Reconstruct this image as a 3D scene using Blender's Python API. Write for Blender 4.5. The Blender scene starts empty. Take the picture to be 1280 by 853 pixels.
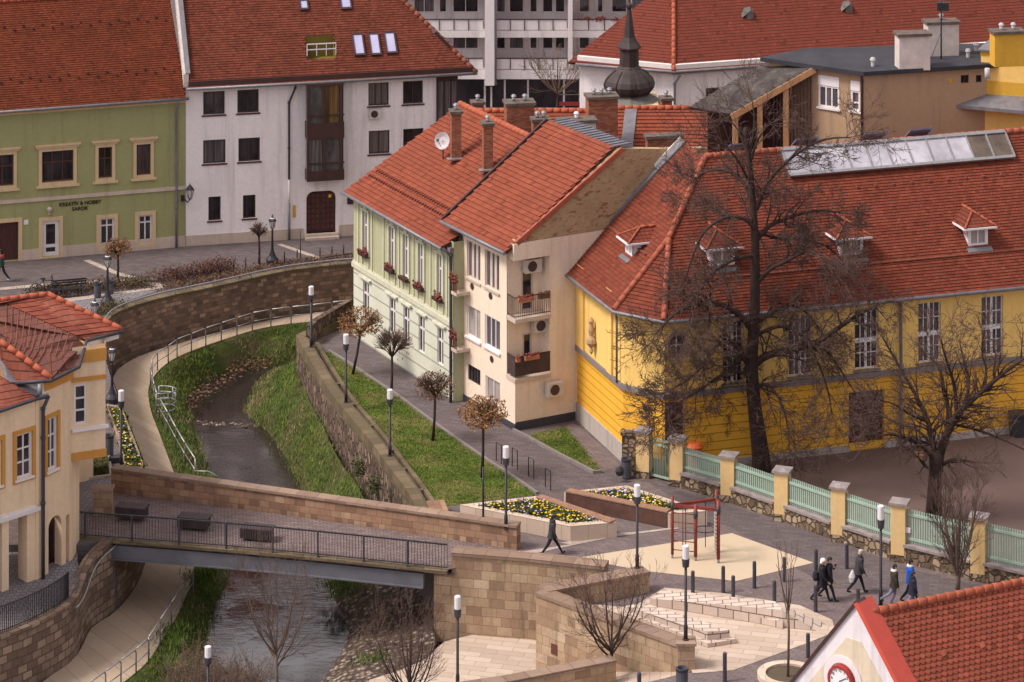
import bpy, math, random
from mathutils import Vector, noise
R = random.Random(11)
PI = math.pi
# ---------------------------------------------------------------- view geometry
F, H, VH, U0 = 3900.0, 48.0, -800.0, 640.0      # focal length, eye height, horizon row, centre column
def G(u, v, z=0.0):
    Y = F*(H-z)/(v-VH)
    return Vector(((u-U0)*Y/F, Y, z))
def PY(u, v, Y): return Vector(((u-U0)*Y/F, Y, H-(v-VH)*Y/F))
def zat(v, Y): return H-(v-VH)*Y/F
def V2(p): return Vector((p[0], p[1], 0))
ZUP = Vector((0, 0, 1))
col = bpy.context.scene.collection
MATS = {}

# ---------------------------------------------------------------- mesh builder
class MB:
    def __init__(s): s.v = []; s.f = []; s.uv = []; s.m = []; s.sm = []
    def poly(s, pts, uv=None, m=0, sm=False):
        pts = [Vector(p) for p in pts]
        if uv is None:
            n = Vector((0, 0, 0))
            for i in range(len(pts)):
                a, b = pts[i], pts[(i+1) % len(pts)]
                n += a.cross(b)
            if n.length < 1e-12: n = Vector((0, 0, 1))
            n.normalize()
            if abs(n.z) > .97: t = Vector((1, 0, 0)); b = Vector((0, 1, 0))
            else:
                t = ZUP.cross(n).normalized(); b = n.cross(t)
            uv = [(p.dot(t), p.dot(b)) for p in pts]
        i0 = len(s.v); s.v.extend(pts); s.f.append(tuple(range(i0, i0+len(pts))))
        s.uv.extend(uv); s.m.append(m); s.sm.append(sm)
    def prism(s, poly, z0, z1, m=0, top=True, bottom=False, mt=None):
        """poly: list of xy(z) ; z0,z1 numbers or lists"""
        n = len(poly)
        a = sum(poly[i][0]*poly[(i+1) % n][1]-poly[(i+1) % n][0]*poly[i][1] for i in range(n))
        if a < 0: poly = list(reversed(poly)); z0 = z0 if not isinstance(z0, list) else z0[::-1]; z1 = z1 if not isinstance(z1, list) else z1[::-1]
        Z0 = z0 if isinstance(z0, list) else [z0]*n
        Z1 = z1 if isinstance(z1, list) else [z1]*n
        if top: s.poly([(poly[i][0], poly[i][1], Z1[i]) for i in range(n)], m=m if mt is None else mt)
        if bottom: s.poly([(poly[i][0], poly[i][1], Z0[i]) for i in reversed(range(n))], m=m)
        cum = 0
        for i in range(n):
            j = (i+1) % n
            d = math.hypot(poly[j][0]-poly[i][0], poly[j][1]-poly[i][1])
            s.poly([(poly[i][0], poly[i][1], Z0[i]), (poly[j][0], poly[j][1], Z0[j]), (poly[j][0], poly[j][1], Z1[j]), (poly[i][0], poly[i][1], Z1[i])],
                   uv=[(cum, Z0[i]), (cum+d, Z0[j]), (cum+d, Z1[j]), (cum, Z1[i])], m=m)
            cum += d
    def obox(s, c, ex, ey, ez, m=0):
        """c centre; ex,ey,ez half-extent vectors"""
        c, ex, ey, ez = Vector(c), Vector(ex), Vector(ey), Vector(ez)
        P = lambda a, b, d: c+ex*a+ey*b+ez*d
        for q in (((-1,-1,-1),(-1,1,-1),(1,1,-1),(1,-1,-1)), ((-1,-1,1),(1,-1,1),(1,1,1),(-1,1,1)),
                  ((-1,-1,-1),(1,-1,-1),(1,-1,1),(-1,-1,1)), ((1,-1,-1),(1,1,-1),(1,1,1),(1,-1,1)),
                  ((1,1,-1),(-1,1,-1),(-1,1,1),(1,1,1)), ((-1,1,-1),(-1,-1,-1),(-1,-1,1),(-1,1,1))):
            s.poly([P(*k) for k in q], m=m)
    def box(s, x0, x1, y0, y1, z0, z1, m=0):
        s.obox(((x0+x1)/2, (y0+y1)/2, (z0+z1)/2), ((x1-x0)/2, 0, 0), (0, (y1-y0)/2, 0), (0, 0, (z1-z0)/2), m)
    def bar(s, a, b, w, h=None, m=0, up=ZUP):
        """square bar from a to b"""
        a, b = Vector(a), Vector(b); d = b-a; L = d.length
        if L < 1e-6: return
        d.normalize(); x = d.cross(up)
        if x.length < 1e-3: x = d.cross(Vector((1, 0, 0)))
        x.normalize(); y = x.cross(d)
        s.obox((a+b)/2, d*(L/2), x*(w/2), y*((h or w)/2), m)
    def tube(s, pts, rad, n=6, m=0, cap=True, sm=True):
        pts = [Vector(p) for p in pts]
        if not isinstance(rad, (list, tuple)): rad = [rad]*len(pts)
        base = len(s.v); prev = None
        for i, p in enumerate(pts):
            d = (pts[min(i+1, len(pts)-1)]-pts[max(i-1, 0)])
            if d.length < 1e-9: d = Vector((0, 0, 1))
            d.normalize()
            if prev is None:
                x = d.cross(Vector((.13, .95, .21)))
                if x.length < 1e-3: x = d.cross(Vector((1, 0, 0)))
            else: x = prev-d*prev.dot(d)
            if x.length < 1e-6: x = d.orthogonal()
            x.normalize(); prev = x; y = d.cross(x)
            for k in range(n):
                a = 2*PI*k/n
                s.v.append(p+(x*math.cos(a)+y*math.sin(a))*rad[i])
        cum = 0
        for i in range(len(pts)-1):
            L = (pts[i+1]-pts[i]).length; w = 2*PI*max(rad[i], .01)
            for k in range(n):
                a = base+i*n+k; b = base+i*n+(k+1) % n
                s.f.append((a, b, b+n, a+n)); s.m.append(m); s.sm.append(sm)
                s.uv.extend([(w*k/n, cum), (w*(k+1)/n, cum), (w*(k+1)/n, cum+L), (w*k/n, cum+L)])
            cum += L
        if cap:
            for i0, rev in ((base, True), (base+(len(pts)-1)*n, False)):
                idx = list(range(i0, i0+n))
                if rev: idx.reverse()
                s.f.append(tuple(idx)); s.m.append(m); s.sm.append(False); s.uv.extend([(0, 0)]*n)
    def lathe(s, c, prof, n=16, m=0, sm=True, sx=1, sy=1):
        c = Vector(c)
        for i in range(len(prof)-1):
            (r0, z0), (r1, z1) = prof[i], prof[i+1]
            for k in range(n):
                a0, a1 = 2*PI*k/n, 2*PI*(k+1)/n
                P = lambda r, a, z: c+Vector((r*math.cos(a)*sx, r*math.sin(a)*sy, z))
                q = [P(r0, a0, z0), P(r0, a1, z0), P(r1, a1, z1), P(r1, a0, z1)]
                if r0 < 1e-6: q = [q[0], q[2], q[3]]
                elif r1 < 1e-6: q = q[:3]
                s.poly(q, m=m, sm=sm)
    def loft(s, A, B, m=0, sm=False):
        for i in range(len(A)-1):
            s.poly([A[i], A[i+1], B[i+1], B[i]], m=m, sm=sm)
    def strip_wall(s, line, z0, z1, thick, side=1, m=0, mt=None):
        """wall following a polyline (list of xy) with running UVs; thick to the left (side=1)"""
        n = len(line); off = offset(line, thick*side)
        Z0 = z0 if isinstance(z0, list) else [z0]*n
        Z1 = z1 if isinstance(z1, list) else [z1]*n
        cum = 0
        for i in range(n-1):
            a, b, c, d = line[i], line[i+1], off[i+1], off[i]
            L = math.hypot(b[0]-a[0], b[1]-a[1])
            A0, B0 = (a[0], a[1], Z0[i]), (b[0], b[1], Z0[i+1]); A1, B1 = (a[0], a[1], Z1[i]), (b[0], b[1], Z1[i+1])
            D0, C0 = (d[0], d[1], Z0[i]), (c[0], c[1], Z0[i+1]); D1, C1 = (d[0], d[1], Z1[i]), (c[0], c[1], Z1[i+1])
            uv = [(cum, Z0[i]), (cum+L, Z0[i+1]), (cum+L, Z1[i+1]), (cum, Z1[i])]
            q = [A0, B0, B1, A1]; q2 = [D0, C0, C1, D1]; t = [A1, B1, C1, D1]
            s.poly([A0, B0, B1, A1], uv=uv, m=m)
            s.poly([C0, D0, D1, C1], uv=[uv[1], uv[0], uv[3], uv[2]], m=m)
            tu = [(cum, 0), (cum+L, 0), (cum+L, thick), (cum, thick)]
            s.poly(t if side > 0 else [D1, C1, B1, A1], uv=tu if side > 0 else tu[::-1], m=m if mt is None else mt)
            if i == 0: s.poly([D0, A0, A1, D1], m=m)
            if i == n-2: s.poly([B0, C0, C1, B1], m=m)
            cum += L
    def build(s, name, mat, parent=None, loc=None):
        me = bpy.data.meshes.new(name)
        L = Vector((0, 0, 0)); p = parent
        while p is not None: L += p.location; p = p.parent
        if loc is not None: L += Vector(loc)
        me.from_pydata([tuple(v-L) for v in s.v], [], s.f)
        ul = me.uv_layers.new(name='UVMap')
        flat = [c for uv in s.uv for c in uv]
        ul.data.foreach_set('uv', flat)
        me.polygons.foreach_set('material_index', s.m)
        me.polygons.foreach_set('use_smooth', s.sm)
        for mt in (mat if isinstance(mat, (list, tuple)) else [mat]): me.materials.append(M(mt))
        me.update()
        o = bpy.data.objects.new(name, me); col.objects.link(o)
        if parent: o.parent = parent
        if loc is not None: o.location = loc
        return o

def offset(line, d):
    """offset polyline to the left by d (xy)"""
    out = []; n = len(line)
    for i in range(n):
        a = line[max(i-1, 0)]; b = line[min(i+1, n-1)]
        t = Vector((b[0]-a[0], b[1]-a[1])); t.normalize()
        k = 1.0
        if 0 < i < n-1:
            t1 = Vector((line[i][0]-a[0], line[i][1]-a[1])).normalized(); k = 1/max(.4, abs(t1.dot(t)))
        out.append((line[i][0]-t.y*d*k, line[i][1]+t.x*d*k))
    return out
def resample(pts, n):
    pts = [Vector(p) for p in pts]; L = [0]
    for i in range(1, len(pts)): L.append(L[-1]+(pts[i]-pts[i-1]).length)
    out = []
    for k in range(n):
        t = L[-1]*k/(n-1); i = 1
        while i < len(pts)-1 and L[i] < t: i += 1
        d = L[i]-L[i-1]; w = (t-L[i-1])/d if d > 1e-9 else 0
        out.append(pts[i-1].lerp(pts[i], min(max(w, 0), 1)))
    return out
def smooth_line(pts, k=2):
    pts = [Vector(p) for p in pts]
    for _ in range(k):
        q = [pts[0]]
        for i in range(len(pts)-1):
            q.append(pts[i]*.75+pts[i+1]*.25); q.append(pts[i]*.25+pts[i+1]*.75)
        q.append(pts[-1]); pts = q
    return pts

def tag(o, label=None, cat=None, group=None, kind=None):
    if label: o['label'] = label
    if cat: o['category'] = cat; o['kind'] = 'thing'
    if group: o['group'] = group
    if kind: o['kind'] = kind
    return o
def thing(name, label, cat, loc=(0, 0, 0), group=None):
    o = bpy.data.objects.new(name, None); col.objects.link(o); o.location = loc; o.empty_display_size = .3
    return tag(o, label, cat, group, 'thing')
def kids(o): return [c for c in bpy.data.objects if c.parent == o]
def copy_tree(o, loc=None, rz=None, label=None, parent=None, sc=None):
    c = o.copy(); col.objects.link(c); c.parent = parent
    if loc is not None: c.location = loc
    if rz is not None: c.rotation_euler[2] = rz
    if sc is not None: c.scale = (sc, sc, sc)
    if label: c['label'] = label
    for ch in CH(o): copy_tree(ch, parent=c)
    return c
def CH(o): return [c for c in col.objects if c.parent is o or (c.parent and c.parent == o)]

# ---------------------------------------------------------------- walls with openings
class Wall:
    def __init__(s, p0, p1):
        s.p0 = Vector((p0[0], p0[1], 0)); p1 = Vector((p1[0], p1[1], 0)); s.L = (p1-s.p0).length
        s.d = (p1-s.p0).normalized(); s.n = Vector((s.d.y, -s.d.x, 0))
    def pt(s, a, z, o=0.0): return s.p0+s.d*a+s.n*o+ZUP*z
    def px(s, u, v, o=0.0):
        a = (u-U0)/F; p = s.p0+s.n*o
        Y = s.n.dot(p)/(s.n.x*a+s.n.y)
        q = Vector((a*Y, Y, 0))
        return ((q-p).dot(s.d), zat(v, Y))
    def win(s, u0, v0, u1, v1, o=0.0):
        vm = (v0+v1)/2; uc = (u0+u1)/2
        return (s.px(u0, vm, o)[0], s.px(u1, vm, o)[0], s.px(uc, v1, o)[1], s.px(uc, v0, o)[1])
    def box(s, mb, a0, a1, z0, z1, o0, o1, m=0):
        c = s.pt((a0+a1)/2, (z0+z1)/2, (o0+o1)/2)
        mb.obox(c, s.d*((a1-a0)/2), s.n*(-(o1-o0)/2), ZUP*((z1-z0)/2), m)
    def facade(s, mb, a0, a1, z0, z1, ops=(), rec=.16, m=0, mr=None):
        As = sorted(set([a0, a1]+[x for o in ops for x in o[:2]])); Zs = sorted(set([z0, z1]+[x for o in ops for x in o[2:4]]))
        As = [a for a in As if a0-1e-6 <= a <= a1+1e-6]; Zs = [z for z in Zs if z0-1e-6 <= z <= z1+1e-6]
        for i in range(len(As)-1):
            for j in range(len(Zs)-1):
                ca, cz = (As[i]+As[i+1])/2, (Zs[j]+Zs[j+1])/2
                if any(o[0] < ca < o[1] and o[2] < cz < o[3] for o in ops): continue
                q = [(As[i], Zs[j]), (As[i+1], Zs[j]), (As[i+1], Zs[j+1]), (As[i], Zs[j+1])]
                mb.poly([s.pt(*k) for k in q], uv=q, m=m)
        for o in ops:
            r = o[4] if len(o) > 4 else rec
            c = [(o[0], o[2]), (o[1], o[2]), (o[1], o[3]), (o[0], o[3])]
            for i in range(4):
                p, q = c[i], c[(i+1) % 4]
                mb.poly([s.pt(*p), s.pt(p[0], p[1], -r), s.pt(q[0], q[1], -r), s.pt(*q)], m=m if mr is None else mr)

def window(root, W, w, cols=2, rows=(1,), fm='white_frame', pm='pane', fw=.07, rec=.14, name='window', label=None, mull=None, sill=None, surround=None, sm='white_frame', drop=False):
    """frame mesh with its pane as sub-part; w=(a0,a1,z0,z1); rows = relative heights bottom to top"""
    a0, a1, z0, z1 = w; mw = mull or fw*.8
    f = MB(); o0, o1 = -rec-.03, -rec+.05
    W.box(f, a0, a0+fw, z0, z1, o0, o1); W.box(f, a1-fw, a1, z0, z1, o0, o1)
    W.box(f, a0+fw, a1-fw, z0, z0+fw, o0, o1-.004); W.box(f, a0+fw, a1-fw, z1-fw, z1, o0, o1-.004)
    cs = cols if isinstance(cols, (list, tuple)) else [1]*cols
    t = sum(cs); acc = 0; xs = []
    for k in cs[:-1]: acc += k; xs.append(a0+fw+(a1-a0-2*fw)*acc/t)
    t = sum(rows); acc = 0; zs = []
    for k in rows[:-1]: acc += k; zs.append(z0+fw+(z1-z0-2*fw)*acc/t)
    for x in xs: W.box(f, x-mw/2, x+mw/2, z0+fw, z1-fw, o0+.01, o1-.01)
    for z in zs: W.box(f, a0+fw, a1-fw, z-mw/2, z+mw/2, o0+.012, o1-.012)
    fo = f.build(name, fm, root)
    if label: fo['label'] = label
    p = MB(); q = [(a0+.01, z0+.01), (a1-.01, z0+.01), (a1-.01, z1-.01), (a0+.01, z1-.01)]
    W.box(p, a0+.01, a1-.01, z0+.01, z1-.01, -rec-.04, -rec-.008)
    pms = pm if isinstance(pm, str) else R.choice(pm)
    p.build('pane', pms, fo)
    if sill:
        sb = MB(); W.box(sb, a0-.08, a1+.08, z0-.09, z0-.005, -.02, sill); sb.build('sill', sm, fo)
    if surround:
        g = surround if isinstance(surround, float) else .16; sb = MB()
        W.box(sb, a0-g, a0, z0-g, z1+g, -.02, .06); W.box(sb, a1, a1+g, z0-g, z1+g, -.02, .06)
        W.box(sb, a0, a1, z1, z1+g, -.02, .057); W.box(sb, a0, a1, z0-g, z0, -.02, .063)
        sb.build('surround', sm, fo)
    return fo

class Roof:
    """plane z = z0 + t*((p-p0).n)"""
    def __init__(s, p0, p1, z0, t, z1=None):
        s.p0 = V2(p0); s.d = (V2(p1)-s.p0).normalized(); s.n = Vector((-s.d.y, s.d.x, 0)); s.z0 = z0; s.t = t
        s.k = 0 if z1 is None else (z1-z0)/((V2(p1)-s.p0).length)
    def z(s, p): q = V2(p)-s.p0; return s.z0+s.t*q.dot(s.n)+s.k*q.dot(s.d)
    def at(s, a, e, up=0): p = s.p0+s.d*a+s.n*e; p.z = s.z(p)+up; return p
    def px(s, u, v, up=0.0):
        # ray (aY, Y, H-bY)
        a = (u-U0)/F; b = (v-VH)/F; w = s.n*s.t+s.d*s.k
        Y = (H-s.z0-up+w.dot(s.p0))/(w.x*a+w.y+b)
        return Vector((a*Y, Y, H-b*Y))
    def slab(s, mb, pts, th=.14, m=0, ms=None):
        nn = Vector((-(s.n.x*s.t+s.d.x*s.k), -(s.n.y*s.t+s.d.y*s.k), 1)).normalized()
        pts = [Vector(p) for p in pts]
        n = Vector((0, 0, 0))
        for i in range(len(pts)): n += pts[i].cross(pts[(i+1) % len(pts)])
        if n.z < 0: pts.reverse()
        lo = [p-nn*th for p in pts]
        mb.poly(pts, m=m); mb.poly(lo[::-1], m=m if ms is None else ms)
        for i in range(len(pts)):
            j = (i+1) % len(pts); mb.poly([lo[i], lo[j], pts[j], pts[i]], m=m if ms is None else ms)
def meet(r1, r2, p):
    """walk along xy from p to where roof planes r1 and r2 are equal on a line through p direction d"""
    pass
def ridge_tiles(mb, a, b, r=.13, n=None, m=0):
    a, b = Vector(a), Vector(b); L = (b-a).length; k = n or max(2, int(L/.38))
    for i in range(k):
        p = a.lerp(b, i/k); q = a.lerp(b, (i+1.08)/k)
        mb.tube([p, q], [r*1.12, r*.92], 8, m)
# ---------------------------------------------------------------- materials
def hexc(h):
    h = h.lstrip('#'); c = [int(h[i:i+2], 16)/255 for i in (0, 2, 4)]
    return tuple([(x/12.92 if x <= .04045 else ((x+.055)/1.055)**2.4) for x in c]+[1])
class NT:
    def __init__(s, name, rough=.8, spec=.3):
        s.mat = bpy.data.materials.new(name); s.mat.use_nodes = True; s.t = s.mat.node_tree
        s.b = s.t.nodes['Principled BSDF']; s.b.inputs['Roughness'].default_value = rough
        s.b.inputs['Specular IOR Level'].default_value = spec
        MATS[name] = s.mat
    def n(s, typ, props=None, **inp):
        nd = s.t.nodes.new(typ)
        for k, v in (props or {}).items(): setattr(nd, k, v)
        for k, v in inp.items():
            i = nd.inputs[int(k[1:]) if k[0] == '_' else k.replace('__', ' ')]
            if isinstance(v, bpy.types.NodeSocket): s.t.links.new(v, i)
            else: i.default_value = v
        return nd
    def uv(s): return s.n('ShaderNodeTexCoord').outputs['UV']
    def ob(s): return s.n('ShaderNodeTexCoord').outputs['Object']
    def geo(s): return s.n('ShaderNodeNewGeometry').outputs['Position']
    def map(s, v, sc=(1, 1, 1), loc=(0, 0, 0)): return s.n('ShaderNodeMapping', Vector=v, Scale=sc, Location=loc).outputs[0]
    def noise(s, v, sc, det=4, rough=.6): return s.n('ShaderNodeTexNoise', Vector=v, Scale=sc, Detail=det, Roughness=rough).outputs['Fac']
    def ramp(s, f, stops, interp='LINEAR'):
        nd = s.n('ShaderNodeValToRGB', Fac=f); cr = nd.color_ramp; cr.interpolation = interp
        while len(cr.elements) < len(stops): cr.elements.new(.5)
        for e, (p, c) in zip(cr.elements, stops): e.position = p; e.color = c if len(c) == 4 else (*c, 1)
        return nd.outputs[0]
    def mix(s, f, a, b, mode='MIX'):
        nd = s.n('ShaderNodeMix', dict(data_type='RGBA', blend_type=mode))
        for i, v in ((0, f), (6, a), (7, b)):
            if isinstance(v, bpy.types.NodeSocket): s.t.links.new(v, nd.inputs[i])
            else: nd.inputs[i].default_value = v if i == 0 else ((*v, 1) if len(v) == 3 else v)
        return nd.outputs[2]
    def math(s, op, a, b=0.0, c=None):
        nd = s.n('ShaderNodeMath', dict(operation=op))
        for i, v in ((0, a), (1, b), (2, c)):
            if v is None: continue
            if isinstance(v, bpy.types.NodeSocket): s.t.links.new(v, nd.inputs[i])
            else: nd.inputs[i].default_value = v
        return nd.outputs[0]
    def col(s, c):
        if isinstance(c, bpy.types.NodeSocket): s.t.links.new(c, s.b.inputs['Base Color'])
        else: s.b.inputs['Base Color'].default_value = (*c, 1) if len(c) == 3 else c
    def bump(s, h, dist=.02, strength=.6):
        o = s.n('ShaderNodeBump', Height=h, Distance=dist, Strength=strength).outputs[0]
        s.t.links.new(o, s.b.inputs['Normal'])
def sc3(c, k): return tuple(min(1, x*k) for x in c[:3])

def plain(name, c, rough=.6, var=.18, scale=3.0, metal=0, spec=.4, bump=.0):
    m = NT(name, rough, spec); c = c[:3]; v = m.geo()
    f = m.noise(v, scale, 5)
    m.col(m.ramp(f, [(.3, sc3(c, 1-var)), (.7, sc3(c, 1+var))]))
    m.b.inputs['Metallic'].default_value = metal
    if bump: m.bump(f, bump)
    return m
def stucco(name, c, stain=.16, dirt=None):
    m = NT(name, .9, .15); c = c[:3]; v = m.geo(); dirt = dirt or sc3(c, .62)
    big = m.noise(m.map(v, (.45, .45, .16)), 1.0, 6, .7); fine = m.noise(v, 5, 6, .75)
    a = m.ramp(big, [(.3, sc3(c, 1-stain)), (.5, c), (.75, sc3(c, 1+stain*.5))])
    b = m.mix(.32, a, m.ramp(fine, [(.35, sc3(c, .8)), (.65, sc3(c, 1.15))]))
    if dirt:
        st = m.noise(m.map(v, (2.2, 2.2, .12)), 1.0, 4, .6)
        b = m.mix(m.ramp(st, [(.52, (0, 0, 0)), (.78, (.6, .6, .6))]), b, dirt)
    m.col(b); m.bump(m.noise(v, 26, 3), .012, .5)
    return m
def lined_stucco(name, c, h=.42, w=40.0):
    """stucco with horizontal grooves every h metres"""
    m = NT(name, .88, .15); c = c[:3]; uv = m.uv(); v = m.geo()
    big = m.noise(m.map(v, (.5, .5, .25)), 1.0, 6, .7); fine = m.noise(v, 6, 5, .7)
    a = m.mix(.4, m.ramp(big, [(.3, sc3(c, .82)), (.7, sc3(c, 1.1))]), m.ramp(fine, [(.35, sc3(c, .88)), (.65, sc3(c, 1.08))]))
    y = m.n('ShaderNodeSeparateXYZ', Vector=uv).outputs[1]
    fr = m.math('FRACT', m.math('DIVIDE', y, h))
    g = m.ramp(fr, [(0, (0, 0, 0)), (.09, (0, 0, 0)), (.11, (1, 1, 1))])
    m.col(m.mix(g, m.mix(.55, a, sc3(c, .35)), a)); m.bump(g, .03, 1)
    return m
def stone(name, ramp, bw, bh, mortar=.012, mc=(.12, .09, .07), warp=0.0, bumpd=.03, blotch=.35, dark=(.09, .065, .05), rough=.9, off=.5, squash=1.0, streak=0):
    m = NT(name, rough, .15); uv = m.uv(); v = m.geo()
    if warp:
        w = m.n('ShaderNodeTexNoise', Vector=uv, Scale=1.3, Detail=3).outputs['Color']
        uv = m.n('ShaderNodeVectorMath', dict(operation='ADD'), _0=uv, _1=m.n('ShaderNodeVectorMath', dict(operation='SCALE'), _0=w, Scale=warp).outputs[0]).outputs[0]
    br = m.n('ShaderNodeTexBrick', dict(offset=off, squash=squash, squash_frequency=3, offset_frequency=2), Vector=uv, Color1=(0, 0, 0, 1), Color2=(1, 1, 1, 1), Mortar=(.5, .5, .5, 1), Scale=1.0, Mortar__Size=mortar, Mortar__Smooth=.15, Bias=0.0, Brick__Width=bw, Row__Height=bh)
    c = m.ramp(br.outputs[0], ramp)
    n1 = m.noise(v, 1.1, 6, .7); n2 = m.noise(v, 7, 5, .7)
    c = m.mix(m.ramp(n2, [(.35, (.0, .0, .0)), (.75, (.5, .5, .5))]), c, m.mix(.5, c, dark))
    c = m.mix(m.ramp(n1, [(.45, (0, 0, 0)), (.72, (blotch, blotch, blotch))]), c, dark)
    if streak:
        st = m.noise(m.map(v, (2.6, 2.6, .22)), 1.0, 5, .65); c = m.mix(m.ramp(st, [(.56, (0, 0, 0)), (.72, (streak,)*3)]), c, dark)
    c = m.mix(br.outputs[1], c, mc); m.col(c)
    h = m.math('ADD', m.math('MULTIPLY', br.outputs[1], -1.0), m.math('MULTIPLY', n2, .5))
    m.bump(h, bumpd, .8)
    return m
def tiles(name, ramp, rw=.2, rh=.16, joint=.2, dark=(.05, .015, .01), blot=(.07, .025, .02), blotk=.45, wave=.0, bumpd=.03, rough=.85, streak=0.3):
    m = NT(name, rough, .2); uv = m.uv(); v = m.geo()
    br = m.n('ShaderNodeTexBrick', dict(offset=.5), Vector=uv, Color1=(0, 0, 0, 1), Color2=(1, 1, 1, 1), Mortar=(.5, .5, .5, 1), Scale=1.0, Mortar__Size=.006, Mortar__Smooth=.3, Bias=0.0, Brick__Width=rw, Row__Height=rh)
    c = m.ramp(br.outputs[0], ramp)
    n1 = m.noise(v, .55, 6, .7); n2 = m.noise(v, 2.4, 5, .75)
    c = m.mix(m.ramp(n1, [(.42, (0, 0, 0)), (.75, (blotk,)*3)]), c, blot)
    c = m.mix(m.ramp(n2, [(.5, (0, 0, 0)), (.8, (streak,)*3)]), c, blot)
    s = m.n('ShaderNodeSeparateXYZ', Vector=uv)
    fr = m.math('FRACT', m.math('DIVIDE', s.outputs[1], rh))
    jl = m.ramp(fr, [(0, (1, 1, 1)), (joint*.6, (1, 1, 1)), (joint, (.0, .0, .0))])
    c = m.mix(m.math('MULTIPLY', jl, .75), c, dark)
    c = m.mix(m.math('MULTIPLY', br.outputs[1], .35), c, dark); m.col(c)
    h = m.math('MULTIPLY', m.math('SUBTRACT', 1.0, fr), 1.0)
    if wave:
        wv = m.math('SINE', m.math('MULTIPLY', s.outputs[0], 2*PI/rw)); h = m.math('ADD', h, m.math('MULTIPLY', wv, wave))
    h = m.math('SUBTRACT', h, m.math('MULTIPLY', br.outputs[1], .5))
    m.bump(h, bumpd, .8)
    return m
def M(name):
    return MATS[name]

k3 = lambda *c: tuple(c)
# roofs
def tl(name, c, k=.1, blot=.45, **kw):
    tiles(name, [(0, sc3(c, .62)), (.05, sc3(c, 1-k)), (.5, c), (.95, sc3(c, 1+k)), (1, sc3(c, 1.32))], .2, .2, .25, blot=sc3(c, blot), **kw)
plain('lantern_glass', (.6, .55, .54), .3, .1, 9)
tl('roof_old', (.14, .031, .0135), .18, blotk=.55, streak=.4)
tl('roof_brown', (.15, .038, .022), .2, blotk=.55, streak=.4)
tl('roof_band', (.245, .062, .034), .1, blotk=.35, streak=.3, wave=.25)
tl('roof_school', (.185, .044, .025), .17, blotk=.5, streak=.4, wave=.25)
tl('roof_hall', (.165, .036, .022), .08, blotk=.25, streak=.15)
tl('roof_near', (.24, .060, .036), .12, .6, blotk=.35, streak=.35)
tl('roof_house', (.22, .06, .038), .14, .55, blotk=.5, streak=.3)
tiles('roof_house_flat', [(0, k3(.22, .062, .04)), (.5, k3(.26, .075, .047)), (1, k3(.30, .09, .056))], .3, .34, .18, blot=(.12, .06, .05), blotk=.6)
tiles('roof_copper', [(0, k3(.15, .062, .05)), (1, k3(.19, .075, .058))], .4, .42, .08, blot=(.11, .055, .045), blotk=.5)
plain('ridge_red', (.36, .09, .045), .85, .25, 4)
plain('ridge_dark', (.20, .06, .035), .85, .3, 4)
plain('ridge_school', (.33, .088, .05), .85, .25, 4)
stucco('sage_trim', (.56, .54, .42), .08)
plain('slate_grey', (.17, .165, .19), .6, .2, 2)
plain('roof_felt', (.035, .033, .042), .85, .3, .8)
m_ = NT('shed_sheet', .9, .1); v_ = m_.geo(); n_ = m_.noise(m_.map(v_, (1, 1, 1)), 1.6, 7, .75)
m_.col(m_.ramp(n_, [(.3, (.035, .03, .032)), (.55, (.085, .072, .066)), (.75, (.16, .135, .12))])); m_.bump(n_, .03)
# walls
stucco('green_wall', (.335, .325, .155), .1)
stucco('white_wall', (.86, .785, .79), .08, (.42, .37, .36))
stucco('sage_wall', (.42, .415, .255), .1)
lined_stucco('pale_base', (.62, .61, .50), .62)
stucco('cream_wall', (.80, .64, .51), .08, (.5, .4, .33))
stucco('yellow_wall', (.84, .55, .175), .1)
lined_stucco('ochre_base', (.80, .42, .05), .36)
stucco('ochre_trim', (.62, .35, .05), .1)
stucco('left_cream', (.80, .60, .41), .08)
stucco('orange_trim', (.58, .28, .07), .1)
stucco('beige_wall', (.42, .285, .18), .14, (.26, .18, .12))
stucco('sand_trim', (.62, .46, .28), .12)
stucco('white_trim', (.74, .68, .66), .08)
stucco('pale_stone', (.55, .44, .37), .25, (.3, .23, .19))
stucco('concrete', (.42, .36, .33), .2, (.22, .18, .17))
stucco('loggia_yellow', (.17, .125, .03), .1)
stucco('grey_ledge', (.22, .185, .18), .2)
stucco('panel_white', (.76, .7, .7), .12, (.36, .32, .33))
stucco('panel_grey', (.66, .6, .6), .15, (.22, .2, .2))
stucco('fence_yellow', (.72, .5, .24), .08)
stucco('pediment_white', (.74, .67, .70), .05)
stucco('pediment_cream', (.66, .55, .42), .06)
m_ = NT('plaster_brick', .95, .1); v_ = m_.geo(); n_ = m_.noise(m_.map(v_, (1, 1, 2.2)), 2.3, 6, .72); n2 = m_.noise(v_, .6, 5, .7)
c_ = m_.ramp(n_, [(.3, (.36, .255, .15)), (.5, (.44, .32, .19)), (.56, (.40, .26, .155)), (.62, (.27, .125, .07)), (.75, (.2, .085, .05))])
m_.col(m_.mix(m_.ramp(n2, [(.45, (0, 0, 0)), (.75, (.5, .5, .5))]), c_, (.22, .15, .095))); m_.bump(n_, .05)
plain('red_capping', (.55, .075, .05), .55, .08, 2)
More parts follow.
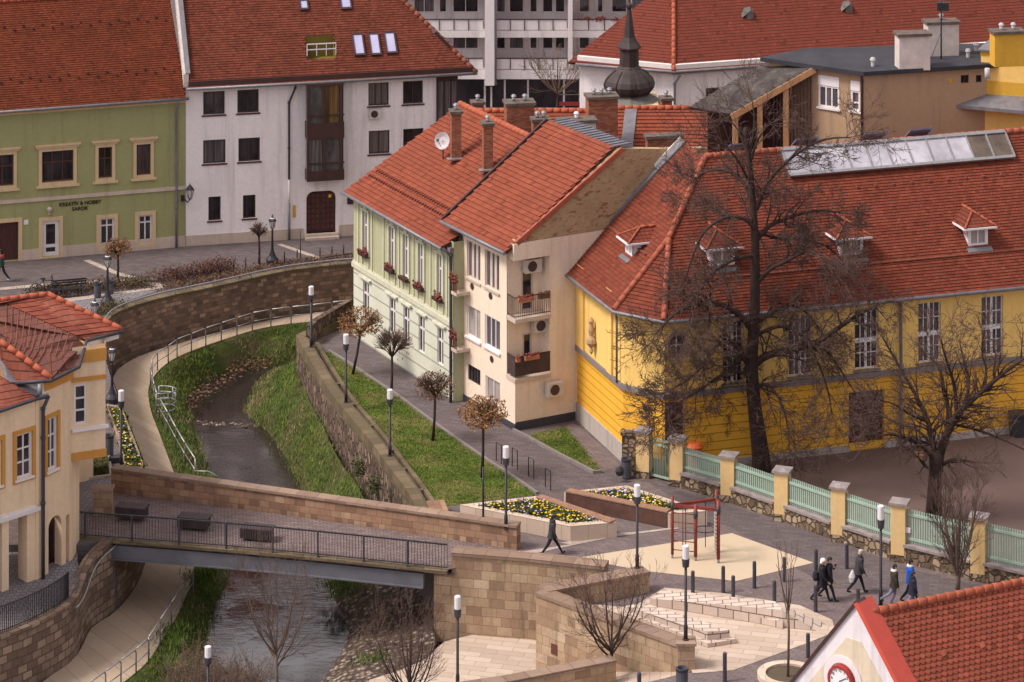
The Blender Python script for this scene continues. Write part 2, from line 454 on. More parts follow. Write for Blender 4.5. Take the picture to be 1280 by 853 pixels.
# stone
STO = [(0, (.28, .18, .12)), (.2, (.37, .25, .165)), (.5, (.42, .30, .195)), (.72, (.48, .355, .24)), (.86, (.36, .215, .145)), (1, (.53, .41, .29))]
stone('sandstone', STO, .62, .36, .008, (.24, .165, .11), warp=.05, blotch=.3, bumpd=.02, squash=.6, streak=.55)
stone('parapet_stone', [(0, (.22, .12, .08)), (.3, (.33, .19, .125)), (.6, (.40, .245, .16)), (.85, (.36, .2, .13)), (1, (.5, .34, .22))], .46, .28, .008, (.19, .125, .09), warp=.05, blotch=.3, bumpd=.02, squash=.6, streak=.35)
stone('river_wall_old', [(0, (.045, .03, .024)), (.3, (.11, .066, .048)), (.6, (.16, .09, .062)), (.85, (.23, .125, .08)), (1, (.34, .21, .14))], .5, .27, .03, (.06, .042, .033), warp=.28, blotch=.7, bumpd=.06, dark=(.035, .026, .022))
stone('slab_wall_old', [(0, (.13, .085, .065)), (.5, (.19, .125, .095)), (1, (.28, .185, .13))], .14, .42, .02, (.07, .05, .04), warp=.25, blotch=.55, bumpd=.06, dark=(.05, .035, .03))
stone('block_wall', [(0, (.15, .105, .08)), (.4, (.23, .16, .12)), (.7, (.29, .205, .155)), (1, (.36, .265, .2))], .5, .32, .025, (.12, .08, .06), warp=.1, blotch=.45, bumpd=.06, dark=(.08, .055, .042))

stone('white_block', [(0, (.52, .42, .36)), (.5, (.58, .475, .41)), (1, (.64, .53, .46))], .62, .36, .02, (.17, .115, .09), blotch=.15, bumpd=.02, dark=(.4, .3, .24))
stone('brick', [(0, (.20, .06, .034)), (.4, (.28, .085, .048)), (.7, (.32, .11, .062)), (1, (.36, .155, .092))], .26, .085, .008, (.24, .13, .09), blotch=.25, bumpd=.012, dark=(.2, .13, .08))
stone('brick_plastered', [(0, (.30, .145, .075)), (.22, (.40, .27, .16)), (.6, (.46, .335, .2)), (.85, (.42, .28, .165)), (1, (.32, .16, .085))], .4, .12, .012, (.34, .25, .16), warp=.1, blotch=.6, bumpd=.02, dark=(.40, .29, .18))
stone('coping', [(0, (.25, .165, .122)), (.5, (.31, .21, .158)), (1, (.37, .26, .2))], .9, .6, .012, (.14, .09, .07), blotch=.3, bumpd=.01)
stone('mossy_coping', [(0, (.115, .085, .06)), (.5, (.16, .115, .075)), (1, (.20, .15, .10))], .7, .5, .02, (.1, .075, .05), blotch=.6, bumpd=.03, dark=(.075, .07, .028))
stone('pale_coping', [(0, (.55, .43, .34)), (1, (.66, .53, .43))], .8, .6, .01, (.36, .27, .21), blotch=.1, bumpd=.008, dark=(.4, .3, .24))
def rubble(name, ramp, sx, sy, mc, edge=.06, blotch=.5, dark=(.04, .03, .025), bumpd=.08):
    m = NT(name, .92, .12); uv = m.uv(); v = m.geo()
    w = m.n('ShaderNodeTexNoise', Vector=uv, Scale=2.0, Detail=3).outputs['Color']
    uv = m.n('ShaderNodeVectorMath', dict(operation='ADD'), _0=uv, _1=m.n('ShaderNodeVectorMath', dict(operation='SCALE'), _0=w, Scale=.18).outputs[0]).outputs[0]
    uv = m.map(uv, (sx, sy, 1))
    vo = m.n('ShaderNodeTexVoronoi', Vector=uv, Scale=1.0, Randomness=.85); ve = m.n('ShaderNodeTexVoronoi', dict(feature='DISTANCE_TO_EDGE'), Vector=uv, Scale=1.0, Randomness=.85)
    c = m.ramp(m.n('ShaderNodeSeparateColor', Color=vo.outputs['Color']).outputs[0], ramp)
    n1 = m.noise(v, .8, 6, .7); n2 = m.noise(v, 6, 5, .75)
    c = m.mix(m.ramp(n2, [(.35, (0, 0, 0)), (.75, (.55, .55, .55))]), c, m.mix(.5, c, dark))
    c = m.mix(m.ramp(n1, [(.42, (0, 0, 0)), (.7, (blotch,)*3)]), c, dark)
    e = m.ramp(ve.outputs['Distance'], [(0, (0, 0, 0)), (edge, (.1, .1, .1)), (edge*2.2, (1, 1, 1))])
    c = m.mix(e, mc, c); m.col(c); m.bump(m.math('ADD', e, m.math('MULTIPLY', n2, .5)), bumpd, .9); return m
stone('river_wall', [(0, (.13, .088, .07)), (.3, (.20, .13, .098)), (.6, (.26, .165, .12)), (.85, (.34, .215, .155)), (1, (.44, .30, .22))], .36, .22, .018, (.17, .118, .092), warp=.16, blotch=.4, bumpd=.05, dark=(.062, .044, .036))
rubble('river_wall_b', [(0, (.06, .04, .032)), (.3, (.12, .075, .056)), (.6, (.19, .115, .08)), (.85, (.27, .16, .11)), (1, (.38, .25, .175))], 2.3, 3.6, (.075, .052, .042), blotch=.5)
rubble('rubble_base', [(0, (.10, .07, .05)), (.3, (.26, .18, .125)), (.6, (.38, .28, .19)), (1, (.52, .40, .28))], 3.6, 3.4, (.12, .085, .06), blotch=.35, dark=(.08, .06, .045))
rubble('slab_wall', [(0, (.10, .07, .055)), (.4, (.19, .13, .10)), (.8, (.27, .19, .14)), (1, (.38, .27, .2))], 4.2, 2.0, (.085, .06, .048), blotch=.5, dark=(.065, .045, .036))
# grounds
def pave(name, ramp, bw, bh, mortar, mc, rot=0.0, blotch=.25, dark=(.09, .07, .07), sc=.35, bumpd=.008):
    m = NT(name, .85, .25); uv = m.n('ShaderNodeMapping', Vector=m.uv(), Rotation=(0, 0, rot)).outputs[0]; v = m.geo()
    br = m.n('ShaderNodeTexBrick', dict(offset=.5), Vector=uv, Color1=(0, 0, 0, 1), Color2=(1, 1, 1, 1), Mortar=(.5, .5, .5, 1), Scale=1.0, Mortar__Size=mortar, Mortar__Smooth=.2, Bias=0.0, Brick__Width=bw, Row__Height=bh)
    c = m.ramp(br.outputs[0], ramp); n1 = m.noise(v, sc, 7, .7); n2 = m.noise(v, 4, 6, .75)
    c = m.mix(m.ramp(n1, [(.4, (0, 0, 0)), (.7, (blotch,)*3)]), c, dark)
    c = m.mix(m.ramp(n2, [(.4, (0, 0, 0)), (.8, (.35, .35, .35))]), c, dark)
    c = m.mix(br.outputs[1], c, mc); m.col(c)
    m.bump(m.math('ADD', m.math('MULTIPLY', br.outputs[1], -.6), n2), bumpd, .5); return m
pave('street_pave', [(0, (.108, .085, .088)), (.5, (.128, .102, .105)), (1, (.155, .123, .124))], .4, .2, .012, (.085, .066, .068), .17)
pave('plaza_pave', [(0, (.155, .115, .112)), (.5, (.18, .136, .132)), (1, (.205, .158, .152))], .4, .2, .012, (.1, .076, .078), .5)
pave('bridge_pave', [(0, (.17, .125, .12)), (.5, (.21, .155, .148)), (1, (.25, .19, .175))], .3, .15, .02, (.1, .07, .068), -.1)
pave('grey_pave', [(0, (.19, .175, .185)), (1, (.25, .23, .24))], .24, .24, .016, (.085, .07, .08), -.3)
pave('beige_pave', [(0, (.44, .34, .27)), (.5, (.52, .41, .33)), (1, (.58, .465, .38))], 1.1, .42, .012, (.3, .22, .17), .25, .2, (.36, .26, .2))
pave('play_surface', [(0, (.53, .42, .30)), (1, (.54, .43, .31))], 8, 8, .0, (.5, .4, .3), 0, .15, (.47, .34, .22))
pave('pale_line', [(0, (.42, .34, .29)), (1, (.5, .41, .35))], .7, .4, .012, (.28, .22, .19), 0)
pave('path_slab', [(0, (.35, .26, .185)), (.5, (.40, .30, .22)), (1, (.45, .34, .25))], 7.0, .95, .018, (.27, .19, .14), -.05, .3, (.27, .2, .14))
pave('yard_tarmac', [(0, (.15, .098, .085)), (1, (.155, .10, .088))], 9, 9, .0, (.13, .09, .08), 0, .5, (.11, .072, .064), .3)
pave('earth', [(0, (.10, .075, .05)), (1, (.11, .08, .055))], 9, 9, 0, (.1, .07, .05), 0, .6, (.055, .045, .028), .8, .05)
m_ = NT('bank_soil', .95, .1); v_ = m_.geo(); n_ = m_.noise(v_, .5, 7, .72); n2 = m_.noise(v_, 3, 6, .75)
c_ = m_.ramp(n_, [(.36, (.10, .072, .045)), (.5, (.075, .085, .025)), (.7, (.05, .085, .018))])
m_.col(m_.mix(m_.ramp(n2, [(.4, (0, 0, 0)), (.75, (.6, .6, .6))]), c_, (.05, .055, .02))); m_.bump(n2, .12, .8)
m_ = NT('riprap', .95, .1); v_ = m_.geo(); vo = m_.n('ShaderNodeTexVoronoi', Vector=v_, Scale=4.2); n2 = m_.noise(v_, .7, 5, .7)
c_ = m_.ramp(m_.n('ShaderNodeSeparateColor', Color=vo.outputs['Color']).outputs[0], [(0, (.14, .10, .082)), (.5, (.26, .19, .152)), (1, (.46, .36, .30))])
c_ = m_.mix(m_.ramp(vo.outputs['Distance'], [(.25, (0, 0, 0)), (.55, (.9, .9, .9))]), c_, (.05, .036, .03))
m_.col(m_.mix(m_.ramp(n2, [(.45, (0, 0, 0)), (.65, (.6, .6, .6))]), c_, (.085, .06, .045))); m_.bump(vo.outputs['Distance'], -.14, 1)
m_ = NT('lawn_base', .95, .1); v_ = m_.geo(); n_ = m_.noise(v_, .7, 7, .75); n2 = m_.noise(v_, 6, 5, .8)
c_ = m_.ramp(n_, [(.3, (.085, .10, .02)), (.5, (.145, .15, .03)), (.68, (.22, .20, .055))])
m_.col(m_.mix(m_.ramp(n2, [(.35, (0, 0, 0)), (.7, (.7, .7, .7))]), c_, (.07, .10, .015))); m_.bump(n2, .06, .9)
# water
m_ = NT('water', .05, .5); v_ = m_.geo(); m_.col(m_.ramp(m_.noise(v_, .3, 4), [(.3, (.02, .015, .014)), (.7, (.035, .026, .025))])); m_.b.inputs['IOR'].default_value = 2.3
w1 = m_.noise(m_.map(v_, (.9, 2.2, 1)), 1.6, 5, .65); w2 = m_.noise(m_.map(v_, (1, 1, 1)), .25, 3)
m_.bump(m_.math('MULTIPLY', w1, m_.ramp(w2, [(.4, (.12, .12, .12)), (.6, (1, 1, 1))])), .045, .55)
# metal, wood, misc
plain('iron_black', (.022, .019, .026), .5, .2, 6)
plain('iron_grey', (.05, .047, .06), .5, .2, 6)
plain('galvanised', (.34, .33, .34), .42, .15, 5, .6)
plain('zinc_gutter', (.2, .19, .21), .5, .2, 3, .3)
plain('girder_paint', (.115, .115, .135), .55, .18, 1.2)
plain('brown_metal', (.058, .026, .024), .5, .2, 2)
plain('dark_wood', (.055, .022, .022), .6, .3, 4)
plain('bench_wood', (.06, .038, .038), .7, .3, 4)
plain('planter_wood', (.105, .05, .037), .65, .3, 3)
plain('planter_wood_top', (.30, .165, .11), .65, .2, 3)
plain('lean_wood', (.50, .27, .13), .7, .2, 2)
plain('fence_green', (.30, .40, .33), .6, .08, 3)
plain('play_red', (.20, .035, .028), .5, .25, 3)
plain('white_paint', (.75, .70, .72), .6, .05, 3)
plain('white_frame', (.72, .67, .68), .5, .05, 3)
plain('brown_frame', (.10, .032, .026), .5, .2, 3)
plain('dark_frame', (.05, .03, .035), .5, .2, 3)
plain('shutter_pale', (.55, .45, .40), .7, .12, 3)
plain('lamp_white', (.7, .67, .7), .35, .03, 3)
plain('bin_grey', (.075, .075, .095), .6, .15, 3)
plain('bin_black', (.03, .03, .035), .5, .15, 3)
plain('cap_grey', (.27, .225, .22), .8, .3, 3)
plain('letter_brown', (.035, .015, .008), .6, .1, 3)
plain('sky_blue_sheet', (.17, .165, .26), .5, .2, 2)
plain('copper_brown', (.036, .022, .021), .7, .35, 2, .0, .5)
plain('turret_grey', (.13, .12, .11), .7, .3, 2)
plain('chimney_white', (.58, .50, .47), .85, .15, 2)
plain('chimney_cap', (.12, .09, .075), .9, .35, 3)
plain('bark', (.04, .023, .02), .95, .35, 5, bump=.02)
plain('bark_pale', (.13, .09, .07), .95, .3, 5)
plain('twig', (.095, .055, .045), .95, .3, 3)
plain('twig_pale', (.16, .105, .075), .95, .3, 3)
plain('leaf_rust', (.26, .115, .045), .9, .5, 3)
plain('leaf_brown', (.19, .09, .048), .9, .5, 3)
plain('leaf_ochre', (.34, .185, .05), .9, .5, 3)
plain('leaf_red', (.09, .028, .022), .9, .5, 5)
plain('leaf_green', (.05, .075, .02), .9, .5, 3)
plain('leaf_olive', (.09, .085, .03), .9, .5, 3)
plain('leaf_hedge', (.085, .075, .02), .9, .6, 5)
for n_, c_ in (('grass_green', (.085, .15, .018)), ('grass_lime', (.165, .205, .03)), ('grass_dry', (.24, .18, .09)), ('grass_dark', (.055, .085, .018))): plain(n_, c_, .9, .4, .8)
plain('petal_yellow', (.78, .50, .02), .7, .2, 9); plain('petal_white', (.75, .68, .72), .7, .2, 9); plain('petal_violet', (.36, .24, .46), .7, .3, 9)
plain('petal_red', (.15, .032, .026), .8, .5, 9)
plain('terracotta', (.36, .13, .07), .8, .2, 4)
plain('plastic_red', (.65, .12, .035), .4, .1, 3); plain('plastic_blue', (.05, .10, .45), .4, .1, 3)
plain('ac_white', (.55, .50, .47), .5, .1, 3)
plain('dish_grey', (.48, .43, .45), .5, .1, 2)
plain('skin', (.45, .25, .18), .6, .06, 6); plain('hair_dark', (.02, .014, .012), .7, .2, 9); plain('hair_grey', (.42, .39, .40), .8, .15, 9)
plain('cloth_black', (.016, .014, .02), .9, .3, 5); plain('cloth_charcoal', (.042, .038, .044), .9, .25, 5); plain('cloth_brown', (.04, .03, .024), .9, .25, 5)
plain('cloth_blue', (.015, .10, .50), .8, .15, 5); plain('cloth_navy', (.018, .018, .035), .9, .3, 5); plain('cloth_jean', (.17, .16, .24), .9, .2, 5)
plain('cloth_white', (.78, .73, .70), .9, .1, 9); plain('cloth_red', (.30, .05, .05), .9, .2, 5); plain('cloth_green', (.03, .06, .045), .9, .2, 5); plain('shoe_white', (.6, .58, .58), .7, .1, 9)
plain('clock_face', (.78, .74, .76), .5, .04, 3); plain('clock_red', (.33, .03, .025), .45, .1, 3)
# glass
def glassy(name, lo, hi, sc=1.2, rough=.08, stretch=(1, 1, .4), spec=.5):
    m = NT(name, rough, spec); v = m.map(m.geo(), stretch); f = m.noise(v, sc, 4, .7)
    m.col(m.ramp(f, [(.38, lo), (.66, hi)])); return m
glassy('pane', (.012, .009, .012), (.05, .04, .045))
glassy('pane_grey', (.035, .03, .033), (.12, .10, .11))
m_ = NT('pane_curtain', .12, .5); v_ = m_.geo(); w_ = m_.noise(m_.map(v_, (9, 9, .25)), 1.0, 3, .6)
m_.col(m_.ramp(w_, [(.3, (.045, .038, .042)), (.5, (.10, .085, .092)), (.7, (.20, .17, .185))]))
m_ = NT('pane_amber', .12, .5); v_ = m_.geo(); w_ = m_.noise(m_.map(v_, (9, 9, .25)), 1.0, 3, .6)
m_.col(m_.ramp(w_, [(.35, (.05, .025, .012)), (.68, (.21, .115, .045))]))
glassy('pane_shutter', (.30, .25, .23), (.42, .36, .33), 1, .4)
glassy('skylight_frost', (.30, .28, .32), (.52, .49, .54), .5, .12, (1, 1, 1))
glassy('skylight_dark', (.06, .04, .03), (.16, .12, .09), .5, .06, (1, 1, 1))
glassy('rooflight', (.42, .40, .60), (.50, .48, .66), .5, .08, (1, 1, 1))
glassy('red_awning', (.30, .02, .03), (.36, .03, .04), .5, .6)
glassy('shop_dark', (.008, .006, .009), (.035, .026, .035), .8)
# ---------------------------------------------------------------- camera, light, world
cam = bpy.data.cameras.new('camera'); co = bpy.data.objects.new('camera', cam); col.objects.link(co)
co.location = (0, 0, H); co.rotation_euler = (PI/2, 0, 0)
cam.sensor_width = 36; cam.lens = 36*F/1280; cam.shift_y = (VH-426.5)/1280; cam.clip_end = 6000; cam.clip_start = 1
sc = bpy.context.scene; sc.camera = co
w = bpy.data.worlds.new('World'); sc.world = w; w.use_nodes = True; nt = w.node_tree
sky = nt.nodes.new('ShaderNodeTexSky'); sky.sky_type = 'NISHITA'; sky.sun_disc = False
SUN_EL, SUN_AZ = math.radians(52), math.radians(-105)      # azimuth from +Y clockwise: light comes from the left, a little from the viewer's side
sky.sun_elevation = SUN_EL; sky.sun_rotation = SUN_AZ; sky.air_density = 1.0; sky.dust_density = 4.0; sky.ozone_density = 1.0
hs = nt.nodes.new('ShaderNodeHueSaturation'); hs.inputs['Saturation'].default_value = .22
tint = nt.nodes.new('ShaderNodeMix'); tint.data_type = 'RGBA'; tint.blend_type = 'MULTIPLY'; tint.inputs[0].default_value = 1; tint.inputs[7].default_value = (.99, .945, .955, 1)
nt.links.new(sky.outputs[0], hs.inputs['Color']); mx = nt.nodes.new('ShaderNodeMix'); mx.data_type = 'RGBA'; mx.inputs[0].default_value = .55; mx.inputs[7].default_value = (4.6, 4.5, 4.6, 1)      # overcast veil
nt.links.new(hs.outputs[0], mx.inputs[6]); nt.links.new(mx.outputs[2], tint.inputs[6]); nt.links.new(tint.outputs[2], nt.nodes['Background'].inputs[0])
nt.nodes['Background'].inputs[1].default_value = .11
sl = bpy.data.lights.new('sun', 'SUN'); sl.energy = 1.7; sl.angle = math.radians(14); sl.color = (1, .93, .84)
so = bpy.data.objects.new('sun', sl); col.objects.link(so)
sd = Vector((math.sin(SUN_AZ)*math.cos(SUN_EL), math.cos(SUN_AZ)*math.cos(SUN_EL), math.sin(SUN_EL)))
so.rotation_euler = sd.to_track_quat('Z', 'Y').to_euler()
sc.view_settings.view_transform = 'Standard'; sc.view_settings.look = 'None'; sc.view_settings.gamma = 1; sc.view_settings.exposure = .95
sc.render.engine = 'CYCLES'; sc.cycles.max_bounces = 6; sc.cycles.use_denoising = True

def S(name, mb, mat, parent=None): return tag(mb.build(name, mat, parent), kind='structure')
# ---------------------------------------------------------------- ground far and wide
mb = MB(); mb.poly([(-3000, 40, -6.2), (3000, 40, -6.2), (3000, 4500, -6.2), (-3000, 4500, -6.2)]); S('ground', mb, 'earth')
WZ = -3.7                                             # water level
# curved quay wall line (top edge, z=0), from the far right round to the bridge and the near left
q_px = [(440, 330), (395, 335), (348, 341), (292, 354), (251, 363), (199, 373.5), (150, 388), (130, 402), (127, 430), (138, 470), (154, 512), (167, 547), (181, 583)]
quay = [V2(G(u, v, 0)) for u, v in q_px]
d0 = (quay[0]-quay[1]).normalized()
quay_far = [quay[0]+Vector((60, 14, 0)), quay[0]+Vector((20, 4, 0))]
near_l = [V2(p) for p in ((-15.75, 132.6), (-15.5, 130.8), (-16.15, 127.0), (-17.0, 125.5), (-17.15, 123.6), (-17.2, 122.2), (-17.8, 120.9), (-18.6, 119.7), (-20.0, 118.2), (-22, 117.2), (-26, 116.4))]
left_line = quay_far+quay+near_l
# z of the terrace behind the line near the camera drops a little
def zq(p): return 0.0 if p[1] > 125.6 else -.65*min(1, (125.6-p[1])/3.0)
blk = MB()
main = [p for p in left_line if p[1] > 126.9]+[V2((-17.6, 126.4)), V2((-30, 126.4)), V2((-90, 126)), V2((-90, 300)), V2((60, 300))]
blk.prism(main, -6, -.004); S('street', blk, ['street_pave'])
tb = MB(); tl = [V2((-17.6, 126.4))]+[p for p in left_line if p[1] < 126.9][1:]+[V2((-60, 116.4)), V2((-60, 126.4))]
tb.prism(tl, -6, [-.65 if p[1] < 123 else -.3 for p in tl]); S('terrace', tb, ['grey_pave'])
# right block (plaza level)
rw_px = [(372, 419), (385, 442), (402, 470), (419, 496), (440, 521), (468, 554), (483, 576), (505, 604), (518, 624), (524, 640)]
rwall = smooth_line([V2(G(u, v, .4)) for u, v in rw_px], 1)
rw0 = rwall[0]
back_r = [rw0+Vector((60, 13, 0)), V2(G(440, 391, .3)), ]
J1 = (V2((-2.33, 124.5)), V2((3.64, 122.5))); JC = V2((.92, 119.5)); J3E = V2((6.1, 114.6))
rline = back_r+rwall+[V2((-3.75, 127.5)), V2((-2.9, 125.4)), J1[0]+Vector((.2, .35, 0)), V2((3.5, 122.85)), V2((4.0, 122.0)), V2((1.35, 120.0)), JC+Vector((.3, .3, 0)), J3E, V2((6.75, 114.25)), V2((4.9, 113.25)), V2((2.0, 111.2)), V2((-4, 109.0)), V2((-4, 100)), V2((60, 100)), V2((60, 168))]
blk = MB(); blk.prism(rline, -6, -.004); S('plaza', blk, ['plaza_pave'])

# ---------------------------------------------------------------- river, banks and towpath : stations lofted along the stream
NST = 90
def line(px, z): return resample(smooth_line([G(u, v, z if not isinstance(z, list) else z[i]) for i, (u, v) in enumerate(px)], 2), NST)
po_px = [(520, 376), (440, 386), (400, 390), (350, 398), (300, 408), (255, 420), (215, 432), (187, 440), (155, 454), (139, 472), (143, 500), (165, 545), (181, 585), (186, 640), (184, 712), (148, 765), (113, 783), (105, 804), (94, 824), (66, 842), (20, 880), (-60, 905)]
pz = [-2.2]*8+[-2.25]*2+[-2.3, -2.35, -2.4, -2.6]+[-2.9]*8
pi_px = [(520, 390), (440, 398), (400, 401), (357, 405), (321, 411), (290, 421), (262, 430), (238, 439), (219, 447), (203, 458), (192, 470), (184, 486), (188, 514), (197, 536), (206, 560), (217, 590), (235, 640), (246, 690), (240, 725), (223, 768), (200, 803), (185, 829), (150, 856), (105, 895), (0, 960)]
piz = [-2.2]*9+[-2.25]*2+[-2.3, -2.3, -2.35, -2.4, -2.4, -2.6]+[-2.9]*8
wl_px = [(520, 440), (420, 445), (326, 461), (300, 464), (264, 475), (240, 491), (236, 512), (243, 528), (250, 540), (254, 566), (266, 590), (277, 610), (290, 660), (296, 702), (285, 738), (266, 762), (263, 800), (250, 860), (200, 960)]
wr_px = [(520, 455), (420, 460), (340, 463), (322, 475), (314, 490), (303, 509), (309, 520), (335, 539), (352, 566), (370, 597), (378, 622), (392, 660), (404, 700), (412, 750), (430, 782), (427, 802), (412, 826), (392, 855), (340, 960)]
rb_px = [(520, 430), (400, 445), (376, 452), (382, 494), (403, 531), (415, 559), (430, 586), (443, 600), (456, 626), (470, 655), (500, 690), (528, 730), (543, 790), (545, 815), (500, 838), (460, 853), (380, 960)]
rbz = [-1.2, -1.2, -1.3, -1.5, -1.5, -1.5, -1.6, -1.6, -1.7, -1.9, -2.2, -2.4, -2.5, -2.5, -2.6, -2.6, -2.6]
PO, PI_, WL, WR, RB = line(po_px, pz), line(pi_px, piz), line(wl_px, WZ), line(wr_px, WZ), line(rb_px, rbz)
pm = MB()
for i in range(NST-1):
    L = i*.55
    pm.poly([PO[i], PI_[i], PI_[i+1], PO[i+1]], uv=[(0, L), (2.2, L), (2.2, L+.55), (0, L+.55)])
    a, b = PI_[i], PI_[i+1]; pm.poly([a, a-ZUP*.5, b-ZUP*.5, b])
S('towpath', pm, ['path_slab'])
def bank(A, B, zoffA, n=7, amp=.12, under=.5):
    """surface from line A (high) to line B (water), rough"""
    rows = []
    for k in range(n+1):
        t = k/n; row = []
        for i in range(NST):
            a = A[i]+Vector((0, 0, zoffA)); b = B[i]-ZUP*.02
            p = a.lerp(b, t); s = t**1.25; p.z = a.z+(b.z-a.z)*s
            am = amp*math.sin(PI*min(1, t*1.0))+(.0 if k in (0,) else .02)
            p.z += am*2*noise.noise(Vector((p.x*.8, p.y*.8, 3)))
            if k == n: p.z = WZ-.15
            row.append(p)
        rows.append(row)
    rows.append([p+(Vector((B[i].x-A[i].x, B[i].y-A[i].y, 0)).normalized()*1.0)-ZUP*.5 for i, p in enumerate(rows[-1])])
    return rows
def rows_mesh(rows):
    m = MB()
    for k in range(len(rows)-1): m.loft(rows[k], rows[k+1], sm=True)
    return m
bl = bank(PI_, WL, -.05); br = bank(RB, WR, 0)
for b_ in (bl, br):
    pass
S('left_bank', rows_mesh(bl), ['bank_soil'])
# the right bank turns to loose stone below the bridge
m1, m2 = MB(), MB()
for k in range(len(br)-1):
    for i in range(NST-1):
        q = [br[k][i], br[k][i+1], br[k+1][i+1], br[k+1][i]]
        (m2 if (q[0].y < 131.5) else m1).poly(q, sm=True)
S('right_bank', m1, ['bank_soil']); S('stone_bank', m2, ['riprap'])
mb = MB(); mb.poly([(-60, 90, WZ), (30, 90, WZ), (70, 175, WZ), (-60, 175, WZ)]); S('water', mb, ['water'])
# weir line : low stone sill with broken water
mb = MB()
for i in range(46):
    t = i/45; p = G(238+t*85, 529+t*4, WZ); p += Vector((R.uniform(-.1, .1), R.uniform(-.25, .25), -.05))
    mb.lathe(p, [(0, -.1), (R.uniform(.1, .24), -.06), (.1, R.uniform(.05, .11)), (0, .11)], 6)
tag(mb.build('river_stones', ['riprap']), kind='stuff')
# lower paving, ramp
LP = -2.6
mb = MB(); lp = [V2(G(u, v, LP)) for u, v in ((556, 802), (600, 797), (672, 800), (700, 853), (700, 900), (440, 900), (462, 850), (500, 838), (540, 815))]
lp[1] = V2((-1.3, 124.0)); lp[2] = V2((1.2, 123.2)); lp.insert(3, V2((1.5, 119.0)))
mb.prism(lp, -6, LP); S('lower_paving', mb, ['beige_pave'])
mb = MB(); mb.poly([(6.7, 114.3, 0.0), (.8, 119.6, -2.3), (-1.6, 118.3, LP+.01), (-1.0, 112.0, LP+.01), (2.0, 111.2, -1.0), (4.9, 113.2, 0.0)][::-1]); S('ramp', mb, ['beige_pave'])

def sheet(name, px, mat, z=0.0, lift=.004, xy=None):
    m = MB(); P = [G(u, v, z) for u, v in px] if xy is None else [Vector((x, y, z)) for x, y in xy]
    n = sum(P[i].x*P[(i+1) % len(P)].y-P[(i+1) % len(P)].x*P[i].y for i in range(len(P)))
    if n < 0: P.reverse()
    m.poly([p+ZUP*lift for p in P]); return S(name, m, [mat])
# right lane beside the row of houses, forecourt patches
sheet('lane', [(395, 432), (420, 418), (442, 420), (567, 500), (644, 540), (718, 526), (790, 575), (846, 612), (1000, 660), (1140, 712), (1280, 745), (1300, 800), (1110, 740), (1040, 735), (960, 690), (915, 660), (884, 650), (800, 596), (770, 605), (705, 628), (690, 640), (570, 640), (545, 634), (400, 443)], 'street_pave', lift=.004)
sheet('beige_court', [(790, 760), (830, 735), (905, 742), (1000, 757), (1040, 775), (1045, 790), (1012, 803), (917, 838), (866, 842), (845, 800), (700, 752)], 'beige_pave', lift=.008)
sheet('play_surfacing', [(720, 698), (915, 667), (1017, 704), (920, 727), (803, 714)], 'play_surface', lift=.012)
sheet('pale_band', [(652, 690), (713, 681), (700, 679), (770, 667), (800, 665), (845, 659), (850, 661), (770, 671), (664, 693), (652, 694)], 'pale_line', lift=.012)
sheet('pale_strip', [(104, 326), (112, 325), (150, 341), (208, 357), (200, 360), (143, 343)], 'pale_line', lift=.006)
sheet('pale_kerb', [(0, 360), (80, 352.5), (195, 347.5), (198, 350), (80, 356), (0, 363)], 'pale_line', lift=.009)
sheet('pale_kerb', [(60, 376), (110, 370), (200, 358.5), (206, 360.5), (110, 374), (70, 379.5)], 'pale_line', lift=.009)
sheet('pale_strip', [(346, 306), (352, 305), (402, 322), (396, 324)], 'pale_line', lift=.006)
sheet('side_paving', [(60, 380), (110, 374), (206, 361), (190, 366), (152, 379), (125, 395), (115, 420), (60, 420)], 'grey_pave', lift=.006)
sheet('bridgehead_paving', [(90, 600), (139, 592), (170, 586), (181, 584), (183, 600), (120, 660), (100, 672), (92, 672)], 'grey_pave', lift=.006)
sheet('school_yard', [(800, 602), (835, 592), (1280, 538), (1400, 525), (1400, 700), (1230, 705), (1122, 680), (970, 640), (845, 600)], 'yard_tarmac', lift=.008)
sheet('wall_foot_paving', [(706, 535), (716, 528), (776, 577), (775, 583), (752, 591)], 'plaza_pave', lift=.012)
# lawns
lawn_px = [(400, 442), (410, 441), (430, 453), (445, 463), (495, 496), (546, 534), (581, 559), (613, 581), (640, 598), (669, 619), (600, 627), (547, 635), (518, 602), (483, 557), (453, 522), (423, 482)]
lawn2_px = [(655, 546), (706, 535), (752, 590), (741, 591)]
sheet('lawn', lawn_px, 'lawn_base', lift=.014)
sheet('lawn', lawn2_px, 'lawn_base', lift=.018)
def kerb(px, w, h, mat, name='kerb', z=0):
    m = MB(); ln = [V2(G(u, v, z)) for u, v in px]; m.strip_wall(ln, z-.05, z+h, w, 1); return S(name, m, [mat])
kerb([(410, 440), (430, 452), (445, 462), (495, 495), (546, 533), (581, 558), (613, 580), (640, 597), (670, 618)], .12, .09, 'grey_ledge')
kerb([(640, 540), (656, 548), (700, 572), (741, 593), (753, 592)], .14, .14, 'grey_ledge')

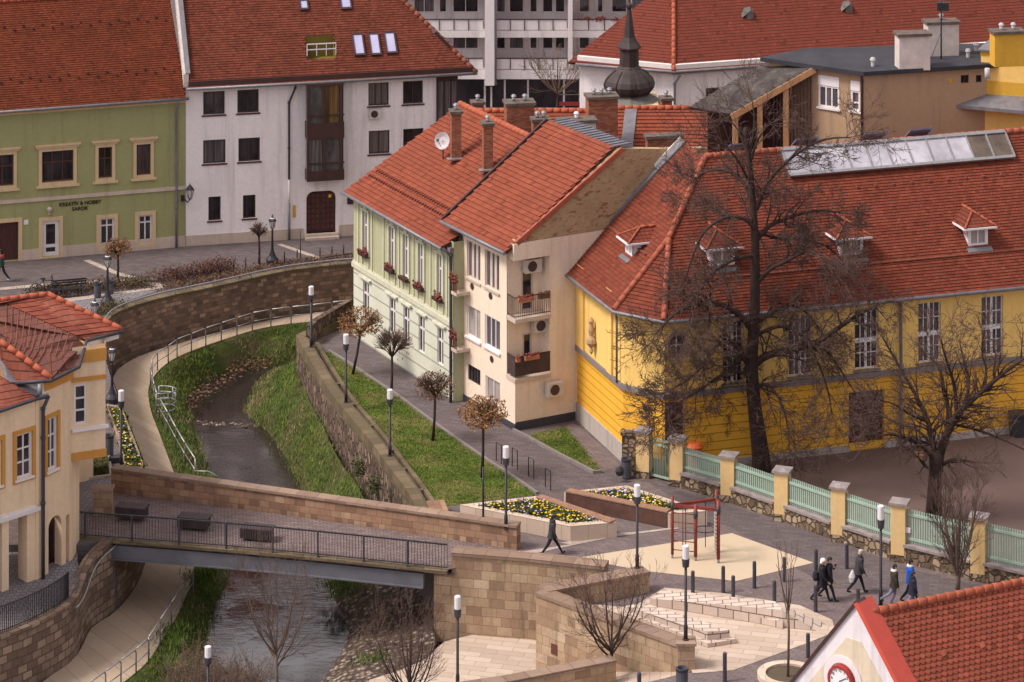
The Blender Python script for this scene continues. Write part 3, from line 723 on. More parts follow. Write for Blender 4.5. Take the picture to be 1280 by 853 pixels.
def inside(p, poly):
    c = False; n = len(poly)
    for i in range(n):
        a, b = poly[i], poly[(i+1) % n]
        if (a[1] > p[1]) != (b[1] > p[1]) and p[0] < (b[0]-a[0])*(p[1]-a[1])/(b[1]-a[1])+a[0]: c = not c
    return c
def blades(mb, p, h, n, spread, mats, lean=.5, w=.02):
    for _ in range(n):
        a = R.uniform(0, 2*PI); q = p+Vector((R.gauss(0, spread), R.gauss(0, spread), 0)); hh = h*R.uniform(.5, 1.25)
        t = q+Vector((math.cos(a)*lean*hh, math.sin(a)*lean*hh, hh)); s = Vector((-math.sin(a), math.cos(a), 0))*w*R.uniform(.7, 1.5)
        i0 = len(mb.v); mb.v.extend([q-s, q+s, t]); mb.f.append((i0, i0+1, i0+2)); mb.uv.extend([(0, 0), (1, 0), (.5, 1)]); mb.m.append(R.choice(mats)); mb.sm.append(False)
# lawn grass
gm = MB()
for px, cnt in ((lawn_px, 9000), (lawn2_px, 1500)):
    P = [G(u, v) for u, v in px]; x0, x1 = min(p.x for p in P), max(p.x for p in P); y0, y1 = min(p.y for p in P), max(p.y for p in P); k = 0
    while k < cnt:
        q = Vector((R.uniform(x0, x1), R.uniform(y0, y1), .015))
        if not inside(q, P): continue
        f = noise.noise(Vector((q.x*.6, q.y*.6, 7))); k += 1
        blades(gm, q, .045, 7, .08, [0, 0, 1, 3] if f < .05 else [1, 1, 0, 2, 2], .8, .015)
tag(gm.build('lawn_grass', ['grass_green', 'grass_lime', 'grass_dry', 'grass_dark']), kind='stuff')
# bank grass : tall and uneven
gm = MB()
def plant(rows, dens, hmax, keep, tone):
    for k in range(len(rows)-2):
        for i in range(NST-1):
            a, b, c, d = rows[k][i], rows[k][i+1], rows[k+1][i+1], rows[k+1][i]
            if not (-22 < a.x < 3 and a.y < 176): continue
            ar = ((b-a).cross(d-a)).length; n = ar*dens; n = int(n)+(R.random() < n-int(n))
            for _ in range(n):
                s, t = R.random(), R.random(); p = a.lerp(b, s).lerp(d.lerp(c, s), t)
                f = noise.noise(Vector((p.x*.45, p.y*.45, 1.3)))+.4*noise.noise(Vector((p.x*1.7, p.y*1.7, 5)))
                tt = (k+t)/(len(rows)-2)
                if not keep(p, tt, f): continue
                m, h = tone(p, tt, f)
                blades(gm, p-ZUP*.03, h*hmax*.55, 9, .14, m, .7, .013)
def kl(p, t, f): return (p.y > 134.5 or p.y < 131) and f > -.42+.5*max(0, t-.6)
def kr(p, t, f): return p.y > 131.2 and f > -.5+.35*max(0, t-.8)
def tn(p, t, f):
    if f < -.25 or (t > .72 and R.random() < .5): return [2, 2, 3, 2], .8
    if f > .22: return [1, 1, 0], 1.0
    return [0, 0, 3, 1], 1.0
plant(bl, 30, .30, kl, tn); plant(br, 30, .34, kr, tn)
# grass tuft on the far side under the bridge and on the near stone bank
for (u, v, n, sx, sy) in ((430, 728, 150, 1.1, 1.6), (255, 722, 90, .7, 1.2), (215, 795, 90, .6, 1.3), (205, 828, 50, .5, .8), (485, 828, 160, 1.0, .8)):
    c = G(u, v, -2.9)
    for _ in range(n): blades(gm, c+Vector((R.gauss(0, sx*.5), R.gauss(0, sy*.5), R.uniform(-.15, .05))), .22, 7, .12, [0, 0, 1, 3], .5, .022)
tag(gm.build('bank_grass', ['grass_green', 'grass_lime', 'grass_dry', 'grass_dark']), kind='stuff')
# ---------------------------------------------------------------- retaining walls and bridge
def proj(p): return (U0+F*p[0]/p[1], VH+F*(H-p[2])/p[1])
# curved wall along the towpath
rt = thing('river_wall', 'long curved rubble stone quay wall with grey pipe rail on top, behind the towpath', 'wall', quay[3])
mb = MB(); ql = smooth_line(quay_far[1:]+quay[:9], 2); ql = [Vector((p.x, p.y, 0)) for p in ql]

fl = offset(ql, .06)                                        # face 6 cm proud of the block
cum = 0
for i in range(len(ql)-1):
    a, b = fl[i], fl[i+1]; L = math.hypot(b[0]-a[0], b[1]-a[1])
    mb.poly([(b[0], b[1], -3.2), (a[0], a[1], -3.2), (a[0], a[1], .0), (b[0], b[1], .0)], uv=[(-cum-L, -3.2), (-cum, -3.2), (-cum, 0), (-cum-L, 0)])
    cum += L
mb.build('wall_face', ['river_wall'], rt)
mb = MB(); mb.strip_wall(offset(ql, .1), -.1, .07, .5, -1); mb.build('coping', ['mossy_coping'], rt)
mb = MB(); mb.tube([Vector((p[0], p[1], .32)) for p in fl], .05, 6)
for p in fl[::4]: mb.tube([(p[0], p[1], 0), (p[0], p[1], .32)], .03, 5)
mb.build('pipe_rail', ['galvanised'], rt)
# quay wall between the planter and the bridge, then near-left walls
ql2 = smooth_line(quay[8:]+near_l[:1], 1); fl2 = offset(ql2, .06)
rt = thing('planter_wall', 'stone quay wall below the narrow flower planter beside the towpath', 'wall', quay[10])
mb = MB(); cum = 0
for i in range(len(ql2)-1):
    a, b = fl2[i], fl2[i+1]; L = math.hypot(b[0]-a[0], b[1]-a[1])
    mb.poly([(b[0], b[1], -3.2), (a[0], a[1], -3.2), (a[0], a[1], .0), (b[0], b[1], .0)], uv=[(-cum-L, -3.2), (-cum, -3.2), (-cum, 0), (-cum-L, 0)]); cum += L
mb.build('wall_face', ['slab_wall'], rt)
rt = thing('terrace_wall', 'curved stone block wall carrying the corner house terrace beside the towpath', 'wall', near_l[5])
nl = smooth_line(near_l, 2); fl3 = offset(nl, .07); mb = MB(); cum = 0; tops = []
for p in fl3:
    y = p[1]; tops.append(0.02 if y > 126.6 else (0.0-.65*min(1, (126.6-y)/3.2)))
for i in range(len(nl)-1):
    a, b = fl3[i], fl3[i+1]; L = math.hypot(b[0]-a[0], b[1]-a[1])
    mb.poly([(b[0], b[1], -3.4), (a[0], a[1], -3.4), (a[0], a[1], tops[i]), (b[0], b[1], tops[i+1])], uv=[(-cum-L, -3.4), (-cum, -3.4), (-cum, tops[i]), (-cum-L, tops[i+1])]); cum += L
mb.build('wall_face', ['block_wall'], rt)
mb = MB(); k0 = next(i for i, p in enumerate(fl3) if p[1] < 127.0)
mb.strip_wall(offset(nl, .14)[k0:], [t-.08 for t in tops[k0:]], [t+.1 for t in tops[k0:]], .42, -1); mb.build('coping', ['block_wall'], rt)
hr = MB(); hp = [Vector((p[0], p[1], t-.12)) for p, t in zip(offset(nl, .3), tops) if 121.8 < p[1] < 127.2]; hr.tube(hp, .035, 6)
for p in hp[1::5]: hr.tube([p, p+Vector((-.2, .1, -.1))], .025, 5)
hr.build('handrail', ['galvanised'], rt)
# right river wall with double kerb on top
rt = thing('river_wall', 'straight mossy stone river wall between the grassy bank and the lawn', 'wall', rwall[5])
rlw = [back_r[1]]+rwall; mb = MB(); lw = offset(rlw, .05); cum = 0
lw = offset([V2(p) for p in rlw], -.06)
for i in range(len(rlw)-1):
    a, b = lw[i], lw[i+1]; L = math.hypot(b[0]-a[0], b[1]-a[1])
    mb.poly([(a[0], a[1], -3.3), (b[0], b[1], -3.3), (b[0], b[1], .3), (a[0], a[1], .3)], uv=[(cum, -3.3), (cum+L, -3.3), (cum+L, .3), (cum, .3)]); cum += L
mb.build('wall_face', ['slab_wall'], rt)
mb = MB(); mb.strip_wall(offset([V2(p) for p in rlw], -.1), -.1, .4, .55, 1); mb.build('coping', ['mossy_coping'], rt)
inn = offset([V2(p) for p in rlw], .72); mb = MB(); mb.strip_wall(inn[2:], -.05, .22, .2, 1); mb.build('inner_kerb', ['mossy_coping'], rt)
mb = MB()
for i in range(6, len(inn)-1, 2):
    a = Vector((*offset([V2(p) for p in rlw], .45)[i], .12)); b = Vector((*inn[i], .12)); mb.bar(a, b, .2, .25)
tag(mb.build('cross_block', ['mossy_coping'], rt), kind='stuff')
mb = MB(); e = offset([V2(p) for p in rlw], .45); n_ = len(rlw)
mb.strip_wall([e[-3], e[-2], e[-1], V2((-3.35, 127.4))], -.05, .425, .75, 1); mb.build('end_slab', ['parapet_stone'], rt)
# short dark parapet along the lane side at the north end
rt = tag(None or (lambda m: (m.strip_wall([V2(G(390, 432, 0)), V2(G(398, 424, 0)), V2(G(441, 398, 0))], -.1, .95, .3, 1), m.build('parapet_wall', ['slab_wall'], loc=G(398, 424)))[1])(MB()), 'short dark stone parapet wall running to the corner of the sage green house', 'wall')

# ---- bridge : deck, girders, paving edge, railing
br_ = thing('footbridge', 'steel girder footbridge with paved deck and thin barred railing over the river', 'bridge', G(330, 690))
nA, nB = G(96, 671, 0), G(560, 713, 0); fA, fB = G(139, 617, 0), G(648, 688, 0)
def dz(t): return .0+.09*math.sin(PI*min(max(t, 0), 1))
NB_ = 16
near = [nA.lerp(nB, i/NB_)+ZUP*dz(i/NB_) for i in range(NB_+1)]; far = [fA.lerp(fB, i/NB_)+ZUP*dz(i/NB_) for i in range(NB_+1)]
mb = MB()
for i in range(NB_):
    a, b, c, d = near[i], near[i+1], far[i+1], far[i]
    mb.poly([p+ZUP*.02 for p in (a, b, c, d)]); mb.poly([p-ZUP*.2 for p in (d, c, b, a)])
    mb.poly([a-ZUP*.2, b-ZUP*.2, b+ZUP*.02, a+ZUP*.02]); mb.poly([c-ZUP*.2, d-ZUP*.2, d+ZUP*.02, c+ZUP*.02])
mb.build('deck', ['bridge_pave'], br_)
bd = (nB-nA).normalized(); bn = Vector((bd.y, -bd.x, 0))
mb = MB()
for i in range(NB_): mb.bar(near[i]+bn*.1-ZUP*.02, near[i+1]+bn*.1-ZUP*.02, .3, .11)
mb.build('edge_strip', ['mossy_coping'], br_)
for off in (.02, -2.2):
    mb = MB()
    for i in range(1, NB_-1):
        a, b = near[i]+bn*off, near[i+1]+bn*off
        mb.bar(a-ZUP*.46, b-ZUP*.46, .24, .52); mb.bar(a-ZUP*.74, b-ZUP*.74, .42, .05)
    mb.build('girder', ['girder_paint'], br_)
rl = MB()
for i in range(NB_): rl.bar(near[i]+bn*.1+ZUP*1.05, near[i+1]+bn*.1+ZUP*1.05, .07, .05)
ro = rl.build('railing', ['iron_black'], br_); rl = MB()
for i in range(NB_): rl.bar(near[i]+bn*.1+ZUP*.14, near[i+1]+bn*.1+ZUP*.14, .04, .03)
rl.build('bottom_rail', ['iron_black'], ro)
mb = MB(); nbar = 128
for k in range(nbar+1):
    t = k/nbar; p = nA.lerp(nB, t)+ZUP*dz(t)+bn*.1; mb.tube([p+ZUP*.14, p+ZUP*1.05], .009, 4, cap=False)
tag(mb.build('baluster', ['iron_black'], ro), kind='stuff')
for u in (108, 169, 229.5, 290, 349, 406, 463.5, 518):
    t = (u-96)/(567-96)
    p = nA.lerp(nB, t)+ZUP*dz(t)+bn*.13; mb = MB(); mb.bar(p-ZUP*.15, p+ZUP*1.07, .13, .05, up=bd); mb.build('post', ['iron_grey'], ro)
# parapet wall on the far side
pa = thing('parapet_wall', 'long reddish sandstone parapet along the far side of the footbridge', 'wall', G(400, 650))
pl = [V2(G(139, 616, 0)), V2(G(300, 638, 0)), V2(G(470, 662, 0)), V2(G(646, 688, 0))]
tz = []
pl = resample(pl, 12); base = [.0+.08*math.sin(PI*i/11) for i in range(12)]
topv = [zat(588+(660-588)*(proj(p)[0]-139)/(646-139), p.y) for p in pl]
mb = MB(); mb.strip_wall(pl, [b-.3 for b in base], topv, .42, 1); mb.build('wall_face', ['parapet_stone'], pa)
mb = MB(); mb.strip_wall(offset(pl, -.06), [t-.001 for t in topv], [t+.1 for t in topv], .54, 1); mb.build('coping', ['coping'], pa)
# stone pillar
pp = thing('stone_pillar', 'short square stone pillar with slab cap at the left end of the footbridge', 'pillar', G(128, 645))
c = G(128, 644, 0); mb = MB(); mb.box(c.x-.38, c.x+.38, c.y-.1, c.y+.5, -.1, 1.0); mb.build('shaft', ['sandstone'], pp)
mb = MB(); mb.box(c.x-.45, c.x+.45, c.y-.17, c.y+.57, 1.0, 1.1); mb.build('cap', ['coping'], pp)
# three slatted bench blocks on the deck
def bench(u, v, label):
    c = G(u, v, .2); r = thing('bench_block', label, 'bench', c, 'benches on the footbridge')
    mb = MB()
    for k in range(6): mb.obox(c+bn*(.05-k*.11)+ZUP*.4, bd*.66, bn*.048, ZUP*.03)
    mb.build('top', ['bench_wood'], r)
    mb = MB(); f = c+bn*(-.225); mb.obox(f+ZUP*.18, bd*.6, bn*.28, ZUP*.18); mb.build('base', ['bin_black'], r)
    mb = MB()
    for k in range(13): mb.obox(f+bd*(-.62+1.24*k/12)+bn*.31+ZUP*.19, bd*.036, bn*.02, ZUP*.18)
    mb.build('front_slat', ['bench_wood'], r)
bench(163, 647, 'dark slatted bench block nearest the stone pillar on the footbridge')
bench(241, 660, 'dark slatted bench block in the middle of the three on the footbridge')
bench(320, 674, 'dark slatted bench block on the bridge deck farthest from the stone pillar')
# ---- right abutment and plaza retaining walls
def stonewall(label, pts, z0, z1, th, side=1, loc=None, mat='sandstone', cop='coping', name='retaining_wall', cat='wall', ext=.06, ch=.12):
    pts = [V2(p) for p in pts]; r = thing(name, label, cat, loc or (pts[0].x, pts[0].y, 0))
    mb = MB(); z1l = z1 if isinstance(z1, list) else [z1]*len(pts); mb.strip_wall(pts, z0, [z-ch for z in z1l], th, side); mb.build('wall_face', [mat], r)
    mb = MB(); mb.strip_wall(offset(pts, -ext*side), [z-ch for z in z1l], z1l, th+2*ext, side); mb.build('coping', [cop], r)
    return r
stonewall('tall sandstone retaining wall at the right end of the footbridge', [(-2.4, 123.98), (.6, 123.36), J1[1]], -3, [.62, .62, .62], .62, 1)
stonewall('small stone pier tucked below the right end of the steel girder', [(-3.15, 125.0), (-3.1, 124.2), (-2.3, 124.0)], -3, -.2, .7, 1, name='stone_pier', cat='pier')
stonewall('low sandstone plaza wall running up to the lamp post beside the play area', [(1.35, 119.55), V2(G(812, 715, .8))], -3, .82, .62, 1)
stonewall('sandstone ramp wall ending at the lamp post with a grey bin in front', [JC, (3.6, 116.95), J3E], -3, [.8, .82, .85], .55, 1)
c = G(868, 838, 0); pp = thing('stone_pillar', 'squat sandstone pillar carrying a lamp post at the end of the ramp wall', 'pillar', c)
mb = MB(); mb.box(c.x-.62, c.x+.02, c.y+.02, c.y+.62, -.4, .88); mb.build('shaft', ['sandstone'], pp); mb = MB(); mb.box(c.x-.68, c.x+.08, c.y-.04, c.y+.68, .88, .98); mb.build('cap', ['coping'], pp)
PIL = Vector((c.x-.3, c.y+.32, .98))
stonewall('lowest sandstone wall in the foreground beside the bare tree', [(-4, 111.9), (0, 113.3), (3.84, 115.1)], -3.2, .05, .45, 1)
# drain grille in the ramp wall
W_ = Wall(JC, J3E); a_, z_ = W_.px(693, 812); g_ = MB(); W_.box(g_, a_-.16, a_+.16, z_-.2, z_+.2, -.02, .02); tag(g_.build('drain_grille', ['brown_frame'], loc=W_.pt(a_, z_)), 'small rusty drain grille set in the sandstone ramp wall', 'grille')
# ---- long stepped seat walls of pale block
def blockwall(label, px, hz, courses, loc, z0=0.0, depth=1.3):
    r = thing('seat_wall', label, 'seat wall', loc)
    return r
r = thing('seat_wall', 'long pale stone block seat wall with a tapered right end, below the row of bollards', 'seat wall', G(920, 770))
Pf = [G(812, 757, 0), G(978, 785, 0)]; Pb = [G(825, 737, .28), G(969, 752, .66)]
mb = MB(); mb.prism([V2(Pf[0]), V2(Pf[1]), V2(Pb[1]), V2(Pb[0])], -.1, [.27, .68, .66, .28]); mb.build('upper_course', ['white_block'], r)
mb = MB(); o_ = Vector((0, -.32, 0)); mb.prism([V2(Pf[0]+o_*.3+Vector((1.2, 0, 0))), V2(Pf[1]+o_*.4), V2(Pb[1]), V2(Pb[0])], -.1, [.03, .30, .30, .03]); mb.build('lower_course', ['white_block'], r)
mb = MB(); e0, e1 = Pf[1], Pb[1]; t0 = G(1021, 789, 0); t1 = G(1032, 780, 0)
mb.poly([(e0.x, e0.y, .68), (e0.x, e0.y, 0), t0]); mb.poly([(e0.x, e0.y, .68), t0, t1, (e1.x, e1.y, .66)]); mb.poly([(e1.x, e1.y, .66), t1, (e1.x, e1.y, 0)])
mb.build('tapered_end', ['white_block'], r)
r = thing('seat_wall', 'shorter pale stone block seat wall descending behind the ramp wall', 'seat wall', G(860, 800))
f0, f1, f2, f3 = G(780, 768, 0), G(884, 806, 0), G(912, 803, 0), G(805, 764, 0)
mb = MB(); mb.prism([V2(f0), V2(f1), V2(f2), V2(f3)], -.1, [.32, .46, .46, .32]); mb.build('upper_course', ['white_block'], r)
mb = MB(); mb.prism([V2(f0)+Vector((-.1, -.12, 0)), V2(f1)+Vector((0, -.3, 0)), V2(f2)+Vector((.3, -.1, 0)), V2(f3)], -.1, .16); mb.build('lower_course', ['white_block'], r)
# ---------------------------------------------------------------- roof helpers
from mathutils import Matrix
def meet3(*pl):
    """common point of three planes; a Roof or a number (horizontal plane)"""
    A, b = [], []
    for p in pl:
        if isinstance(p, (int, float)): A.append((0, 0, 1)); b.append(p)
        else:
            w = p.n*p.t+p.d*p.k; A.append((-w.x, -w.y, 1)); b.append(p.z0-w.dot(p.p0))
    return Matrix(A).inverted() @ Vector(b)
def clip(poly, ax, val, keep_less):
    out = []; n = len(poly)
    for i in range(n):
        p, q = poly[i], poly[(i+1) % n]
        ip, iq = (p[ax] <= val) == keep_less or p[ax] == val, (q[ax] <= val) == keep_less or q[ax] == val
        if ip: out.append(p)
        if ip != iq:
            t = (val-p[ax])/(q[ax]-p[ax]); out.append((p[0]+(q[0]-p[0])*t, p[1]+(q[1]-p[1])*t))
    return out
def tiles_on(mb, rf, poly, rw, rh, holes=(), lift=.03, m=0, jit=.012, up=.02):
    """lay real tiles over the (a,e) polygon of a roof plane"""
    a0, a1 = min(p[0] for p in poly), max(p[0] for p in poly); e0, e1 = min(p[1] for p in poly), max(p[1] for p in poly)
    ke = 1/math.sqrt(1+rf.t*rf.t); st = rh*ke; nn = Vector((-rf.n.x*rf.t, -rf.n.y*rf.t, 1)).normalized(); r = 0
    e = e0
    while e < e1-.02:
        off = .5*rw if r % 2 else 0.0; a = a0-off
        while a < a1:
            ca, ce = a+rw/2, e+st*.5
            if inside((ca, ce), poly) and not any(h[0] < ca < h[1] and h[2] < ce < h[3] for h in holes):
                x0, x1 = a+.004, a+rw-.004; j0, j1 = R.uniform(0, jit), R.uniform(0, jit)
                p0 = rf.at(x0, e)+nn*(up+lift+j0); p1 = rf.at(x1, e)+nn*(up+lift+j1); p2 = rf.at(x1, e+st*1.06)+nn*up; p3 = rf.at(x0, e+st*1.06)+nn*up
                u = (R.randrange(90)+.25)*.2; v = (R.randrange(91)+.6)*.2
                i0 = len(mb.v); mb.v.extend([p0, p1, p2, p3, p0-nn*(lift+.02), p1-nn*(lift+.02)])
                mb.f.extend([(i0, i0+1, i0+2, i0+3), (i0+4, i0+5, i0+1, i0)]); mb.uv.extend([(u, v)]*8); mb.m.extend([m, m]); mb.sm.extend([False, False])
            a += rw
        e += st; r += 1
def ae(rf, p): q = V2(p)-rf.p0; return (q.dot(rf.d), q.dot(rf.n))
def roof_part(root, rf, pts, mat, rw=.2, rh=.2, holes=(), name='roof', th=.14, under='dark_wood', lift=.03):
    """pts 3D points on the plane; slab + tiles, with rectangular holes (a0,a1,e0,e1)"""
    poly = [ae(rf, p) for p in pts]
    ar = sum(poly[i][0]*poly[(i+1) % len(poly)][1]-poly[(i+1) % len(poly)][0]*poly[i][1] for i in range(len(poly)))
    if ar < 0: poly.reverse()
    mb = MB(); pieces = [poly]
    for h in holes:
        nx = []
        for P in pieces:
            L = clip(P, 0, h[0], True); Rr = clip(P, 0, h[1], False); mid = clip(clip(P, 0, h[0], False), 0, h[1], True)
            for q in (L, Rr, clip(mid, 1, h[2], True), clip(mid, 1, h[3], False)):
                if len(q) >= 3: nx.append(q)
        pieces = nx
    for P in pieces: rf.slab(mb, [rf.at(*p) for p in P], th, 0, 1)
    if rw: tiles_on(mb, rf, poly, rw, rh, holes, lift)
    return mb.build(name, [mat, under], root)
def gutter(root, pts, r=.08, mat='zinc_gutter', name='gutter'):
    mb = MB(); mb.tube(pts, r, 7); return mb.build(name, [mat], root)
def pipe(root, pts, r=.06, mat='zinc_gutter', name='downpipe'):
    mb = MB(); mb.tube(pts, r, 7)
    for p in pts[1:-1]: mb.tube([p-ZUP*.05, p+ZUP*.05], r*1.35, 7)
    return mb.build(name, [mat], root)
def back_walls(mb, a, b, depth, z0, z1, m=0):
    """side and rear walls behind a facade a->b"""
    d = (V2(b)-V2(a)).normalized(); n = Vector((-d.y, d.x, 0)); A, B = V2(a), V2(b); C, D = B+n*depth, A+n*depth
    for p, q in ((B, C), (C, D), (D, A)): mb.poly([(p.x, p.y, z0), (q.x, q.y, z0), (q.x, q.y, z1), (p.x, p.y, z1)], m=m)
def roofwindow(root, rf, u0, v0, u1, v1, name='roof_window', glass='rooflight'):
    """a pitched-roof window given the pixel box of its four corners' bounding slant"""
    p = rf.px((u0+u1)/2, v1); a, e = ae(rf, p); p2 = rf.px((u0+u1)/2, v0); e2 = ae(rf, p2)[1]
    wv = abs(u1-u0)*.5*p.y/F
    nn = Vector((-rf.n.x*rf.t, -rf.n.y*rf.t, 1)).normalized(); sl = (rf.at(a, e2)-rf.at(a, e)); L = sl.length; sl.normalize(); c = rf.at(a, (e+e2)/2)
    f = MB(); t = .07
    f.obox(c+nn*.08-rf.d*(wv-t/2), rf.d*(t/2), sl*(L/2), nn*.08); f.obox(c+nn*.08+rf.d*(wv-t/2), rf.d*(t/2), sl*(L/2), nn*.08)
    f.obox(c+nn*.078-sl*(L/2-.06), rf.d*(wv-t), sl*.06, nn*.08); f.obox(c+nn*.078+sl*(L/2-t/2), rf.d*(wv-t), sl*(t/2), nn*.08)
    fo = f.build(name, ['dark_frame'], root); g = MB(); g.obox(c+nn*.1, rf.d*(wv-t), sl*(L/2-t), nn*.012); g.build('pane', [glass], fo); return fo

# ================================================================ green house with the sign
P0, P1 = G(0, 328), G(231.5, 308); dA = (P1-P0).normalized(); PA = P0-dA*5.0
gh = thing('green_house', 'olive green two storey house with cream window surrounds and red tiled roof', 'house', P0)
WA = Wall(PA, P1); ZE = 8.6
def opsp(W, L, **k): return [W.win(*b) for b in L]
up = opsp(WA, [(-24, 191, 17, 229), (52.3, 187.5, 91.8, 226.5), (123, 184, 140, 222.5), (170.5, 181, 188.3, 219)])
for i in range(4): up[i] = (up[i][0], up[i][1], up[2][2], up[2][3])
gr = opsp(WA, [(125, 271, 142.7, 306.6), (173, 269, 190, 304)]); gr = [(a, b, gr[1][2], gr[1][3]) for a, b, _, _ in gr]
dr = WA.win(53, 276, 74, 324); dr = (dr[0], dr[1], 0.1, dr[3]); gt = WA.win(-24, 279, 23, 331); gt = (gt[0], gt[1], 0.02, gt[3])
mb = MB(); WA.facade(mb, 0, WA.L, -.2, ZE, up+gr+[dr, gt], .2); back_walls(mb, PA, P1, 8.6, -.2, ZE); mb.build('wall', ['green_wall'], gh)
for i, o in enumerate(up):
    window(gh, WA, o, [1, 1.1, 1] if i < 2 else 2, (1.7, 1), 'brown_frame', ['pane', 'pane_grey'], .07, .16, surround=.17, sm='sand_trim')
    g = MB(); WA.box(g, o[0]-.3, o[1]+.3, o[3]+.17, o[3]+.29, -.02, .12); WA.box(g, o[0]-.38, o[1]+.38, o[3]+.29, o[3]+.38, -.02, .2); g.build('cornice', ['sand_trim'], gh)
    g = MB(); WA.box(g, o[0]-.3, o[1]+.3, o[2]-.27, o[2]-.165, -.02, .17); g.build('sill', ['sand_trim'], gh)
for o in gr: window(gh, WA, o, 2, (3.3, 1), 'white_frame', 'pane_grey', .09, .12, surround=.2, sm='sand_trim')
fo = window(gh, WA, dr, 1, (1, 3.6), 'white_frame', 'pane', .2, .12, name='door', surround=.2, sm='sand_trim')
g = MB(); WA.box(g, gt[0], gt[1], gt[2], gt[3], -.3, -.2); gg = g.build('gate', ['brown_frame'], gh)
g = MB()
for k in range(14): a = gt[0]+(gt[1]-gt[0])*(k+.5)/14; WA.box(g, a-.03, a+.03, gt[2]+.1, gt[3]-.1, -.2, -.17)
g.build('gate_board', ['dark_wood'], gg)
g = MB(); WA.box(g, gt[1], gt[1]+.2, 0, gt[3]+.2, -.02, .06); WA.box(g, gt[0], gt[1], gt[3], gt[3]+.2, -.02, .057); g.build('gate_surround', ['sand_trim'], gh)
zb = WA.px(115, 244)[1]; g = MB(); WA.box(g, 0, WA.L, zb-.08, zb+.1, -.02, .1); g.build('belt_course', ['pale_stone'], gh)
g = MB(); WA.box(g, gt[1]+.2, dr[0]-.2, -.2, .55, -.02, .05); WA.box(g, dr[1]+.2, WA.L, -.2, .58, -.02, .05); g.build('plinth', ['pale_stone'], gh)
g = MB(); WA.box(g, 0, WA.L, ZE-.78, ZE-.5, -.02, .16); WA.box(g, 0, WA.L, ZE-.6, ZE-.47, .16, .3); g.build('eaves_cornice', ['sand_trim'], gh)
RA = Roof(PA, P1, ZE, 1.0); LA = WA.L
roof_part(gh, RA, [RA.at(0, -.45), RA.at(LA-.05, -.45), RA.at(LA-.05, 4.35), RA.at(0, 4.35)], 'roof_old', .17, .14, lift=.024)
RA2 = Roof(RA.at(LA, 8.7), RA.at(0, 8.7), ZE, 1.0); roof_part(gh, RA2, [RA2.at(0, -.4), RA2.at(LA, -.4), RA2.at(LA, 4.35), RA2.at(0, 4.35)], 'roof_old', 0)
g = MB(); ridge_tiles(g, RA.at(0, 4.35, .06), RA.at(LA, 4.35, .06), .14); g.build('ridge', ['ridge_red'], gh)
gutter(gh, [RA.at(0, -.5, .0), RA.at(LA+.1, -.5, .0)])
g = MB()
for row, e in ((0, .7), (1, 3.0)):
    for k in range(26):
        a = LA-.5-k*.52; p = RA.at(a, e+.16*(k % 2), .09)
        if a > .3: g.obox(p, RA.d*.03, RA.n*.09, ZUP*.06)
tag(g.build('snow_guard', ['dark_frame'], gh), kind='stuff')
a_, _ = WA.px(220, 220); pipe(gh, [WA.pt(a_, 8.1, .5), WA.pt(a_, 7.7, .35), WA.pt(a_, 7.2, .12), WA.pt(a_, 4.5, .12), WA.pt(a_, 2.2, .12), WA.pt(a_, -.05, .12)], .065)
g = MB(); s0 = WA.px(32.5, 278); WA.box(g, s0[0]-.12, s0[0]+.12, s0[1]-.12, s0[1]+.12, .0, .03); g.build('number_plate', ['white_paint'], gh)
g = MB(); s0 = WA.px(61.5, 261); g.lathe(WA.pt(s0[0], s0[1], .16), [(0, -.12), (.12, -.06), (.14, .06), (0, .16)], 8); WA.box(g, s0[0]-.05, s0[0]+.05, s0[1]-.3, s0[1]-.1, 0, .12); g.build('door_lamp', ['pale_stone'], gh)
def text_obj(name, body, size, loc, W, mat, parent, ext=.02, bold=.003):
    cu = bpy.data.curves.new(name, 'FONT'); cu.body = body; cu.size = size; cu.extrude = ext; cu.align_x = 'CENTER'; cu.align_y = 'CENTER'; cu.offset = bold; cu.space_line = 1.05
    t = bpy.data.objects.new(name, cu); col.objects.link(t)
    me = bpy.data.meshes.new_from_object(t.evaluated_get(bpy.context.evaluated_depsgraph_get())); bpy.data.objects.remove(t); bpy.data.curves.remove(cu)
    me.materials.clear(); me.materials.append(M(mat)); o = bpy.data.objects.new(name, me); col.objects.link(o); o.parent = parent
    L = Vector((0, 0, 0)); p = parent
    while p is not None: L += p.location; p = p.parent
    o.location = loc-L; o.rotation_euler = (PI/2, 0, math.atan2(W.d.y, W.d.x)); return o
s0 = WA.px(100, 257.5); text_obj('sign_lettering', 'KREATÍV & HOBBY\nSAROK', .27, WA.pt(s0[0], s0[1], .03), WA, 'letter_brown', gh)

# ================================================================ white apartment house
Q0, Q1 = P1+Vector((.02, .03, 0)), G(440, 294.5); dB = (Q1-Q0).normalized(); QE = Q0+dB*13.95
wh = thing('white_apartment_house', 'white rendered three storey apartment house with dark windows and steep red roof', 'apartment house', Q0)
WB = Wall(Q0, QE); ZB = 9.2
b1 = opsp(WB, [(254, 114.5, 281, 143.5), (296.7, 112, 323.5, 141), (460.5, 104.5, 486, 132), (503.7, 102, 528.7, 130)]); b1 = [(a, b, b1[0][2], b1[0][3]) for a, b, _, _ in b1]
b2 = opsp(WB, [(254, 175, 282, 204.5), (298, 172, 325, 202), (461, 163.5, 487, 192.5), (504, 161, 529.5, 189)]); b2 = [(a, b, b2[0][2], b2[0][3]) for a, b, _, _ in b2]
b3 = opsp(WB, [(260.5, 246, 276, 276), (303.7, 244, 319.5, 273)])
dB_ = WB.win(383, 239, 420, 296); dB_ = (dB_[0], dB_[1], .25, dB_[3], .25)
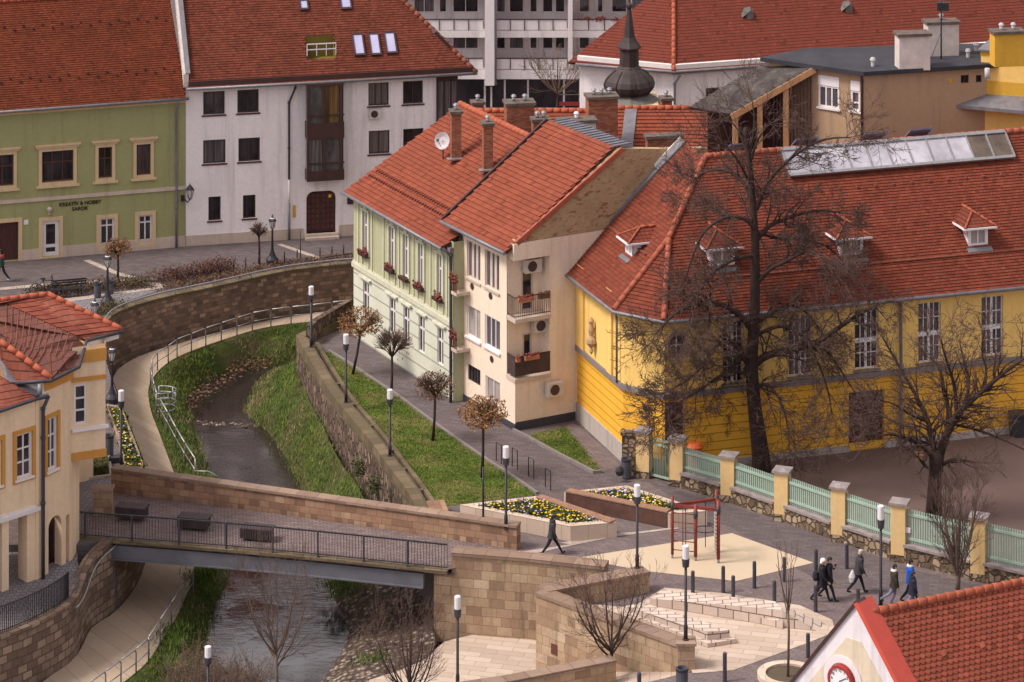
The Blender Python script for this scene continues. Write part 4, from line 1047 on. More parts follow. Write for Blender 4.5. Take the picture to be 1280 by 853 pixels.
mb = MB(); WB.facade(mb, 0, WB.L, -.2, ZB, b1+b2+b3+[dB_], .2); back_walls(mb, Q0, QE, 13, -.2, ZB); mb.build('wall', ['white_wall'], wh)
for i, o in enumerate(b1+b2): window(wh, WB, o, 2 if i != 2 else 3, (1,), 'dark_frame', ['pane', 'pane_grey', 'pane_curtain', 'pane_curtain'], .07, .14, sill=.06, sm='brown_frame')
for o in b3: window(wh, WB, o, [1, 2.4], (1,), 'dark_frame', 'pane', .06, .14, sill=.06, sm='brown_frame')
g = MB(); WB.box(g, 0, dB_[0]-.15, -.2, .56, -.02, .04); WB.box(g, dB_[1]+.15, WB.L, -.2, .62, -.02, .04); g.build('plinth', ['pale_stone'], wh)
g = MB(); WB.box(g, dB_[0]-.1, dB_[1]+.1, -.2, .12, -.02, .5); WB.box(g, dB_[0]-.1, dB_[1]+.1, .12, .25, -.25, .25); g.build('doorstep', ['pale_stone'], wh)
# arched door
g = MB(); a0, a1, z0, z1 = dB_[:4]; WB.box(g, a0, a1, z0, z1, -.3, -.2); do = g.build('door', ['dark_wood'], wh)
g = MB()
for i in range(6):
    for j in range(7):
        if i in (2, 3) and j == 9: continue
        x = a0+.1+(a1-a0-.2)*(i+.5)/6+(.05 if i > 2 else -.05); z = z0+.15+(z1-z0-.3)*(j+.5)/7; WB.box(g, x-.075, x+.075, z-.09, z+.09, -.2, -.17)
tag(g.build('door_panel', ['brown_frame'], do), kind='stuff')
g = MB(); r = .42
for sgn, ax in ((1, a0), (-1, a1)):
    for k in range(6):
        t0, t1 = PI/2*k/6, PI/2*(k+1)/6; p = lambda t: (ax+sgn*(r-r*math.cos(t)), z1-r+r*math.sin(t))
        q0, q1 = p(t0), p(t1)
        for o in (-.02, ): g.poly([WB.pt(ax, z1, o), WB.pt(*q0, o), WB.pt(*q1, o)]); g.poly([WB.pt(*q0, o), WB.pt(*q0, -.2), WB.pt(*q1, -.2), WB.pt(*q1, o)])
g.build('arch_corner', ['white_wall'], do)
g = MB(); WB.box(g, a1+.62, a1+1.35, 1.75, 2.1, 0, .12); g.build('letter_boxes', ['dark_frame'], wh)
g = MB(); WB.box(g, a0-.75, a0-.6, 1.2, 1.85, 0, .04); g.build('notice_plate', ['ochre_trim'], wh)
g = MB(); WB.box(g, a0+1.25, a0+1.4, z1-.42, z1-.26, -.2, -.15); g.build('door_light', ['petal_yellow'], do)
# oriel bay
o0, o1, _, _ = WB.win(381, 110, 427.5, 224); zt = ZB-.62; zl = WB.px(404, 222)[1]
orl = MB(); WB.box(orl, o0, o1, zl, zl+.55, 0, .75); z_a = WB.px(404, 170)[1]; z_b = WB.px(404, 150)[1]
WB.box(orl, o0, o1, z_a, z_b, 0, .75)
for x in (o0+.06, (o0+o1)/2-.1, o1-.2): WB.box(orl, x-.06, x+.06, zl, zt, .64, .76)
WB.box(orl, o0, o1, zt-.12, zt, 0, .77)
for z in (zl+.95, z_b+.4): WB.box(orl, o0, o1, z-.04, z+.04, .66, .74)
oo = orl.build('oriel_window', ['brown_metal'], wh)
om = o0+(o1-o0)*.4
for (xa, xb, za, zb_, mt) in ((o0+.04, om, zl+.55, z_a, 'pane_curtain'), (om+.01, o1-.04, zl+.55, z_a, 'pane_grey'), (o0+.04, om, z_b, zt-.12, 'pane_grey'), (om+.01, o1-.3, z_b, zt-.12, 'pane_amber'), (o1-.29, o1-.04, z_b, zt-.12, 'pane')):
    g = MB(); WB.box(g, xa, xb, za, zb_, .05, .68); g.build('pane', [mt], oo)
# corner bay at the right end
cb = MB(); WB.box(cb, WB.L-.1, WB.L+1.1, 4.3, 8.5, -2.2, .1)
cbo = cb.build('corner_bay', ['brown_metal'], wh); g = MB()
for k in range(3): a = WB.L+.0+k*.38; WB.box(g, a, a+.26, 5.9, 8.2, .1, .13); WB.box(g, a, a+.26, 4.5, 5.6, .1, .13)
g.build('pane', ['pane_curtain'], cbo)
# roof : main plane, right hip
RB_ = Roof(Q0, QE, ZB, 1.0); hip = Roof(QE+dB*1.5, QE+dB*1.5+Vector((-dB.y, dB.x, 0))*5, ZB, 1.0)
eo = -.55; zeo = ZB+eo; zr = ZB+7.2
c0 = meet3(RB_, hip, zeo); c1 = meet3(RB_, hip, zr)
lg = ae(RB_, RB_.px(381, 75)); lg2 = ae(RB_, RB_.px(412, 44)); hole = (lg[0]+.15, lg[0]+1.75, lg[1], lg2[1])
roof_part(wh, RB_, [RB_.at(.12, eo), c0, c1, RB_.at(.12, 7.2)], 'roof_brown', .18, .155, [hole], lift=.026)
roof_part(wh, hip, [c0, hip.at(11, -.55), hip.at(11, 7.2), c1], 'roof_brown', .18, .155, lift=.026)
g = MB(); A_ = lambda a, e, u=0: RB_.at(a, e, u)
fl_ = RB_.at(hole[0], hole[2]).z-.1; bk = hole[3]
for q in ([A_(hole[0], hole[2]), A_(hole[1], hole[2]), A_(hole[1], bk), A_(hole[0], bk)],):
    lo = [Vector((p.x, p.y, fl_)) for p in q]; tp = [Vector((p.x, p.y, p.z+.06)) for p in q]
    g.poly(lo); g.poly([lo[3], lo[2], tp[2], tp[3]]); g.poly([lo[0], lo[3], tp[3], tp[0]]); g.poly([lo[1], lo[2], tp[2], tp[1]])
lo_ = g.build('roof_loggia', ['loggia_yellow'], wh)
g = MB(); p, q = A_(hole[0], hole[2]+.15), A_(hole[1], hole[2]+.15)
for z in (.35, .65): g.bar(p+ZUP*z, q+ZUP*z, .05, .05)
for k in range(4): s = p.lerp(q, k/3); g.bar(s, s+ZUP*.65, .04, .04)
g.build('loggia_rail', ['white_paint'], lo_)
for b in ((439, 43.5, 461, 71), (459.5, 43, 481, 70.5), (479, 41.5, 501, 68.5)): roofwindow(wh, RB_, b[0]+4, b[1], b[2]-4, b[3])
for b in ((373, 1, 388, 14), (424, -4, 442, 13)): roofwindow(wh, RB_, b[0]+2, b[1], b[2]-2, b[3])
p = hip.px(550, 50); a, e = ae(hip, p); nn = Vector((-hip.n.x, -hip.n.y, 1)).normalized()
g = MB(); sl = (hip.at(a, e+1)-hip.at(a, e)).normalized(); g.obox(hip.at(a, e)+nn*.1, hip.d*.4, sl*.6, nn*.08); g.build('roof_window', ['dark_frame'], wh)
g = MB(); ridge_tiles(g, c0+ZUP*.06, c1+ZUP*.06, .13); g.build('hip_ridge', ['ridge_dark'], wh)
gutter(wh, [RB_.at(-.0, eo-.05, .02), RB_.at(7.0, eo-.05, .02), c0+ZUP*.0, hip.at(11, -.6)], .085)
g = MB(); WB.box(g, .1, WB.L+1.9, ZB-.55, ZB-.42, -.05, .5); WB.box(g, .1, WB.L+1.9, ZB-.42, ZB-.2, .4, .52); g.build('soffit', ['brown_metal'], wh)
# verge parapet with zinc flashing between the two houses
g = MB(); v0, v1 = RB_.at(-.0, -.2, .25), RB_.at(-.0, 7.2, .25); g.obox((v0+v1)/2-ZUP*.25, RB_.d*.14, (v1-v0)/2, ZUP*.35); g.build('verge_parapet', ['chimney_white'], wh)
g = MB(); o_ = ZUP*.13+RB_.d*.1; g.obox((v0+v1)/2+o_, RB_.d*.13, (v1-v0)/2, ZUP*.03); g.build('verge_flashing', ['zinc_gutter'], wh)
a_, _ = WB.px(361, 200); pipe(wh, [WB.pt(a_+.35, 8.65, .5), WB.pt(a_+.3, 8.3, .3), WB.pt(a_, 7.5, .1), WB.pt(a_, 5, .1), WB.pt(a_, 3.3, .1)], .06, 'iron_grey')
pipe(wh, [WB.pt(a_, 3.3, .1), WB.pt(a_, 2.0, .1)], .055, 'cloth_white'); pipe(wh, [WB.pt(a_, 2.0, .1), WB.pt(a_, 0, .1)], .07)
a_, z_ = WB.px(468, 141); g = MB(); WB.box(g, a_-.32, a_+.32, z_-.26, z_+.26, .06, .36); ac = g.build('air_conditioner', ['ac_white'], wh)
def disc(W, a, z, r, o, n=16):
    m = MB(); m.poly([W.pt(a+r*math.cos(2*PI*k/n), z+r*math.sin(2*PI*k/n), o) for k in range(n)]); return m
disc(WB, a_-.06, z_, .2, .365).build('fan', ['dark_frame'], ac)

# ================================================================ apartment block with balconies
YC = 200.0; ab = thing('apartment_block', 'pale concrete apartment block with rows of white balconies above dark shops', 'apartment block', PY(620, 140, YC))
X = lambda u: (u-U0)*YC/F
WC = Wall((X(440), YC+1.4), (X(835), YC+1.4)); ZC = lambda v: zat(v, YC)
def cx(u): return X(u)-X(440)
ops = []; fl_v = [(-95, -50), (-50, -2), (-2, 47.5), (47.5, 95)]
wins = [(516, 543), (548, 558), (565, 598), (620, 632), (636, 655), (662, 672), (678, 692), (694, 707), (724, 738), (747, 755), (765, 785), (790, 812), (480, 510), (450, 474)]
rows_ = [(-46, -22), (2.5, 22), (50, 68)]
for (va, vb) in rows_:
    for (u0, u1) in wins: ops.append((cx(u0), cx(u1), ZC(vb), ZC(va)))
mb = MB(); WC.facade(mb, 0, WC.L, ZC(101), ZC(-120), ops, .15); back_walls(mb, WC.p0, WC.pt(WC.L, 0), 12, ZC(160), ZC(-120)); mb.build('wall', ['panel_grey'], ab)
for o in ops: window(ab, WC, o, 2 if o[1]-o[0] > 1.2 else 1, (1,), 'white_frame', ['pane', 'pane_curtain', 'pane_grey', 'pane'], .07, .12)
for (vt, vb, vs) in ((-26, -12, -3), (24, 38, 47), (72.5, 87, 99)):
    g = MB(); g.box(X(440), X(835), YC-.05, YC+1.38, ZC(vs), ZC(vb+.5)); g.build('balcony_slab', ['panel_white'], ab)
    for (ua, ub) in ((476, 604), (620, 709), (716, 815)):
        n = 5 if ub-ua < 110 else 7
        for k in range(n):
            x0, x1 = X(ua+(ub-ua)*k/n), X(ua+(ub-ua)*(k+1)/n); g = MB(); g.box(x0+.03, x1-.03, YC-.02, YC+.03, ZC(vb-.5), ZC(vt+1.5)); bp = g.build('balcony_panel', ['panel_white'], ab)
            g = MB(); g.box(x0-.025, x0+.025, YC-.06, YC+.04, ZC(vb), ZC(vt)); g.box(x0+.028, x1, YC-.055, YC+.035, ZC(vt)-.05, ZC(vt)); g.build('balcony_rail', ['dark_frame'], bp)
for (ua, ub, va, vb) in ((606, 618, -120, 105), (710, 715.5, -120, 84)):
    g = MB(); g.box(X(ua), X(ub), YC-.5, YC+1.35, ZC(vb), ZC(va)); g.build('pillar', ['panel_white'], ab)
pipe(ab, [Vector((X(619.5), YC-.3, ZC(-120))), Vector((X(619.5), YC-.3, ZC(104))), Vector((X(612), YC-.3, ZC(107)))], .07)
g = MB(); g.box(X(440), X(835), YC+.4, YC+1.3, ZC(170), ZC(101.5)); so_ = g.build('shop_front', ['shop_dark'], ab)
for u in (606, 614, 631, 660, 705, 725, 760): g = MB(); g.box(X(u)-.06, X(u)+.06, YC+.33, YC+.42, ZC(170), ZC(101.5)); g.build('mullion', ['panel_grey'], so_)
g = MB(); g.box(X(699), X(738), YC+.3, YC+.36, ZC(134), ZC(129)); g.build('red_awning', ['red_awning'], so_)
g = MB()
for u in (735, 751, 772):
    for k in range(14): g.lathe(Vector((X(u)+R.gauss(0, .2), YC-.12+R.gauss(0, .05), ZC(23)+R.gauss(0, .07))), [(0, -.08), (.09, 0), (0, .09)], 5)
tag(g.build('balcony_flowers', ['petal_red'], ab), kind='stuff')

# ================================================================ hall with the great red hip roof
hl = thing('hall', 'large pale hall with plain white walls under a huge red hipped roof', 'hall', PY(842, 140, 172))
ZH = 8.75; C0 = G(842, 87, ZH); CL = G(727, 76, ZH); CR = G(1120, 67, ZH); ZH = 9.2; dH = (CR-C0).normalized(); CR = C0+dH*34; dL = (CL-C0).normalized(); CL2 = C0+dL*5.6
WH1 = Wall(CL2, C0); WH2 = Wall(C0, CR)
w1 = WH2.win(882, 110, 899, 124)
mb = MB(); WH1.facade(mb, 0, WH1.L, -.5, ZH); WH2.facade(mb, 0, WH2.L, -.5, ZH, [w1])
nH = Vector((-dH.y, dH.x, 0)); e_ = [CR+nH*22, CL2+Vector((9.5, 22, 0))]
for p, q in ((CR, e_[0]), (e_[0], e_[1]), (e_[1], CL2)): mb.poly([(p.x, p.y, -.5), (q.x, q.y, -.5), (q.x, q.y, ZH), (p.x, p.y, ZH)])
mb.build('wall', ['white_wall'], hl); window(hl, WH2, w1, 2, (1,), 'dark_frame', 'pane', .07, .14)
RH1 = Roof(CL2, C0, ZH, .95); RH2 = Roof(C0, CR, ZH, .95); RH0 = Roof(e_[1], CL2, ZH, .95)
zt_ = ZH+12; eo = -.5; k_ = ZH+eo*.95
h01, h12 = meet3(RH0, RH1, k_), meet3(RH1, RH2, k_); t12 = meet3(RH1, RH2, zt_); t01 = meet3(RH0, RH1, RH2)
roof_part(hl, RH2, [h12, RH2.at(34, eo), RH2.at(34, 12/.95), t12], 'roof_hall', 0, th=.2)
roof_part(hl, RH1, [h01, h12, t12, meet3(RH0, RH1, zt_)] if t01.z > zt_ else [h01, h12, t12, t01], 'roof_hall', 0, th=.2)
roof_part(hl, RH0, [RH0.at(0, eo), h01, meet3(RH0, RH1, zt_), RH0.at(0, 12/.95)], 'roof_hall', 0, th=.2)
g = MB(); ridge_tiles(g, h12+ZUP*.05, t12+ZUP*.05, .12); g.build('hip_ridge', ['ridge_red'], hl)
for W, a in ((WH1, WH1.L), (WH2, WH2.L)):
    g = MB(); W.box(g, 0, a, ZH-.75, ZH-.5, -.02, .12); W.box(g, 0, a, ZH-.5, ZH-.12, -.02, .38); g.build('eaves_cornice', ['white_trim'], hl)
gutter(hl, [RH1.at(0, -.58, .0), h12, RH2.at(34, -.58)], .09)
pipe(hl, [WH2.pt(.2, ZH-.7, .5), WH2.pt(-.0, ZH-1.2, .15), WH2.pt(0, 2, .15)], .07)
for u, v in ((936, 19), (1060, 11)):
    p = RH2.px(u, v); g = MB(); g.lathe(p+ZUP*.1, [(.26, -.3), (.26, .1), (.15, .25), (0, .3)], 9); g.poly([p+Vector((-.4, -.3, -.1)), p+Vector((.1, -.35, .35)), p+Vector((.1, .3, .4)), p+Vector((-.5, .3, .3))]); g.build('roof_vent', ['turret_grey'], hl)
# ================================================================ onion dome turret
TY = 160.0; tc = Vector(((786.5-U0)*TY/F, TY, 0)); tz = lambda v: zat(v, TY)
tw = thing('church_turret', 'dark copper onion dome turret with slender spire rising above the red roofs', 'turret', tc)
pr = [(2.0, 8.2-1), (1.95, tz(131)-7), ]
mb = MB(); mb.box(tc.x-1.45, tc.x+1.45, tc.y-1.45, tc.y+1.45, 0, tz(124)); mb.build('tower_wall', ['sand_trim'], tw)
mb = MB(); mb.lathe(tc, [(1.9, tz(130)), (1.95, tz(128.5)), (1.0, tz(116)), (0, tz(115))], 8, sm=False); mb.build('skirt_roof', ['turret_grey'], tw)
mb = MB(); mb.lathe(tc, [(.95, tz(117)), (1.05, tz(116)), (1.27, tz(110)), (1.32, tz(105)), (1.22, tz(99)), (.95, tz(92)), (.68, tz(87)), (.55, tz(84))], 16, sm=True); mb.build('onion_dome', ['copper_brown'], tw)
mb = MB()
for k in range(8):
    a = 2*PI*k/8+.2; mb.tube([tc+Vector((r*math.cos(a), r*math.sin(a), z)) for r, z in ((1.07, tz(116)), (1.29, tz(110)), (1.34, tz(105)), (1.24, tz(99)), (.97, tz(92)), (.7, tz(87)))], .025, 4)
mb.build('dome_rib', ['copper_brown'], tw)
mb = MB(); mb.lathe(tc, [(.6, tz(84)), (.5, tz(82)), (.48, tz(62)), (.62, tz(60)), (.62, tz(58.5)), (.42, tz(52)), (.3, tz(46))], 8, sm=False); mb.build('lantern', ['copper_brown'], tw)
mb = MB(); mb.lathe(tc, [(.3, tz(46)), (.2, tz(30)), (.1, tz(12)), (.16, tz(9)), (.16, tz(6)), (.05, tz(3)), (.04, tz(-25)), (0, tz(-26))], 8); mb.build('spire', ['copper_brown'], tw)
# ================================================================ sage green house with stucco ornament
S0, S1 = G(442, 420), G(567, 503); dS = (S1-S0).normalized()
sg = thing('sage_house', 'pale sage green house with ornate tall windows, flower boxes and red tiled roof', 'house', S1)
WS = Wall(S0, S1); ZS = 7.38; LS = WS.L
mb = MB(); zs_b = 3.55
wu = [(547-5, 272, 547+5, 318), (491, 290, 501, 334)]
uw = opsp(WS, [(454.5, 274, 460.5, 313), (487.5, 293, 493.5, 334), (505, 305, 511, 350), (524, 318, 530, 354), (547.5, 330, 553.5, 367)])
uw = [(a, b, 4.45, 6.45) for a, b, _, _ in uw]
lw_ = [(o[0]-.06, o[1]+.06, 1.35, 3.0) for o in uw]
up_ = [(o[0], o[1], o[2], o[3]) for o in uw]
WS.facade(mb, 0, LS, zs_b, ZS, up_, .14)
back_walls(mb, S0, S1, 9.5, -.2, ZS); mb.build('wall', ['sage_wall'], sg)
mb = MB(); WS.facade(mb, 0, LS, -.2, zs_b, lw_, .14); mb.build('ground_floor_wall', ['pale_base'], sg)
for o in up_: window(sg, WS, o, 2, (2, 1), 'white_frame', 'pane_grey', .07, .1, mull=.07)
for o in lw_: window(sg, WS, o, 2, (2, 1), 'white_frame', 'pane', .035, .1, mull=.09)
g = MB()
WS.box(g, 0, LS, zs_b-.1, zs_b+.12, -.02, .12); WS.box(g, 0, LS, zs_b+.12, zs_b+.2, -.02, .06); g.build('belt_course', ['sage_trim'], sg)
for o in up_:
    g = MB(); a, b = o[0], o[1]
    for x in (a-.16, b+.02): WS.box(g, x, x+.14, o[2]-.1, o[3]+.05, -.02, .07)
    WS.box(g, a-.2, b+.2, o[3]+.05, o[3]+.14, -.02, .12); m_ = (a+b)/2
    for k in range(5): WS.box(g, m_-.2+.045*k, m_+.2-.045*k, o[3]+.14+.07*k, o[3]+.21+.07*k, -.02, .08)
    WS.box(g, a-.12, a-.04, 3.8, 4.25, -.02, .06); WS.box(g, b+.04, b+.12, 3.8, 4.25, -.02, .06); WS.box(g, a-.12, b+.12, 3.72, 3.8, -.02, .065)
    g.build('window_surround', ['sage_trim'], sg)
for o in lw_:
    g = MB(); WS.box(g, o[0]-.3, o[1]+.3, o[3]+.16, o[3]+.25, -.02, .14); g.build('hood_mould', ['pale_base'], sg)
for i, o in enumerate(up_):
    g = MB(); WS.box(g, o[0]-.15, o[1]+.15, o[2]-.14, o[2]+.02, .0, .26); fb = g.build('flower_box', ['dark_wood'], sg)
    if i != 2:
        g = MB()
        for k in range(18): g.lathe(WS.pt(R.uniform(o[0]-.14, o[1]+.14), o[2]+R.uniform(.0, .22), R.uniform(.05, .3)), [(0, -.07), (.08, 0), (0, .08)], 5)
        g.build('red_flowers', ['petal_red'], fb)
ps = [uw[0][0]-.62, uw[0][1]+.42, uw[1][0]-.72, (uw[1][1]+uw[2][0])/2-.05, (uw[2][1]+uw[3][0])/2-.05, (uw[3][1]+uw[4][0])/2-.05, uw[4][1]+.42]
for x in ps:
    g = MB(); WS.box(g, x, x+.1, zs_b+.2, ZS-.3, -.02, .05); WS.box(g, x-.06, x+.16, ZS-.75, ZS-.3, -.02, .09); g.build('pilaster', ['sage_trim'], sg)
g = MB(); WS.box(g, 0, LS, ZS-.52, ZS-.27, -.02, .2); g.build('eaves_cornice', ['grey_ledge'], sg)
RS = Roof(S0, S1, ZS, .56); ES = 5.9
pR = [RS.at(-.15, -.5), RS.at(LS-.25, -.5), RS.at(LS-.25, ES), RS.at(-.15, ES)]
roof_part(sg, RS, pR, 'roof_band', .21, .25, lift=.045)
RS2 = Roof(RS.at(LS, 2*ES), RS.at(0, 2*ES), ZS, .56); roof_part(sg, RS2, [RS2.at(0, -.4), RS2.at(LS, -.4), RS2.at(LS, ES), RS2.at(0, ES)], 'roof_band', .24, .34)
g = MB(); ridge_tiles(g, RS.at(-.1, ES, .07), RS.at(LS-.2, ES, .07), .14); g.build('ridge', ['ridge_red'], sg)
gutter(sg, [RS.at(-.2, -.56, .02), RS.at(LS-.15, -.56, .02)], .08)
pipe(sg, [RS.at(LS-.1, -.5, 0), WS.pt(LS-.02, ZS-.6, .13), WS.pt(LS-.02, 3, .13), WS.pt(LS-.02, .0, .13)], .075, 'iron_grey')
g = MB()
for k in range(40):
    for e in (.75, 1.1): g.obox(RS.at(.3+k*.27+(.12 if e > 1 else 0), e, .08), RS.d*.03, RS.n*.08, ZUP*.05)
tag(g.build('snow_guard', ['ridge_dark'], sg), kind='stuff')
def chimney(label, base, wx, wy, top, mat='brick', pots=2, dirv=None, cap='chimney_cap', name='chimney', parent=None, zb=None, potmat='galvanised'):
    d = (dirv or dS).normalized(); n = Vector((-d.y, d.x, 0)); z0 = (zb if zb is not None else base.z-.6); c = Vector((base.x, base.y, 0))
    t = thing(name, label, 'chimney', (base.x, base.y, z0)) if parent is None else None
    r = t or parent
    g = MB(); g.obox(c+ZUP*((z0+top)/2), d*(wx/2), n*(wy/2), ZUP*((top-z0)/2)); st = g.build('stack' if t else 'chimney', [mat], r)
    h = r if t else st
    g = MB(); g.obox(c+ZUP*(top+.06), d*(wx/2+.08), n*(wy/2+.08), ZUP*.07); g.build('cap', [cap], h)
    for k in range(pots):
        f = (k+.5)/pots-.5; p = c+(d*(f*wx*.8) if wx >= wy else n*(f*wy*.8))+ZUP*(top+.12)
        g = MB(); g.tube([p, p+ZUP*.22], .09, 8); g.lathe(p+ZUP*.26, [(.0, -.02), (.14, -.02), (.1, .06), (0, .1)], 8); g.build('flue_pot', [potmat], h)
    return r
def roofchim(rf, u0, u1, vt, vb, root, wy=.55, pots=1, mat='brick'):
    b = rf.px((u0+u1)/2, vb); w_ = (u1-u0)*b.y/F; top = zat(vt, b.y)
    chimney('', b, w_*.85, wy, top, mat, pots, parent=root, dirv=Vector((1, .15, 0)))
    g = MB(); g.obox(b+Vector((-.05, -.35, .1)), Vector((.35, .1, 0)), Vector((-.05, .2, 0)), Vector((0, 0, .03))); g.build('chimney_flashing', ['galvanised'], root)
roofchim(RS, 562.5, 577, 141, 199, sg); roofchim(RS, 602.5, 616.5, 156, 213, sg)
p = RS.px(556, 201); g = MB(); c = PY(552.5, 176, p.y); n_ = 14
dd = Vector((-.45, -.85, .25)).normalized(); ex = dd.cross(ZUP).normalized(); ey = ex.cross(dd)
ring = lambda r, o: [c+(ex*math.cos(2*PI*k/n_)+ey*math.sin(2*PI*k/n_))*r+dd*o for k in range(n_)]
r0, r1 = ring(.42, .0), ring(.2, -.1); g.loft(r0+[r0[0]], r1+[r1[0]], sm=True); g.poly(r1); r2 = ring(.42, -.03); g.loft(r2+[r2[0]], r0+[r0[0]])
dish = g.build('satellite_dish', ['dish_grey'], sg); g = MB(); g.tube([c-dd*.1, Vector((c.x+.05, c.y+.1, p.z))], .03, 5); g.tube([c-ey*.3, c+dd*.45], .015, 4); g.obox(c+dd*.45, ex*.04, ey*.06, dd*.05); g.build('dish_arm', ['dark_frame'], dish)
# ================================================================ cream apartment house next door
K0, K1 = G(575, 498), G(644, 539); K0 = K0-(K1-K0).normalized()*.3
K2 = G(719, 525)
cm = thing('cream_house', 'cream rendered three storey house with corner balconies and a bare brick gable', 'house', K1)
WK = Wall(K0, K1); WK2 = Wall(K1, K2); ZK = 8.42; LK = WK.L
up_u = WK.px(633.5, 400)[0]                    # upper floors stop here, the loggia is cut into the corner
k_ops = [WK.win(*b) for b in ((583.5, 304.5, 600.5, 350), (606, 315, 624, 362), (583.5, 385, 600.5, 424), (606, 397, 625, 436))]
z_hi = sorted([k_ops[0][2:], k_ops[1][2:]]); z1a = (k_ops[0][2]+k_ops[1][2])/2; z1b = (k_ops[0][3]+k_ops[1][3])/2; z2a = (k_ops[2][2]+k_ops[3][2])/2; z2b = (k_ops[2][3]+k_ops[3][3])/2
k_ops = [(k_ops[0][0], k_ops[0][1], z1a, z1b), (k_ops[1][0], k_ops[1][1], z1a, z1b), (k_ops[2][0], k_ops[2][1], z2a, z2b), (k_ops[3][0], k_ops[3][1], z2a, z2b)]
g_ops = [WK.win(585, 459, 600.5, 479), WK.win(607, 474, 625, 504)]
zf1 = WK2.px(660, 471)[1]                      # floor of the lower loggia
zf2 = WK2.px(660, 397)[1]                      # floor of the upper loggia
zlt = WK2.px(660, 323)[1]                      # underside of the beam over the loggia
mb = MB()
WK.facade(mb, 0, up_u, zf1-.0, ZK, k_ops, .16); WK.facade(mb, 0, LK, -.2, zf1, g_ops, .16)
sE = WK2.px(687, 420)[0]; LK2 = WK2.L; dep = LK-up_u
WK2.facade(mb, 0, LK2, -.2, zf1); WK2.facade(mb, sE, LK2, zf1, ZK)
WK2.facade(mb, 0, sE, zlt+.0, ZK) if False else None
mb.poly([WK2.pt(sE, zf1), WK2.pt(sE, zf1, -dep), WK2.pt(sE, ZK, -dep), WK2.pt(sE, ZK)])
dE = WK2.px(646, 0)[0]
drs = []
Wb = Wall(WK2.pt(-.0, 0, -dep), WK2.pt(sE, 0, -dep))
d1 = Wb.win(651.5, 332, 666.5, 386); d2 = Wb.win(653, 416, 665, 441)
d1 = (d1[0], d1[1], zf2+.05, d1[3]); d2 = (d2[0], d2[1], zf1+.05, d2[3])
Wb.facade(mb, 0, Wb.L, zf1, ZK, [d1, d2], .1)
kd = (V2(K1)-V2(K0)).normalized(); kn = Vector((-kd.y, kd.x, 0)); kc = [V2(K0), V2(K0)+kn*9, WK2.pt(8.5, 0), WK2.pt(LK2, 0)]
for p, q in zip(kc[:-1], kc[1:]): mb.poly([(p.x, p.y, -.2), (q.x, q.y, -.2), (q.x, q.y, ZK), (p.x, p.y, ZK)])
mb.build('wall', ['cream_wall'], cm)
for o in k_ops[:2]: window(cm, WK, o, 3, (1,), 'shutter_pale', 'pane_curtain', .06, .12, mull=.2, sill=.08, sm='pale_stone')
window(cm, WK, k_ops[2], [1.6, 1], (1,), 'white_frame', 'pane_shutter', .07, .1, sill=.1, sm='white_paint'); window(cm, WK, k_ops[3], 3, (1,), 'white_frame', 'pane_curtain', .07, .1, sill=.1, sm='white_paint')
window(cm, WK, g_ops[0], 4, (1,), 'dark_frame', 'pane_grey', .06, .1); window(cm, WK, g_ops[1], 2, (1,), 'white_frame', 'pane_shutter', .07, .1)
window(cm, Wb, d1, 1, (1, 5), 'shutter_pale', 'pane', .09, .06, name='balcony_door'); window(cm, Wb, d2, 1, (1, 5), 'shutter_pale', 'pane', .09, .06, name='balcony_door')
for (u, v) in ((590.5, 358), (613.5, 370), (615, 449)):
    a, z = WK.px(u, v); disc(WK, a, z, .16, .03, 10).build('vent_hole', ['dark_frame'], cm)
def slab_at(z, th, out):
    m = MB(); a = WK2.pt(-.06, 0, out); m.prism([V2(WK2.pt(-.06, 0, out)), V2(WK2.pt(sE+.02, 0, out)), V2(WK2.pt(sE+.02, 0, -dep)), V2(WK2.pt(-.06, 0, -dep-.0))], z-th, z, bottom=True); return m
for zf, nm in ((zf2, 'upper'), (zf1, 'lower')):
    bo = slab_at(zf, .16, .1).build('balcony', ['pale_stone'], cm)
    g = MB(); zr_ = zf+.98
    Pc = [WK2.pt(-.03, zr_, -dep+.1), WK2.pt(-.03, zr_, .04), WK2.pt(sE, zr_, .04)]
    g.tube(Pc[:2]+Pc[2:], .028, 6); g.tube([p-ZUP*.85 for p in Pc], .02, 5)
    if nm == 'upper':
        for i in range(2):
            n = 6 if i == 0 else 19
            for k in range(n+1): p = Pc[i].lerp(Pc[i+1], k/n); g.tube([p, p-ZUP*.92], .012, 4, cap=False)
    g.build('balcony_rail', ['brown_metal'], bo)
    if nm == 'lower':
        g = MB(); g.bar((Pc[1]+ZUP*-.45)+WK2.d*.02, Pc[2]-ZUP*.45, .02, .84); g.bar(Pc[0]-ZUP*.45, Pc[1]-ZUP*.45, .02, .84); g.build('balcony_screen', ['bench_wood'], bo)
    for (ta, tb_) in ((.05, .5), (.65, .95)) if nm == 'upper' else ((.25, .65), (-.02, .1)):
        a_, b_ = Pc[1].lerp(Pc[2], max(ta, 0)), Pc[1].lerp(Pc[2], tb_); g = MB(); g.bar(a_-ZUP*.1+WK2.n*.1, b_-ZUP*.1+WK2.n*.1, .17, .18); fb = g.build('flower_box', ['terracotta' if nm == 'lower' or ta < .5 else 'planter_wood'], bo)
        g = MB()
        for k in range(16): q = a_.lerp(b_, R.random())+WK2.n*R.uniform(.03, .17); g.lathe(q+ZUP*R.uniform(-.02, .08), [(0, -.07), (.07, 0), (0, .07)], 5)
        g.build('dry_plants', ['leaf_brown' if ta > .5 else 'petal_red'], fb)
g = MB(); WK2.box(g, -.12, sE, zlt, ZK-.02, -.3, .1); g.build('loggia_beam', ['cream_wall'], cm)
